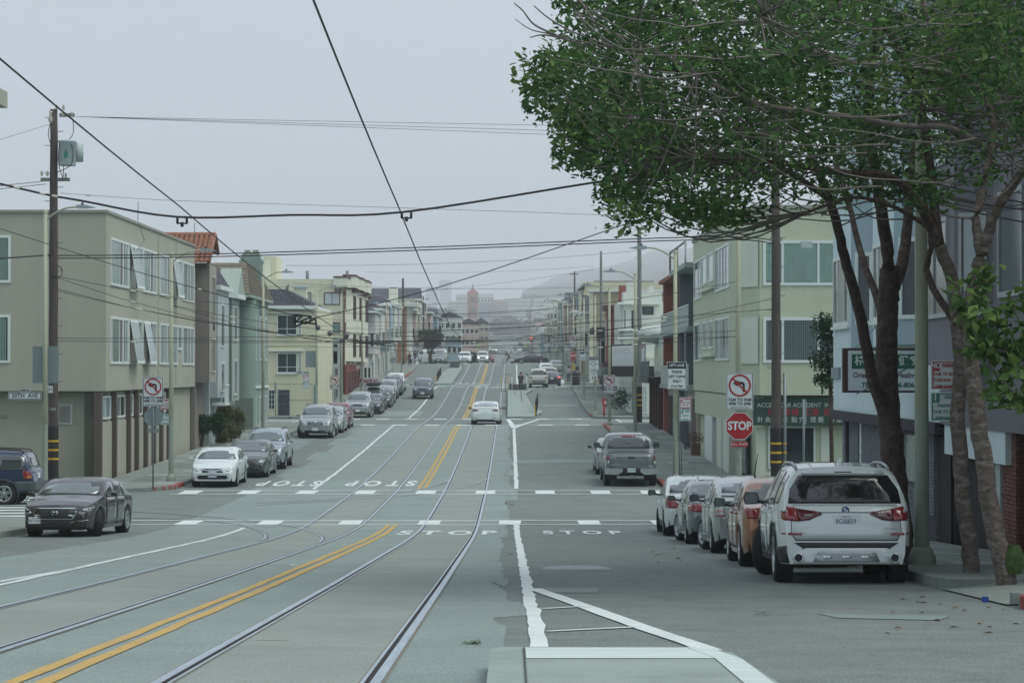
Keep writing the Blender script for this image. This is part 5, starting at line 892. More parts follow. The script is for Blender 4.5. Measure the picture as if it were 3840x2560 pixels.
def generic(name, label, px, d, face='front', kind='sedan', mt=None, L=4.7, W=1.82, H=1.46, x=None, lod=1, rw=.33, cat='car', group=None, rear_lit=False, head_lit=False, rails=False, plate='', clad=None, rz=None, grille=DARK, dx=0., **kw):
    """a complete everyday car with lamps, glass, grille, plate, mirrors"""
    rz = (math.pi if face == 'front' else 0.) if rz is None else rz; tall = kind in ('suv', 'boxsuv', 'van', 'minivan', 'pickup')
    xx = x if x is not None else X(px, d)
    c = Car(name, label, xx, d + (L / 2 if face != 'side' else 0), rz, kind, L, W, H, mt, rw, cat=cat, group=group, lod=lod, clad=clad, low=.3 if tall else .2, **kw); k = c.k; hw = W / 2; bt = c.belt
    roof = H - (.06 if tall else .04); sp = {'suv': [(.1, .25), (.265, .44), (.455, .66)], 'boxsuv': [(.07, .24), (.26, .44), (.46, .65)], 'sedan': [(.24, .33), (.34, .46), (.475, .64)], 'hatch': [(.17, .3), (.31, .45), (.465, .68)], 'fast': [(.24, .42), (.435, .66)], 'pickup': [(.42, .54), (.555, .66)], 'van': [(.05, .3), (.32, .56), (.66, .8)], 'minivan': [(.1, .3), (.315, .5), (.515, .72)]}[kind]
    zt = {'sedan': 1.38, 'fast': 1.36, 'hatch': 1.4, 'suv': 1.58, 'boxsuv': 1.66, 'pickup': 1.82, 'van': 1.84, 'minivan': 1.6}[kind] * k; z0 = {'sedan': 1.03, 'fast': 1.0, 'hatch': 1.0, 'suv': 1.19, 'boxsuv': 1.27, 'pickup': 1.4, 'van': 1.36, 'minivan': 1.16}[kind] * k
    r0 = {'sedan': 1.08, 'fast': 1.12, 'hatch': 1.15, 'suv': 1.13, 'boxsuv': 1.22, 'pickup': 1.36, 'van': 1.3, 'minivan': 1.15}[kind] * k
    c.glass(sp, (z0, zt), (r0, zt - .02), front=CGW if lod < 2 else CGW)
    if lod < 2: c.doors([(sp[-2][0] - .01, sp[-2][1] + .007), (sp[-1][0] - .007, min(.69, sp[-1][1] + .03))], z0=.36)
    c.mirrors(sp[-1][1] - .015, bt + .08, kw.get('mm'))
    nose = L / 2; hz = {'sedan': .68, 'fast': .68, 'hatch': .72, 'suv': .84, 'boxsuv': .92, 'pickup': 1.0, 'van': .92, 'minivan': .8}[kind] * k; lm = LIT if head_lit else CLEAR
    c.patch('headlight', [(hw * .56, hz - .07), (hw * .9, hz - .02), (hw * .93, hz + .08), (hw * .6, hz + .045)], 'F', lm, .012, mirror=True)
    c.patch('grille', [(-hw * .45, hz - .1), (hw * .45, hz - .1), (hw * .5, hz + .04), (-hw * .5, hz + .04)], 'F', grille, .008); c.patch('lower_grille', [(-hw * .6, .32), (hw * .6, .32), (hw * .62, .46), (-hw * .62, .46)], 'F', TRIM, .008); c.plate('', 'F', .52)
    tz = {'sedan': .88, 'fast': .9, 'hatch': .92, 'suv': .95, 'boxsuv': 1.0, 'pickup': 1.05, 'van': 1.1, 'minivan': .98}[kind] * k; hgt = .2 if tall else .1; rl = BRK if rear_lit else REDL
    c.patch('taillight', [(hw * .62, tz - hgt * .5), (hw * .93, tz - hgt * .5), (hw * .93, tz + hgt * .5), (hw * .66, tz + hgt * .45)], 'R', rl, .012, mirror=True); c.plate(plate, 'R', tz - .1 if kind != 'boxsuv' else tz - .02, head=False)
    c.patch('bumper', [(-hw * .9, .36), (hw * .9, .36), (hw * .92, .52), (-hw * .92, .52)], 'R', TRIM if tall else mt, .012)
    if rails: c.rails(.12, .5, TRIM if rails == 2 else SILV)
    return c
PW, PSIL, PGR, PBLK, PBLUE, PRED, PCOP, PBR = paint('white', (.66, .69, .69)), paint('silver', (.36, .38, .39), .55, .32), paint('graphite', (.055, .062, .067), .35), paint('black', (.012, .013, .015)), paint('navy', (.016, .03, .085), .2), paint('red', (.16, .015, .02), .2), paint('copper', (.30, .115, .05), .45, .3), paint('umber', (.02, .016, .017), .2)
PLB, PGOLD, PNV, PSL2 = paint('ice_blue', (.33, .38, .43), .5), paint('champagne', (.4, .39, .34), .5), paint('midnight', (.02, .025, .04), .3), paint('steel', (.16, .175, .185), .5)
# --- white sport utility, nearest on the right
c = Car('parked_car', 'white sport utility car parked nearest by the big tree, rear facing', (3190 - 1918) * 33.3 / FP, 33.25 + 2.36, R(-1.8), 'suv', 4.71, 1.9, 1.68, PW, .375, spokes=5, cat='car', group='cars parked along the right kerb', steer=R(-24), clad=TRIM, low=.28, rear=.1, rl=.0, tumble=.4)
c.glass([(.115, .215), (.225, .42), (.435, .665)], (1.2, 1.58), (1.11, 1.5), top=.09, rearm=mat('privacy_glass', (.012, .012, .014), .05, var=0, spec=1), rbot=.17, rtop=.33); c.doors([(.215, .425), (.432, .69)], z0=.42)
hw = .95; c.mirrors(.66, 1.16, TRIM, .24, .19, .1)
c.patch('tailgate_seam', [(-.7, .6), (.7, .6), (.76, .72), (.745, 1.0), (.72, 1.09), (-.72, 1.09), (-.745, 1.0), (-.76, .72)], 'R', SEAM, .002); tg = c.patch('tailgate', [(-.69, .612), (.69, .612), (.75, .72), (.735, 1.0), (.71, 1.085), (-.71, 1.085), (-.735, 1.0), (-.75, .72)], 'R', PW, .007)
for sg in (-1, 1):
    c.patch('taillight', [(sg * .64, .87), (sg * .935, .88), (sg * .935, 1.03), (sg * .8, 1.075), (sg * .67, 1.045)], 'R', REDL, .022, seg=.08); c.patch('taillight_inner', [(sg * .33, .965), (sg * .5, .885), (sg * .65, .868), (sg * .68, 1.045), (sg * .36, .998)], 'R', REDD, .017, seg=.08)
    c.patch('reflector', [(sg * .62, .675), (sg * .88, .685), (sg * .88, .715), (sg * .6, .705)], 'R', REDL, .014, seg=.08)
    c.disc('exhaust_pipe', 'R', sg * .66, .365, .055, SIGNK, .05, CHROME)
    c.patch('lamp_stripe', [(sg * .45, .95), (sg * .57, .945), (sg * .57, .955), (sg * .45, .965)], 'R', CLEAR, .022, seg=.1)
c.patch('black_valance', [(-.86, .29), (.86, .29), (.86, .52), (.7, .575), (-.7, .575), (-.86, .52)], 'R', TRIM, .012); c.patch('rear_diffuser', [(-.73, .29), (.73, .29), (.7, .42), (.56, .5), (-.56, .5), (-.7, .42)], 'R', PW, .022)
for sg in (-1, 1): c.patch('black_corner', [(-2.33, .29), (-1.84, .29), (-1.82, .5), (-2.33, .53)], 'S', TRIM, .014, sg)
c.patch('skid_plate', [(-.46, .31), (.46, .31), (.4, .44), (-.4, .44)], 'R', SILV, .03)
for x in (-.26, 0, .26): c.patch('skid_boss', [(x - .05, .36), (x + .05, .36), (x + .06, .395), (x - .06, .395)], 'R', CHROME, .045)
c.disc('badge', 'R', 0, 1.02, .042, mat('badge_blue', (.03, .12, .4), .3), .02, TRIM)
p = c.cast('R', 0, 1.02); b = MB()
for a0 in (math.pi / 2, -math.pi / 2): P = [(0, 0)] + [(.036 * math.cos(a0 + k * math.pi / 8), .036 * math.sin(a0 + k * math.pi / 8)) for k in range(5)]; b.add([(x, p.y - .0225, 1.02 + z) for x, z in P], [tuple(range(6))])
b.build('badge_quarter', SIGNW, c.t, False); c.plate('8GIB859', 'R', .875, w=.33, h=.175); q = c.cast('R', -.57, .77)
text('X3', .09, (-.57, q.y - .012, .77), CHROME, c.t, world=False, sx=1.4); text('xDrive30i', .05, (.6, q.y - .012, .77), SILV, c.t, world=False); c.rails(.13, .56); c.aerial(.2, .1)
c.patch('spoiler', [(-.58, 1.52), (.58, 1.52), (.56, 1.565), (-.56, 1.565)], 'R', PW, .03); c.patch('brake_lamp', [(-.12, 1.535), (.12, 1.535), (.12, 1.55), (-.12, 1.55)], 'R', REDD, .034)
c.patch('number_recess', [(-.36, .985), (.36, .985), (.36, .992), (-.36, .992)], 'R', SEAM, .012)
q = MB(); q.lathe([(0, -.02), (.13, 0), (.15, .05), (.11, .12)], (.42, -1.75, 1.05), 12); tag(q.build('seat_headrest', TRIM, c.t, False))
# --- copper sedan
def rearcar(label, px, d, kind, m, L, W, H, tail, plate='', steer=0., rw=.32, **k):
    c = Car('parked_car', label, X(px, d) + W / 2 * 0, d + L / 2, R(k.pop('yaw', 0)), kind, L, W, H, m, rw, cat='car', group='cars parked along the right kerb', steer=steer, **k); return c
XR = 4.52
def pk_(label, d, kind, m, L, W, H, x=XR, **k): return Car('parked_car', label, x, d + L / 2, R(k.pop('yaw', 0)), kind, L, W, H, m, k.pop('rw', .325), cat='car', group='cars parked along the right kerb', **k)
c = pk_('copper orange sedan parked behind the white sport utility car', 39.4, 'sedan', PCOP, 4.6, 1.86, 1.47, x=4.72, yaw=-1.2, spokes=5, rw=.335, steer=R(0)); c.glass([(.22, .31), (.325, .46), (.475, .65)], (1.03, 1.38), (1.07, 1.38), side=mat('tinted_side_glass', (.05, .06, .055), .05, var=.1, spec=1)); c.doors([(.265, .465), (.472, .69)]); c.mirrors(.635, 1.04, TRIM, .22, .16)
for sg in (-1, 1): c.patch('taillight', [(sg * .58, .82), (sg * .9, .79), (sg * .92, .93), (sg * .86, 1.0), (sg * .7, .97)], 'R', REDL, .016, seg=.08); c.patch('taillight', [(-2.26, .8), (-1.98, .93), (-1.9, 1.01), (-2.24, .97)], 'S', REDL, .012, sg)
c.plate('', 'R', .75); c.patch('bumper_seam', [(-.85, .6), (.85, .6), (.85, .612), (-.85, .612)], 'R', SEAM, .003)
# --- dented silver hatchback
c = pk_('silver hatchback with dented bumper and split rear window', 46.6, 'hatch', PSIL, 4.45, 1.74, 1.5, x=4.76, yaw=-.6, rw=.315, spokes=7, steer=R(14)); c.glass([(.2, .31), (.325, .47), (.485, .71)], (1.0, 1.4), (1.18, 1.4), rbot=.2, rtop=.3, rearm=mat('hatch_glass', (.1, .115, .12), .06, var=.1, spec=1)); c.doors([(.27, .475), (.482, .7)]); c.mirrors(.69, 1.05, TRIM, .21, .15)
c.patch('lower_rear_window', [(-.6, .98), (.6, .98), (.57, 1.11), (-.57, 1.11)], 'R', mat('privacy_glass'), .012); c.patch('spoiler', [(-.68, 1.12), (.68, 1.12), (.66, 1.16), (-.66, 1.16)], 'R', PSIL, .03)
for sg in (-1, 1): c.patch('taillight', [(sg * .62, .72), (sg * .84, .72), (sg * .86, .8), (sg * .8, 1.1), (sg * .64, 1.08)], 'R', CLEAR, .016, seg=.08); c.patch('taillight_red', [(sg * .64, .725), (sg * .84, .725), (sg * .85, .77), (sg * .64, .77)], 'R', REDL, .02, seg=.08); c.patch('taillight_amber', [(sg * .645, .8), (sg * .83, .8), (sg * .83, .87), (sg * .645, .87)], 'R', mat('lamp_pink', (.45, .2, .2), .15, coat=1), .019, seg=.08)
c.patch('tailgate_seam', [(-.6, .66), (.6, .66), (.62, .68), (.6, .69), (-.6, .69), (-.62, .68)], 'R', SEAM, .004); c.plate('', 'R', .84, x=.0); c.patch('bumper_sticker', [(-.52, .5), (-.36, .5), (-.36, .58), (-.52, .58)], 'R', mat('sticker_blue', (.3, .4, .46), .5), .012); text('S', .07, (-.48, c.cast('R', -.48, .54).y - .016, .54), PLTX, c.t, world=False); text('TOYOTA', .05, (-.42, c.cast('R', -.42, .9).y - .01, .8), TRIM, c.t, world=False)
b = MB(); b.tube([(.05, -1.98, 1.2), (.5, -1.95, 1.24), (.62, -1.95, 1.2)], .018, 6); b.build('rear_wiper', TRIM, c.t, False); b = MB(); b.tube([(.05, -1.2, 1.46), (.03, -1.22, 1.52), (.09, -1.3, 1.95)], [.03, .015, .006], 6); b.build('roof_aerial', TRIM, c.t, False)
for v in c.body.data.vertices:   # the dent
    if v.co.y < -2.0 and v.co.z < .68 and v.co.z > .4: g = math.exp(-(((v.co.x + .62) / .2) ** 2 + ((v.co.z - .56) / .1) ** 2)); v.co.y += .09 * g
# --- grey coupe-like sedan and white sedan
c = pk_('steel grey sedan parked ahead of the silver hatchback', 53.3, 'sedan', PSL2, 4.6, 1.78, 1.42, x=4.75, spokes=7, steer=R(12)); c.glass([(.22, .31), (.325, .46), (.475, .65)], (1.0, 1.34), (1.05, 1.34)); c.doors([(.3, .68)]); c.mirrors(.64, 1.0, TRIM, .2, .13)
for sg in (-1, 1): c.patch('taillight', [(sg * .45, .74), (sg * .86, .72), (sg * .88, .86), (sg * .8, .92), (sg * .5, .88)], 'R', REDL, .014, seg=.08); c.patch('taillight', [(-2.26, .74), (-1.95, .75), (-1.95, .88), (-2.22, .9)], 'S', REDL, .012, sg)
c.plate('', 'R', .8)
c = pk_('white sedan parked farthest ahead in the near right row', 59.8, 'sedan', PW, 4.85, 1.85, 1.48, x=4.72, yaw=-.8, spokes=9, rim=RIMD, steer=R(-10), rw=.34); c.glass([(.22, .31), (.325, .46), (.475, .65)], (1.03, 1.38), (1.08, 1.4)); c.doors([(.265, .465), (.472, .69)]); c.mirrors(.64, 1.04, TRIM, .22, .15); c.aerial(.32, .08)
for sg in (-1, 1): c.patch('taillight', [(sg * .5, .72), (sg * .88, .7), (sg * .9, .98), (sg * .72, 1.0)], 'R', REDL, .014, seg=.08); c.patch('taillight', [(-2.36, .72), (-2.15, .78), (-2.12, .98), (-2.3, 1.0)], 'S', REDL, .012, sg)
c.plate('', 'R', .82)
# --- grey pickup
c = Car('pickup_truck', 'grey pickup truck with chrome bumper parked on the right past the crossing', X(2365, 91.3) + 0, 91.3 + 2.9, 0, 'pickup', 5.8, 2.03, 1.93, PSL2, .4, wb=.62, cat='pickup truck', low=.42, rear=.04, spokes=5, tumble=.22); hw = 1.015
c.glass([(.42, .54), (.555, .67)], (1.4, 1.82), (1.36, 1.76), rbot=.2, rtop=.3, rearm=CGL_); c.doors([(.41, .55), (.557, .71)], z0=.5); c.mirrors(.655, 1.42, TRIM, .26, .22, .1)
c.patch('tailgate', [(-.82, .74), (.82, .74), (.82, 1.2), (-.82, 1.2)], 'R', PSL2, .02); c.patch('bed_rail', [(-.84, 1.205), (.84, 1.205), (.84, 1.26), (-.84, 1.26)], 'R', mat('bed_grey', (.12, .13, .14), .5), .012); c.patch('tailgate_handle', [(-.13, 1.06), (.13, 1.06), (.13, 1.14), (-.13, 1.14)], 'R', TRIM, .03)
for sg in (-1, 1): c.patch('taillight', [(sg * .845, .98), (sg * 1.0, .98), (sg * 1.0, 1.2), (sg * .845, 1.2)], 'R', REDL, .025, seg=.08); c.patch('reversing_lamp', [(sg * .845, .84), (sg * 1.0, .84), (sg * 1.0, .97), (sg * .845, .97)], 'R', CLEAR, .022, seg=.08)
b = MB(); b.prism([(-1.0, .48), (-.5, .46), (-.36, .56), (.36, .56), (.5, .46), (1.0, .48), (1.0, .68), (.45, .66), (.3, .5), (-.3, .5), (-.45, .66), (-1.0, .68)][:6] + [(1.0, .7), (-1.0, .7)], lambda p: (p[0], -3.06, p[1]), lambda p: (p[0], -2.85, p[1])); b.build('chrome_bumper', mat('chrome_bumper', (.5, .52, .53), .25, .85), c.t, False)
c.bar('plate_recess', TRIM, -.34, .34, -3.075, -3.05, .54, .7); q = thing('x', 'x', 'x'); bpy.data.objects.remove(q); b = MB(); b.box(-.155, .155, -3.1, -3.078, .56, .7); o = b.build('licence_plate', PLATE, c.t, False); text('26137H1', .1, (0, -3.103, .63), PLTX, o, world=False, sx=.85, bold=.002)
text('TUNDRA', .1, (-.58, c.cast('R', 0, .86).y - .024, .84), CHROME, c.t, world=False); text('4x4', .07, (.68, c.cast('R', 0, .86).y - .024, .82), CHROME, c.t, world=False); c.patch('brake_lamp', [(-.26, 1.8), (.26, 1.8), (.26, 1.86), (-.26, 1.86)], 'R', REDL, .03)
for x in (-.68, .68): c.bar('mud_flap', TRIM, x - .16, x + .16, -2.3, -2.27, .2, .6)
c.bar('tow_hitch', METAL, -.05, .05, -3.1, -2.8, .38, .44)
generic('parked_car', 'silver car half hidden ahead of the grey pickup', 2296, 99.5, 'rear', 'sedan', PSIL, x=4.35, group='cars parked along the right kerb')
# --- white electric fastback driving away
c = Car('moving_car', 'white fastback car driving away on the tracks past the second crossing', X(1821, 152) - 0, 152 + 2.35, R(-1.5), 'fast', 4.69, 1.87, 1.44, PW, .34, spokes=9, rim=RIMD, rear=.16); hw = .935
c.glass([(.24, .42), (.435, .67)], (1.0, 1.36), (1.13, 1.4), rbot=.2, rtop=.34, rearm=mat('sky_glass', (.2, .23, .26), .05, .3, spec=1, var=0, coat=1)); c.doors([(.3, .43), (.437, .68)]); c.mirrors(.655, 1.0, TRIM, .2, .13, .12)
for sg in (-1, 1): c.patch('taillight', [(sg * .4, .88), (sg * .84, .84), (sg * .88, .95), (sg * .78, .99), (sg * .5, .95)], 'R', REDD, .016, seg=.1); c.patch('reflector', [(sg * .45, .42), (sg * .7, .42), (sg * .7, .44), (sg * .45, .44)], 'R', REDL, .012)
c.plate('', 'R', .78); c.patch('spoiler', [(-.75, 1.03), (.75, 1.03), (.73, 1.06), (-.73, 1.06)], 'R', PW, .03); c.patch('diffuser', [(-.8, .24), (.8, .24), (.8, .34), (-.8, .34)], 'R', TRIM, .012)
# --- dark brown sedan, near left
c = Car('parked_car', 'dark brown sedan with chrome grille parked at the near left kerb', X(235, 59.4), 59.4 + 2.3, R(180 - 4.5), 'sedan', 4.79, 1.84, 1.45, PBR, .345, spokes=5, cat='car', group='cars parked along the left kerb', steer=R(24)); hw = .92
c.glass([(.22, .31), (.325, .46), (.475, .655)], (1.03, 1.37), (1.07, 1.36)); c.doors([(.27, .465), (.472, .69)]); c.mirrors(.645, 1.03, PBR, .2, .14)
c.patch('grille_surround', [(-.46, .44), (.46, .44), (.55, .62), (.5, .73), (-.5, .73), (-.55, .62)], 'F', CHROME, .012, seg=.1); c.patch('grille', [(-.43, .465), (.43, .465), (.515, .62), (.47, .705), (-.47, .705), (-.515, .62)], 'F', TRIM, .022, seg=.1)
p = c.cast('F', 0, .6); b = MB(); 
for sg in (-1, 1): b.tube([(sg * .02, p.y + .04, .57), (sg * .07, p.y + .04, .575), (sg * .095, p.y + .04, .6), (sg * .07, p.y + .04, .63), (sg * .03, p.y + .04, .635), (0, p.y + .04, .62), (-sg * .0, p.y + .04, .6)], .012, 6)
b.build('badge', CHROME, c.t, False)
for sg in (-1, 1): hl = c.patch('headlight', [(sg * .57, .6), (sg * .66, .57), (sg * .85, .66), (sg * .87, .75), (sg * .7, .7)], 'F', CLEAR, .014, seg=.08); c.patch('headlight_core', [(sg * .64, .61), (sg * .76, .63), (sg * .76, .68), (sg * .64, .665)], 'F', SIGNK, .02, seg=.06); c.patch('fog_trim', [(sg * .56, .36), (sg * .8, .38), (sg * .8, .44), (sg * .58, .42)], 'F', TRIM, .01); c.patch('chrome_blade', [(sg * .58, .385), (sg * .8, .415), (sg * .8, .435), (sg * .58, .405)], 'F', CHROME, .02)
c.patch('lower_grille', [(-.5, .3), (.5, .3), (.5, .4), (-.5, .4)], 'F', TRIM, .01); c.plate('7NTY665', 'F', .42, x=.5, w=.3, h=.16); c.patch('front_lip', [(-.8, .26), (.8, .26), (.8, .285), (-.8, .285)], 'F', TRIM, .02)
# --- blue off-roader on the side street
c = Car('parked_car', 'dark blue off-roader seen side on at the left edge', X(160, 80) - 2.35, 79.6, R(90 - 2), 'boxsuv', 4.65, 1.84, 1.76, PBLUE, .385, cat='car', spokes=5, clad=mat('grey_cladding', (.09, .1, .11), .5), low=.4, rear=.06, group='cars parked along the left kerb'); hw = .92
c.glass([(.06, .245), (.26, .44), (.455, .65)], (1.27, 1.66), (1.22, 1.62), side=CGL_); c.doors([(.25, .445), (.452, .68)], z0=.5); c.mirrors(.64, 1.28, TRIM, .2, .16)
for sg in (-1, 1): c.patch('taillight', [(-2.27, .86), (-2.02, .86), (-1.98, 1.12), (-2.25, 1.14)], 'S', REDL, .03, sg); c.patch('taillight_amber', [(-2.26, .89), (-2.12, .89), (-2.12, .95), (-2.26, .95)], 'S', AMBER, .036, sg); c.patch('bumper_side', [(-2.3, .5), (-1.72, .5), (-1.72, .78), (-2.3, .78)], 'S', mat('grey_cladding'), .03, sg)
c.rails(.1, .55, TRIM, h=.08); c.plate('', 'R', .95); c.bar('rear_bumper', mat('grey_cladding'), -.9, .9, -2.42, -2.2, .5, .76)
# --- oncoming parked row on the left
def front(label, px, d, kind, m, L=4.7, W=1.82, H=1.46, x=None, **k): return generic('parked_car', label, px, d, 'front', kind, m, L, W, H, x, k.pop('lod', 1), cat='car', group='cars parked along the left kerb', **k)
c = front('white sedan with plain dark grille parked first by the lamp post on the left', 795, 90.6, 'sedan', PW, 4.55, 1.76, 1.44, spokes=10, lod=0); p = c.cast('F', 0, .66); c.patch('chrome_wing', [(-.5, .68), (0, .595), (.5, .68), (.48, .7), (0, .62), (-.48, .7)][:4] + [(.0, .62), (-.5, .7)], 'F', CHROME, .02); c.disc('badge', 'F', 0, .665, .05, CHROME, .03); text('H', .08, (0, c.cast('F', 0, .665).y + .034, .665), TRIM, c.t, rot=(90, 0, 180), world=False); c.plate('6ZZE782', 'F', .47, m=PLATE); c.patch('lower_bar', [(-.6, .36), (.6, .36), (.74, .45), (.7, .47), (-.7, .47), (-.74, .45)], 'F', TRIM, .012); c.patch('sunroof', [(-.4, -.5), (.4, -.5), (.4, .1), (-.4, .1)], 'T', CGL_, .006)
front('dark grey sedan parked second on the left', 905, 97.2, 'sedan', PGR, 4.79, 1.84, 1.45, spokes=7, x=-10.75); front('ice blue wagon with roof rails parked third on the left', 985, 103.4, 'suv', PLB, 4.8, 1.86, 1.68, x=-10.65, rails=2, clad=TRIM)
c = front('silver sport utility car with three pointed star grille', 1180, 132.5, 'suv', PSIL, 4.8, 1.92, 1.78, spokes=5, lod=0, rails=2, rw=.38, clad=None, steer=R(-18)); c.patch('grille_chrome', [(-.4, .74), (.4, .74), (.46, .92), (-.46, .92)], 'F', SILV, .014)
for z in (.77, .81, .85, .89): c.patch('grille_slot', [(-.38, z), (.38, z), (.39, z + .018), (-.39, z + .018)], 'F', SIGNK, .02)
p = c.cast('F', 0, .83); b = MB(); b.lathe([(.1, .03), (.1, .045), (.115, .045), (.115, .03)], (0, p.y, .83), 20, 'y'); [b.tube([(0, p.y + .04, .83), (.1 * math.sin(a), p.y + .04, .83 + .1 * math.cos(a))], .009, 5) for a in (0, 2.09, 4.19)]; b.build('star_badge', CHROME, c.t, False)
front('grey car half hidden behind the silver sport utility car', 1226, 138.8, 'sedan', PSIL, x=-10.6); front('dark red compact sedan parked near the second crossing', 1262, 145, 'sedan', PRED, 4.5, 1.74, 1.5, x=-10.6)
front('silver off-road car parked right after the second crossing', 1343, 171.5, 'boxsuv', PSIL, 4.8, 1.9, 1.8, rails=2, rw=.39, spokes=6, x=-10.95, steer=R(-20)); front('midnight blue sedan behind the silver off-road car', 1390, 179, 'sedan', PNV, x=-10.55); c = front('charcoal sport utility car with a roof box', 1412, 185.5, 'suv', PGR, 4.9, 1.95, 1.74, x=-10.75, rails=2); b = MB(); b.box(-.5, .5, -1.3, .9, 1.86, 2.16); o = b.build('roof_box', TRIM, c.t, False); m_ = o.modifiers.new('b', 'BEVEL'); m_.width = .1; m_.segments = 2
front('grey car tucked behind the roof box car', 1440, 192, 'sedan', PGR, x=-10.5); front('silver sedan parked sixth past the second crossing', 1462, 198.5, 'sedan', PSIL, x=-10.6); front('pale silver sport utility car on the upper left slope', 1466, 206, 'suv', PSIL, x=-10.7, H=1.66); front('dark sport utility car on the upper left slope', 1490, 213, 'suv', PGR, x=-10.6, H=1.66); front('white sport utility car last in the left row', 1507, 220, 'suv', PW, x=-10.7, H=1.66, W=1.85)
generic('moving_car', 'blue grey compact off-roader driving towards the camera', 1582, 207.5, 'front', 'boxsuv', paint('blue_grey', (.1, .115, .14), .4), 4.5, 1.8, 1.68, cat='car', clad=TRIM)
# --- right side beyond the second crossing
def rear(label, px, d, kind, m, L=4.7, W=1.82, H=1.46, **k): return generic('moving_car' if k.pop('mv', 0) else 'parked_car', label, px, d, 'rear', kind, m, L, W, H, cat='car', **k)
c = rear('white off-roader waiting in the right lane by the island', 2018, 231, 'boxsuv', paint('bone', (.5, .5, .44)), 4.6, 1.86, 1.78, mv=1); c.patch('lower_body', [(-.9, .4), (.9, .4), (.9, .72), (-.9, .72)], 'R', mat('cladding_grey', (.2, .2, .2), .6), .016)
rear('dark blue sedan braking at the right kerb', 2068, 239, 'sedan', PNV, W=1.83, rear_lit=True); rear('silver hatchback ahead of the braking sedan', 2070, 251, 'hatch', PSIL); rear('gold off-roader ahead of the silver hatchback', 2062, 262, 'boxsuv', PGOLD, H=1.75); rear('white hatchback near the hill crest on the right', 2046, 284, 'hatch', PW, H=1.6)
rear('pale green car parked beside the white hatchback', 2086, 300, 'sedan', paint('pale_green', (.4, .44, .4)))
generic('moving_car', 'black coupe crossing the avenue at the crest', 1990, 341, 'side', 'sedan', PBLK, 4.7, 1.8, 1.42, rz=R(90), cat='car', rear_lit=False); rear('grey sedan turning at the crest behind the cyclist', 1938, 352, 'sedan', PSL2, mv=1)
# --- up by the crest, left
front('silver sedan parked by the dark tree at the crest', 1634, 338, 'sedan', PSL2, x=-10.3); front('champagne off-roader behind the silver sedan at the crest', 1655, 347, 'boxsuv', PGOLD, x=-10.2, H=1.75); front('white minivan parked left of the tracks at the crest', 1740, 342, 'minivan', PW, 5.0, 1.95, 1.75); generic('parked_van', 'white van standing side on behind the dark tree', 1608, 356, 'side', 'van', PW, 5.4, 2., 2.1, rz=R(90), cat='van', lod=2)
c = generic('moving_van', 'white delivery van with headlights on coming over the crest', 1808, 405, 'front', 'van', PW, 5.2, 2.0, 2.0, cat='van', head_lit=True); c.patch('grille', [(-.5, .86), (.5, .86), (.5, 1.0), (-.5, 1.0)], 'F', SIGNK, .02)
# --- distant traffic
for lab, px, py, d, kind, m, face, lit in (('dark red pickup following the white van', 1833, 1336, 440, 'pickup', PRED, 'front', 0), ('dark car crossing far beyond the van', 1838, 1314, 880, 'sedan', PNV, 'side', 0), ('grey car parked far left beyond the hedge', 1786, 1334, 480, 'sedan', PSL2, 'front', 0), ('silver wagon crossing side on far down the street', 1880, 1314, 880, 'suv', PSIL, 'side', 0), ('white wagon following the silver wagon far away', 1900, 1311, 895, 'suv', PW, 'side', 0), ('white car with bright headlights far beyond the crest', 1853, 1310, 930, 'suv', PW, 'front', 1), ('white van far beyond the crossing cars', 1830, 1303, 960, 'van', PW, 'front', 0), ('white sedan seen from behind far down the right lane', 1946, 1313, 900, 'sedan', PW, 'rear', 0), ('dark car crossing behind the far white sedan', 1962, 1309, 925, 'sedan', PBLK, 'side', 0), ('white car high up the far slope', 1948, 1281, 1120, 'suv', PW, 'rear', 0), ('dark van high up the far slope', 1950, 1292, 1060, 'van', PGR, 'rear', 0), ('grey van below the dark van on the far slope', 1928, 1299, 1010, 'van', PLB, 'rear', 0), ('silver parked car beyond the black coupe', 1958, 1330, 480, 'sedan', PSIL, 'rear', 0), ('white parked car beyond the black coupe', 1968, 1336, 455, 'hatch', PW, 'rear', 0), ('grey parked car farthest beyond the black coupe', 1954, 1325, 520, 'sedan', PSL2, 'rear', 0)):
    generic('distant_car', lab, px, d, face, kind, m, L=4.6, W=1.85, H={'van': 2.1, 'suv': 1.7, 'pickup': 1.8}.get(kind, 1.48), cat='car', lod=2, head_lit=bool(lit), rz=R(90) if face == 'side' else None, group='distant traffic')
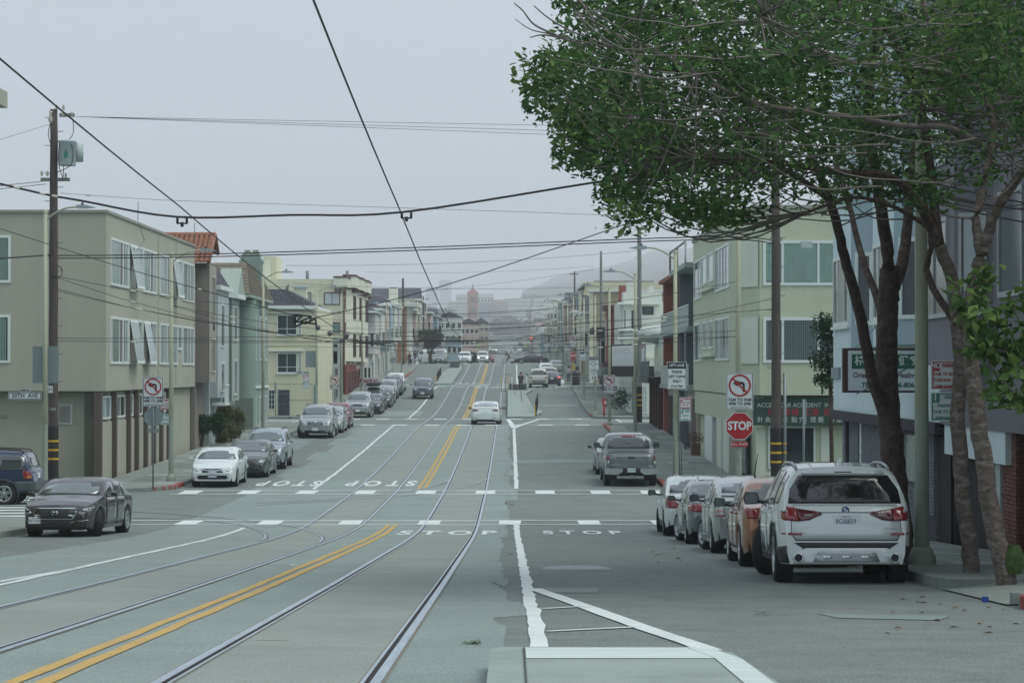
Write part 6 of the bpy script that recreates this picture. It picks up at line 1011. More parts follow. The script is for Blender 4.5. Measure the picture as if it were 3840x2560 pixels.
# ------------------------------------------------------------------ lamp posts and utility poles
def lamp(label, x, d, h, arm=1, head=True, r=.1, low=True, group='street lamp posts'):
    t = thing('street_lamp', label, 'lamp post', (x, d, GZ(d) + .15), 0, group); z = GZ(d) + .1
    b = MB(); b.tube([(x, d, z), (x, d, z + h)], [r, r * .68], 12); b.lathe([(r * .75, h - .02), (r * .75, h + .1), (0, h + .12)], (x, d, z), 10); b.build('post', POLEM, t)
    b = MB(); b.lathe([(r * 1.02, .1), (r * .94, 2.4)], (x, d, z), 12); b.build('lower_paint', POLELOW, t); b = MB(); b.lathe([(r * 1.9, 0), (r * 1.9, .14), (r * 1.3, .3), (r * 1.05, .32)], (x, d, z), 12); b.build('base', POLELOW, t)
    if head:
        a = arm; zt = z + h - .25; P = [(x, d, zt), (x + a * .3, d, zt + .22), (x + a * .7, d, zt + .42), (x + a * 1.15, d, zt + .47)]; b = MB(); b.tube(smooth(P, 4), .035, 6); b.build('arm', POLEM, t)
        b = MB(); q = x + a * 1.1; b.prism([(q, zt + .42), (q + a * .28, zt + .41), (q + a * .68, zt + .45), (q + a * .28, zt + .54), (q, zt + .53)], lambda p: (p[0], d - .14, p[1]), lambda p: (p[0], d + .14, p[1])); hd = b.build('lamp_head', mat('lamp_head_grey', (.33, .37, .39), .4, .3), t); b = MB(); b.lathe([(.045, 0), (.045, .09), (0, .09)], (q + a * .2, d, zt + .535), 8); b.build('light_sensor', SIGNK, hd)
    return t
L_ = [('first cream lamp post, before the beige building corner', -16.45, 85.2, 9.85), ('cream lamp post on the pavement beside the first white sedan', -13.05, 92.6, 8.65), ('cream lamp post with black foot beside the mint corner house', -14.1, 137, 8.9), ('cream lamp post in front of the yellow corner house', -13.7, 169.5, 8.9), ('cream lamp post by the red brick shop front', -13.25, 187.5, 8.7), ('cream lamp post beside the market sign', -13.7, 221, 8.5), ('cream lamp post left of the pink house', -13.6, 262, 8.6), ('cream lamp post before the dark street tree', -13.5, 296, 8.6), ('cream lamp post close to the dark street tree trunk', -12.9, 330, 8.6), ('faint lamp post behind the dark street tree', -12.8, 362, 8.6)]
for l, x, d, h in L_: lamp(l, x, d, h, 1)
R_ = [('thick cream pole at the kerb beside the big tree trunk', 6.25, 36.9, 9.5, False), ('cream pole carrying the nearest stop sign', 8.05, 86, 11.5, False), ('cream lamp post carrying the LEFT LANE board nearest the camera', 6.25, 92.5, 8.75, True), ('cream lamp post in front of the balconied apartments', 6.62, 130, 8.8, True), ('cream lamp post with the second turn sign on the right', 5.88, 146, 8.3, True), ('cream lamp post with speed limit board', 5.95, 173, 8.5, True), ('cream lamp post with the tram warning sign', 6.1, 205, 8.5, True), ('cream lamp post with the far stop sign', 6.0, 236, 8.6, True), ('cream lamp post just past the far stop sign', 6.05, 263, 8.6, True), ('cream lamp post two past the far stop sign', 6.1, 290, 8.6, True), ('cream lamp post near the crest on the right', 6.0, 318, 8.6, True), ('cream lamp post at the right crest corner', 5.95, 346, 8.6, True), ('faint lamp post first beyond the right crest', 5.9, 374, 8.6, True), ('faint lamp post second beyond the right crest', 5.9, 402, 8.6, True), ('faint lamp post third beyond the right crest', 5.9, 432, 8.6, True)]
for l, x, d, h, hd in R_: lamp(l, x, d, h, -1, hd, .115 if d < 90 else .1)
def upole(label, x, d, h, r=.17, m=None, bands=True, rungs=True):
    m = m or WOOD; t = thing('utility_pole', label, 'utility pole', (x, d, GZ(d) + .15)); z = GZ(d) + .1; b = MB(); P = frange(0, h, 1.2); b.tube([(x + rnd.uniform(-.012, .012), d, z + q) for q in P], [r * (1 - .3 * q / h) for q in P], 12); b.build('post', m, t)
    if bands:
        b = MB(); b.lathe([(r * 1.03, 0), (r * 1.0, 2.3)], (x, d, z), 12); b.build('dark_foot', mat('tar_black', (.018, .016, .018), .8), t)
        for k in range(3): b = MB(); b.lathe([(r * 1.05, 1.1 + .32 * k), (r * 1.05, 1.17 + .32 * k)], (x, d, z), 12); b.build('yellow_band', YEL, t)
    if rungs:
        b = MB()
        for k in range(int(h / .5) - 6): s = 1 if k % 2 else -1; zz = z + 3.4 + .5 * k; b.tube([(x, d, zz), (x + s * (r + .13), d, zz), (x + s * (r + .13), d, zz + .04)], .012, 4)
        tag(b.build('climbing_rungs', METAL, t), kind='stuff')
    return t
INS = mat('insulator_porcelain', (.55, .5, .42), .3, var=.1)
x, d = -16.5, 87; t = upole('tall weathered wooden utility pole with transformer at the left corner', x, d, 13.7, .19); zz = lambda py: Z(py, d); xx = lambda px: X(px, d)
b = MB(); b.lathe([(.0, 0), (.3, 0), (.31, .02), (.31, .82), (.34, .84), (.33, .9), (0, .95)], (x + .5, d - .1, zz(622)), 18); tr = b.build('transformer', mat('transformer_grey', (.42, .47, .47), .5), t); b = MB(); b.lathe([(0, 0), (.2, 0), (.2, .65), (0, .7)], (x + .82, d + .25, zz(604)), 14); b.build('small_transformer', mat('transformer_grey'), tr)
b = MB(); b.box(x + .44, x + .58, d - .425, d - .405, zz(594), zz(574)); b.build('green_label', mat('label_green', (.03, .2, .14), .5), tr); text('50', .1, (x + .5, d - .415, zz(569)), SIGNK, tr)
for (pa, ya, pb, yb) in ((150, 672, 258, 690), (220, 430, 275, 436)): b = MB(); b.obox((0, d, 0), (1, 0, 0), (0, -1, 0), xx(pa), xx(pb), -.08, .08, zz(ya) - .07, zz(ya) + .05); b.build('crossarm', GRAYWOOD, t)
for px, py in ((155, 660), (176, 660), (210, 412), (236, 412), (268, 438), (232, 440), (245, 668)): b = MB(); b.lathe([(0, 0), (.05, 0), (.03, .05), (.06, .07), (.03, .12), (.05, .14), (0, .2)], (xx(px), d - .1, zz(py)), 8); b.build('insulator', INS, t)
b = MB()
for P in (((225, 540), (222, 600), (228, 640), (240, 672)), ((262, 535), (276, 560), (270, 620), (215, 650)), ((275, 445), (278, 500), (262, 525)), ((190, 470), (184, 510), (196, 550)), ((240, 540), (242, 620), (240, 668)), ((190, 1160), (190, 1100), (190, 910), (194, 800))): b.tube(smooth([(xx(p), d - .35, zz(q)) for p, q in P], 4), .014, 4)
b.tube([(xx(214) + .2 * math.sin(a), d - .2, zz(1020) + .22 * math.cos(a)) for a in frange(0, 4, .5)], .018, 5); tag(b.build('cables', WIREM, t), kind='stuff')
b = MB(); b.lathe([(.06, 0), (.1, .1), (.04, .3), (.08, .4), (.0, .42)], (xx(188), d - .1, zz(460)), 8); b.build('fuse', INS, t)
text('134', .16, (x, d - .2, 4.6), SIGNW, t, rot=(90, 0, 0)); text('SYEE', .28, (x, d - .2, 5.9), mat('graffiti', (.45, .5, .5), .6), t)
x, d = X(2908, 84), 84; t = upole('dark wooden utility pole in front of the celery building', x, d, 13.5, .185, WOOD); b = MB(); b.tube([(x + .3, d, GZ(d) + .1), (x + .3, d, GZ(d) + 4.3)], .06, 8); b.build('conduit', METAL, t)
for k in range(3): b = MB(); b.lathe([(.065, 1.1 + .32 * k), (.065, 1.17 + .32 * k)], (x + .3, d, GZ(d) + .1), 8); b.build('yellow_band', YEL, t)
b = MB(); b.obox((0, d, 0), (1, 0, 0), (0, -1, 0), x - .2, x + .2, -.1, .1, Z(903, d), Z(890, d)); b.build('crossarm', GRAYWOOD, t); b = MB(); b.box(X(3002, d), X(3044, d), d - .1, d + .1, Z(930, d), Z(905, d)); b.build('cable_box', mat('transformer_grey'), t)
upole('pale grey utility pole beside the black canopy corner', X(2396, 152), 152, 12.2, .17, GRAYWOOD); upole('pale utility pole rising behind the tan clapboard house', X(2252, 246), 246, 13.6, .17, GRAYWOOD, rungs=False); t = upole('slim dark utility pole at the right crest with thin top arm', X(2153, 330), 330, 12.6, .15, rungs=False); b = MB(); b.box(X(2133, 330), X(2168, 330), 329.9, 330.1, Z(1029, 330), Z(1026, 330)); b.build('crossarm', WOOD, t)
upole('dark utility pole before the orange brick corner', X(1509, 324), 324, 11.6, .2, rungs=False); upole('short dark utility pole beyond the left crest', X(1586, 420), 420, 11.5, .18, rungs=False)
# ------------------------------------------------------------------ overhead wires
def wire(label, P, r=.012, m=None, sag=0., ins=(), name='overhead_wire', group=None, n=10):
    if len(P) == 2 and sag: a, c = Vector(P[0]), Vector(P[1]); P = [tuple(a.lerp(c, i / n) - Vector((0, 0, sag * 4 * (i / n) * (1 - i / n)))) for i in range(n + 1)]
    b = MB(); b.tube(P, r, 5); o = tag(b.build(name, m or WIREM), label, 'wire', group)
    for f in ins:
        k = f * (len(P) - 1); i = min(int(k), len(P) - 2); a, c = Vector(P[i]), Vector(P[i + 1]); p = a.lerp(c, k - i); u = (c - a).normalized(); b = MB(); k = min(1., max(.45, p.y / 110)); b.tube([p - u * .15 * k, p - u * .08 * k, p + u * .08 * k, p + u * .15 * k], [.015 * k, .042 * k, .042 * k, .015 * k], 7); b.build('insulator', INS, o)
    return o
W3 = lambda px, py, d: (X(px, d), d, Z(py, d))
for x, l in ((-1.7, 'black tram contact wire above the right track'), (-4.97, 'black tram contact wire above the left track')):
    ds = [6, 20, 36, 52, 68, 84, 100, 120, 140, 160, 180, 200, 220, 240, 260, 280, 300, 330]; P = []
    for i in range(len(ds) - 1):
        for k in range(5): t = k / 5; d = ds[i] + (ds[i + 1] - ds[i]) * t; P.append((x, d, GZ(ds[i]) * (1 - t) + GZ(ds[i + 1]) * t + 5.52 - .12 * t * (1 - t)))
    wire(l, P, .011)
o = wire('thick black span cable crossing the whole street nearest the camera', smooth([W3(-60, 675, 36), W3(165, 728, 36), W3(300, 752, 36), W3(660, 813, 36), W3(1090, 806, 36), W3(1510, 795, 36), W3(2240, 682, 36), W3(2900, 585, 36), W3(3455, 500, 36.9)], 5), .017, ins=(.07, .12, .16))
for px, py in ((680, 825), (1522, 805)):
    b = MB(); x, d, z = W3(px, py, 36)
    for s in (-.07, .07): b.tube([(x + s, d, z + .05), (x + s, d, z - .05)], .02, 6)
    b.tube([(x - .08, d, z - .05), (x + .08, d, z - .05)], .012, 5); b.tube([(x, d, z - .03), (x, d, z - .1)], .025, 6); b.build('wire_clamp', SIGNK, o)
Pk = [W3(195, 958, 87), W3(740, 953, 86.5), W3(1500, 930, 86), W3(2630, 888, 85), W3(2905, 902, 84)]
wire('upper of two heavy cables slung between the corner poles', smooth(Pk, 6), .02); wire('lower of two heavy cables slung between the corner poles', smooth([(a, b_, c - .1) for a, b_, c in Pk], 6), .02)
for k, (ya, yb) in enumerate(((470, 482), (490, 505), (505, 528))): wire('thin line %s from the top of the left pole across the sky' % ('highest', 'in the middle', 'lowest')[k], [W3(280, 437, 87), W3(2090, ya, 87), W3(2900, yb, 84)], .008, WIREG)
wire('thin grey line from the left pole towards the right trees', smooth([W3(225, 724, 87), W3(530, 745, 87), W3(800, 757, 87), W3(2260, 806, 87), W3(2900, 850, 84)], 4), .008, WIREG, ins=(.1,))
wire('thin line to the far left from the pole top', [W3(190, 463, 87), W3(-60, 540, 80)], .008, WIREG); wire('slack line from the left crossarm out of frame', [W3(155, 680, 87), W3(-40, 700, 80)], .012); wire('second slack line from the left crossarm out of frame', [W3(170, 690, 87), W3(-40, 712, 80)], .012); wire('bundled cable leaving the left pole out of frame', [W3(195, 955, 87), W3(60, 965, 84), W3(-60, 972, 80)], .03)
wire('long diagonal wire over the beige facade to the wire crossing', smooth([W3(-40, 845, 70), W3(400, 985, 66), W3(800, 1100, 63), W3(1130, 1190, 60)], 4), .011, ins=(.62,)); wire('rising pull-off wire from the wire crossing to the right trees', smooth([W3(1165, 1195, 60), W3(1640, 1078, 58), W3(2335, 843, 55), W3(2900, 640, 50), W3(3370, 470, 40)], 4), .012, ins=(.32,))
# wire crossing hardware
t = thing('wire_crossing', 'dark overhead wire crossing frame above the left track', 'wire crossing', W3(1140, 1200, 60)); b = MB(); q = lambda px, py: W3(px, py, 60)
for P in (((1100, 1180), (1165, 1186)), ((1100, 1180), (1105, 1215)), ((1165, 1186), (1160, 1210)), ((1105, 1205), (1185, 1215)), ((1180, 1192), (1185, 1225)), ((1100, 1215), (1130, 1185)), ((1125, 1205), (1160, 1190)), ((1140, 1215), (1180, 1195)), ((1105, 1225), (1150, 1205))): b.tube([q(*p) for p in P], .022, 5)
b.build('frame', SIGNK, t)
for px, py in ((1190, 1218), (1235, 1240), (1298, 1248)): b = MB(); x, d, z = q(px, py); b.lathe([(0, 0), (.03, 0), (.07, -.05), (.06, -.1), (.02, -.14), (0, -.14)], (x, d, z), 8); b.build('insulator', mat('insulator_grey', (.12, .12, .13), .4), t)
t = thing('wire_crossing', 'long dark overhead switch frame above the tracks at the hill', 'wire crossing', W3(1350, 1280, 110)); b = MB(); q = lambda px, py: W3(px, py, 110)
for P in (((1300, 1275), (1450, 1285)), ((1335, 1272), (1345, 1285)), ((1370, 1276), (1380, 1288)), ((1400, 1278), (1410, 1288)), ((1265, 1280), (1300, 1272)), ((1450, 1285), (1500, 1280)), ((1330, 1284), (1440, 1290))): b.tube([q(*p) for p in P], .026, 5)
b.build('frame', SIGNK, t)
PO = {'a': (-16.3, 85.2), 'u': (-16.4, 87), 'b': (-13, 92.6), 'c': (-14.05, 137), 'd': (-13.65, 169.5), 'e': (-13.2, 187.5), 'f': (-13.65, 221), 'g': (-13.55, 262), 'h': (-13.4, 296), 'A': (8.05, 86), 'W': (9.1, 84), 'B': (6.25, 92.5), 'C': (6.6, 130), 'D': (5.88, 146), 'E': (5.95, 173), 'F': (6.1, 205), 'G': (6., 236), 'H': (6.05, 263), 'I': (6.1, 290), 'J': (6, 318)}
def span(l, a, c, za, zc, sag=.35, r=.011, ins=(.12, .85), m=None): (xa, da), (xc, dc) = PO[a], PO[c]; return wire(l, [(xa, da, za), (xc, dc, zc)], r, m, sag, ins, group='span wires over the tracks')
ZZ = lambda k, py: Z(py, PO[k][1])
for l, a, c, ya, yc, sg in (('highest span wire from the first left post to the stop sign pole', 'a', 'A', 1030, 1055, 1.3), ('steep span wire from the first left post over the tracks', 'a', 'A', 1032, 1160, 1.9), ('level span wire from the first left post to the dark pole', 'a', 'W', 1268, 1158, .3), ('lower level span wire from the first left post', 'a', 'A', 1278, 1262, .12), ('span wire from the second left post to the LEFT LANE post', 'b', 'B', 1145, 1205, .9), ('lower span wire from the second left post to the LEFT LANE post', 'b', 'B', 1146, 1262, 1.2), ('thin straight span wire at the LEFT LANE post', 'b', 'A', 1272, 1240, .2), ('wire from the left wooden pole to the dark pole', 'u', 'W', 1082, 1118, 1.7), ('sagging wire from the left wooden pole to the stop sign pole', 'u', 'A', 1090, 1260, 1.1), ('span wire at the black footed lamp post', 'c', 'C', 1178, 1196, .4), ('low span wire at the black footed lamp post', 'c', 'C', 1300, 1240, .3), ('diagonal wire from the black footed post up the hill', 'c', 'D', 1266, 1180, .5), ('span wire at the yellow corner house', 'd', 'D', 1220, 1205, .4), ('low span wire at the yellow corner house', 'd', 'E', 1284, 1250, .2), ('span wire at the red brick shop', 'e', 'E', 1232, 1222, .3), ('low span wire at the red brick shop', 'e', 'F', 1280, 1240, .3), ('span wire by the market', 'f', 'F', 1220, 1196, .3), ('low span wire by the market', 'f', 'G', 1262, 1232, .3), ('span wire left of the pink house', 'g', 'G', 1212, 1190, .3), ('low span wire left of the pink house', 'g', 'H', 1248, 1215, .3), ('span wire before the dark street tree', 'h', 'I', 1232, 1190, .3), ('second span wire before the dark street tree', 'h', 'J', 1260, 1230, .3)):
    span(l, a, c, ZZ(a, ya), ZZ(c, yc), sg, .010 if PO[a][1] < 100 else .009)
for k, (ya, yc, d0, l) in enumerate(((995, 940, 155, 'long thin line passing above the yellow house'), (1062, 1070, 160, 'thin line level with the cream parapet'), (1108, 1010, 240, 'thin line rising to the pale pole on the right'), (1148, 1092, 250, 'dark line running to the tan house corner'), (1020, 998, 240, 'faint high line across the misty hill'), (1190, 1150, 300, 'dark line across the misty hospital'), (1165, 1180, 200, 'dark level line behind the wire crossings'))):
    wire(l, [(-14.5, d0, Z(ya, d0)), (8.3, d0 + 4, Z(yc, d0 + 4))], .012, WIREG if k in (0, 1, 4) else WIREM, .3, group='span wires over the tracks')
for k, (pa, pb, ya, yb, l) in enumerate(((1640, 2060, 1200, 1196, 'upper dark wire in the knot at the crest'), (1560, 2100, 1276, 1250, 'lower dark wire in the knot at the crest'), (1500, 2160, 1290, 1230, 'slanting dark wire in the knot at the crest'))): wire(l, [W3(pa, ya, 190), W3(pb, yb, 195)], .013, WIREM, .4, (.4, .75), group='span wires over the tracks')
# ------------------------------------------------------------------ signs
def board(par, x, d, z0, z1, w, face=SIGNW, edge=None, name='board', r=.03):
    b = MB(); b.box(x - w / 2, x + w / 2, d, d + .012, z0, z1); o = b.build(name, face, par)
    if edge:
        t = .018; b = MB()
        for c in ((-w / 2 + t, w / 2 - t, z0 + t, z0 + 2 * t), (-w / 2 + t, w / 2 - t, z1 - 2 * t, z1 - t), (-w / 2 + t, -w / 2 + 2 * t, z0 + 2 * t, z1 - 2 * t), (w / 2 - 2 * t, w / 2 - t, z0 + 2 * t, z1 - 2 * t)): b.box(x + c[0], x + c[1], d - .004, d - .001, c[2], c[3])
        b.build('border', edge, o)
    return o
def ring(par, x, d, z, r0, r1, m, a0=0, a1=2 * math.pi, name='ring'):
    b = MB(); n = 40
    for i in range(n + 1): a = a0 + (a1 - a0) * i / n; b.v += [(x + r * math.cos(a), d, z + r * math.sin(a)) for r in (r0, r1)]
    b.f = [(2 * i, 2 * i + 1, 2 * i + 3, 2 * i + 2) for i in range(n)]; b.mi = [0] * n; b.sm = [False] * n; return b.build(name, m, par)
def flat(par, P, d, m, name): b = MB(); b.add([(x, d, z) for x, z in P], [tuple(range(len(P)))]); return b.build(name, m, par)
def sgn_(label, x, d, cat='traffic sign', name='traffic_sign', group=None): return thing(name, label, cat, (x, d, GZ(d) + 2), 0, group)
def no_left(label, x, d, z0, z1, w, times=('7AM TO 9AM', '4PM TO 6PM', 'EXCEPT SAT & SUN')):
    t = sgn_(label, x, d); h = z1 - z0; o = board(t, x, d, z0, z1, w, SIGNW, SIGNK); r = w * .41; c = z1 - r - w * .06; e = d - .006
    k = r * .46; A = [(k * .55, -k * 1.25), (k * .98, -k * 1.25), (k * .98, k * .35), (k * .62, k * .75), (-k * .35, k * .75), (-k * .35, k * 1.15), (-k * 1.35, k * .42), (-k * .35, -k * .2), (-k * .35, k * .22), (k * .4, k * .22), (k * .55, k * .08)]
    flat(o, [(x + p, c + q) for p, q in A], e, SIGNK, 'arrow'); ring(o, x, e - .003, c, r * .84, r, SIGNR); s = .7071; q = r * .08
    flat(o, [(x - r * .88 * s - q * s, c + r * .88 * s - q * s), (x - r * .88 * s + q * s, c + r * .88 * s + q * s), (x + r * .88 * s + q * s, c - r * .88 * s + q * s), (x + r * .88 * s - q * s, c - r * .88 * s - q * s)], e - .005, SIGNR, 'slash')
    g = c - r - z0
    for i, s in enumerate(times): text(s, (g * .34, g * .34, g * .2)[i] * .95, (x, e, z0 + g * (.76, .46, .18)[i]), SIGNK, o, sx=.92 if i < 2 else .85, bold=.004 if i < 2 else 0)
    return t
def stop(label, x, d, z, r):
    t = sgn_(label, x, d); P = lambda q: [(x + q * math.cos(math.pi / 8 + k * math.pi / 4), z + q * math.sin(math.pi / 8 + k * math.pi / 4)) for k in range(8)]
    b = MB(); b.prism(P(r), lambda p: (p[0], d, p[1]), lambda p: (p[0], d + .012, p[1])); o = b.build('board', SIGNW, t); flat(o, P(r * .95), d - .003, SIGNR, 'red_face'); text('STOP', r * .78, (x, d - .006, z), SIGNW, o, sx=.86, bold=.012 * r / .4)
    w = r * 1.12; b = MB(); b.box(x - w / 2, x + w / 2, d, d + .01, z - r * 1.42, z - r * 1.06); o = b.build('all_way_plate', SIGNR, t); text('ALL-WAY', r * .27, (x, d - .004, z - r * 1.24), SIGNW, o); return t
def leftlane(label, x, d, z0, z1, w):
    t = sgn_(label, x, d); o = board(t, x, d, z0, z1, w, SIGNW, SIGNK); h = z1 - z0; flat(o, [(x - w / 2 + .02, z1 - h * .24), (x + w / 2 - .02, z1 - h * .24), (x + w / 2 - .02, z1 - .02), (x - w / 2 + .02, z1 - .02)], d - .005, SIGNK, 'black_band'); text('LEFT LANE', h * .125, (x, d - .008, z1 - h * .125), SIGNW, o, sx=.92, bold=.003)
    for s, f, k in (('TRAINS', .36, .13), ('LEFT TURNS', .53, .125), ('ONLY', .7, .13), ('AT ALL TIMES', .88, .08)): text(s, h * k, (x, d - .008, z1 - h * f), SIGNK, o, sx=.88, bold=.003)
    return t
def parking(label, x, d, z0, z1, w, lines, col, key):
    t = sgn_(label, x, d, 'parking sign', 'parking_sign'); o = board(t, x, d, z0, z1, w, SIGNW, col); h = z1 - z0; kw = w * .31; flat(o, [(x - w / 2 + .02, z1 - h * .36), (x - w / 2 + kw, z1 - h * .36), (x - w / 2 + kw, z1 - .02), (x - w / 2 + .02, z1 - .02)], d - .006, col, 'key_panel'); text(key, h * .26 if len(key) > 1 else h * .34, (x - w / 2 + kw * .52, d - .009, z1 - h * .18), SIGNW, o, bold=.005, sx=.8)
    text(lines[0], h * .155, (x + w * .15, d - .009, z1 - h * .18), col, o, sx=.78, bold=.003)
    for i, s in enumerate(lines[1:]): n = len(lines) - 1; text(s, h * (.155 if i < n - 1 else .1), (x, d - .009, z1 - h * (.36 + .62 * (i + .55) / n)), col, o, sx=.82, bold=.002)
    return t
D = 36.7; NP = ['PARKING', '7A.M. TO 8A.M.', 'TUES AND FRI', 'STREET CLEANING']; HP = ['HOUR', 'PARKING', '7A.M. TO 6P.M.', 'EXCEPT SUNDAYS']
parking('red and white no parking sign on the thick pole beside the tree', X(3543, D), D, Z(1460, D), Z(1351, D), X(3596, D) - X(3489, D), NP, SIGNR, 'NO'); parking('green and white one hour parking sign below the no parking sign', X(3542, D), D, Z(1578, D), Z(1470, D), X(3596, D) - X(3487, D), HP, SIGNG, '1')
D = 85.85; no_left('large no left turn sign above the nearest stop sign', X(2772, D), D, Z(1537, D), Z(1397, D), X(2823, D) - X(2721, D)); stop('red stop sign with all-way plate nearest the camera', X(2771, D), D, Z(1597, D), .52)
D = 92.3; leftlane('black and white LEFT LANE trains board nearest the camera', X(2536, D), D, Z(1460, D), Z(1357, D), X(2573, D) - X(2500, D)); parking('small no parking sign beside the LEFT LANE post', X(2568, D), D, Z(1533, D), Z(1489, D), .44, ['PARKING', '7AM TO 8AM', 'TUE - FRI', 'STREET CLEANING'], SIGNR, 'NO'); parking('small two hour parking sign beside the LEFT LANE post', X(2568, D), D, Z(1578, D), Z(1535, D), .44, ['HOUR', 'PARKING', '7AM TO 6PM'], SIGNG, '2')
D = 145.8; no_left('no left turn sign on the post right of the red call box', X(2283, D), D, Z(1476, D), Z(1405, D), .7)
D = 172.8; leftlane('LEFT LANE board above the speed limit sign', X(2225, D), D, Z(1388, D), Z(1337, D), .71); t = sgn_('white speed limit 10 sign below the second LEFT LANE board', X(2225, D), D); o = board(t, X(2225, D), D, Z(1427, D), Z(1390, D), .51, SIGNW, SIGNK); text('SPEED', .13, (X(2225, D), D - .008, Z(1397, D)), SIGNK, o); text('LIMIT', .13, (X(2225, D), D - .008, Z(1404, D)), SIGNK, o); text('10', .34, (X(2225, D), D - .008, Z(1417, D)), SIGNK, o, bold=.01)
D = 204.8; t = sgn_('white tram sign reading DO NOT PASS', X(2184, D), D); x = X(2184, D); o = board(t, x, D, Z(1353, D), Z(1308, D), .57, SIGNW, SIGNK); z = Z(1320, D); flat(o, [(x - .2, z - .16), (x + .06, z - .16), (x + .1, z - .02), (x + .06, z + .2), (x - .2, z + .2), (x - .24, z - .02)], D - .006, SIGNK, 'tram_symbol'); flat(o, [(x - .17, z - .0), (x + .03, z), (x + .03, z + .13), (x - .17, z + .13)], D - .009, SIGNW, 'tram_window'); flat(o, [(x + .14, z - .14), (x + .17, z - .14), (x + .2, z), (x + .24, z - .13), (x + .26, z - .12), (x + .22, z + .1), (x + .18, z + .16), (x + .15, z + .1)], D - .006, SIGNK, 'walker_symbol'); text('DO NOT', .13, (x, D - .008, Z(1341, D)), SIGNK, o); text('PASS', .13, (x, D - .008, Z(1348, D)), SIGNK, o)
D = 235.8; no_left('no left turn sign above the far stop sign', X(2147, D), D, Z(1303, D), Z(1260, D), .7); stop('far red stop sign above the yellow collar', X(2148, D), D, Z(1334, D), .37); b = MB(); b.lathe([(.12, 0), (.12, .6)], (6.0, 236, Z(1388, 236)), 10); b.build('yellow_collar', YEL, [c for c in C.objects if 'far stop sign' in c.get('label', '') and c.get('category') == 'lamp post'][0])
D = 262.8; leftlane('LEFT LANE board left of the far stop sign', X(2126, D), D, Z(1321, D), Z(1287, D), .68); D = 289.8; no_left('small far no left turn sign on the right', X(2086, D), D, Z(1300, D), Z(1269, D), .64); leftlane('small far LEFT LANE board on the right', X(2073, 318), 317.8, Z(1283, 318), Z(1259, 318), .6); no_left('tiny no left turn sign near the green street sign', X(2047, 345), 345, Z(1312, 345), Z(1286, 345), .6)
t = sgn_('distant green street name sign beyond the crest', X(2025, 400), 400, 'street sign', 'street_sign'); b = MB(); b.box(X(2018, 400), X(2036, 400), 400, 400.03, Z(1297, 400), Z(1290, 400)); o = b.build('board', SIGNG, t); text('25th', .26, (X(2028, 400), 399.98, Z(1293.5, 400)), SIGNW, o)
for (px, py, l) in ((1791, 1296, 'left'), (1970, 1296, 'right')): t = sgn_('yellow green crossing sign far on the %s' % l, X(px, 560), 560); b = MB(); b.prism([(X(px - 4, 560), Z(py, 560)), (X(px, 560), Z(py + 5, 560)), (X(px + 4, 560), Z(py, 560)), (X(px, 560), Z(py - 6, 560))], lambda p: (p[0], 560, p[1]), lambda p: (p[0], 560.03, p[1])); b.build('board', mat('sign_lime', (.45, .7, .05), .4), t); b = MB(); b.tube([(X(px, 560), 560.06, GZ(560)), (X(px, 560), 560.06, Z(py - 6, 560))], .05, 5); b.build('post', METAL, t)
t = sgn_('distant red traffic light beyond the crest', X(1990, 430), 430, 'traffic light', 'traffic_light'); b = MB(); b.box(X(1988, 430), X(1992, 430), 430, 430.2, Z(1284, 430), Z(1264, 430)); b.build('housing', SIGNK, t); b = MB(); b.lathe([(0, -.02), (.13, -.02), (.13, .05)], (X(1990, 430), 430, Z(1267, 430)), 10, 'y'); b.build('red_lamp', mat('signal_red', (1, .1, .06), .4, var=0, emit=4), t); b = MB(); b.tube([(X(1994, 430), 430.1, GZ(430)), (X(1994, 430), 430.1, Z(1262, 430))], .06, 5); b.build('post', METAL, t)
def pole_sign(t, x, d, ztop, r=.03): b = MB(); b.tube([(x, d + .05, GZ(d) + .1), (x, d + .05, ztop)], r, 6); b.build('post', METAL, t)
# left side signs
D = 88.2; x = X(572, D); t = no_left('no left turn sign on a thin post at the left corner', x, D, Z(1523, D), Z(1413, D), .755); pole_sign(t, x, D, Z(1405, D)); r = .36; zc = Z(1563, D); b = MB(); b.prism([(x + r * math.cos(math.pi / 8 + k * math.pi / 4), zc + r * math.sin(math.pi / 8 + k * math.pi / 4)) for k in range(8)], lambda p: (p[0], D + .1, p[1]), lambda p: (p[0], D + .115, p[1])); t2 = sgn_('grey back of a stop sign below the left turn sign', x, D + .1); b.build('board', SIGNB, t2); b = MB(); b.box(x - .22, x + .22, D + .1, D + .11, Z(1622, D), Z(1605, D)); b.build('plate', SIGNB, t2)
D = 85.0; t = sgn_('street name sign reading 30TH AVE on the first left lamp post', X(91, D), D, 'street sign', 'street_sign'); o = board(t, X(91, D), D, Z(1498, D), Z(1470, D), X(153, D) - X(30, D), SIGNW, SIGNK); text('30TH  AVE', .2, (X(91, D), D - .008, Z(1484, D)), SIGNK, o, bold=.003); o = board(t, X(91, D), D, Z(1469, D), Z(1457, D), X(111, D) - X(72, D), SIGNW, SIGNK, 'number_plate'); text('1400→', .1, (X(91, D), D - .008, Z(1463, D)), SIGNK, o)
t = sgn_('small street name plate turned edgeways on the wooden pole', X(188, 86.6), 86.6, 'street sign', 'street_sign'); b = MB(); b.box(X(179, 86.6), X(196, 86.6), 86.6, 86.63, Z(1473, 86.6), Z(1446, 86.6)); o = b.build('board', SIGNW, t); text('JUDAH', .1, (X(187, 86.6), 86.59, Z(1459, 86.6)), SIGNK, o, sx=.5)
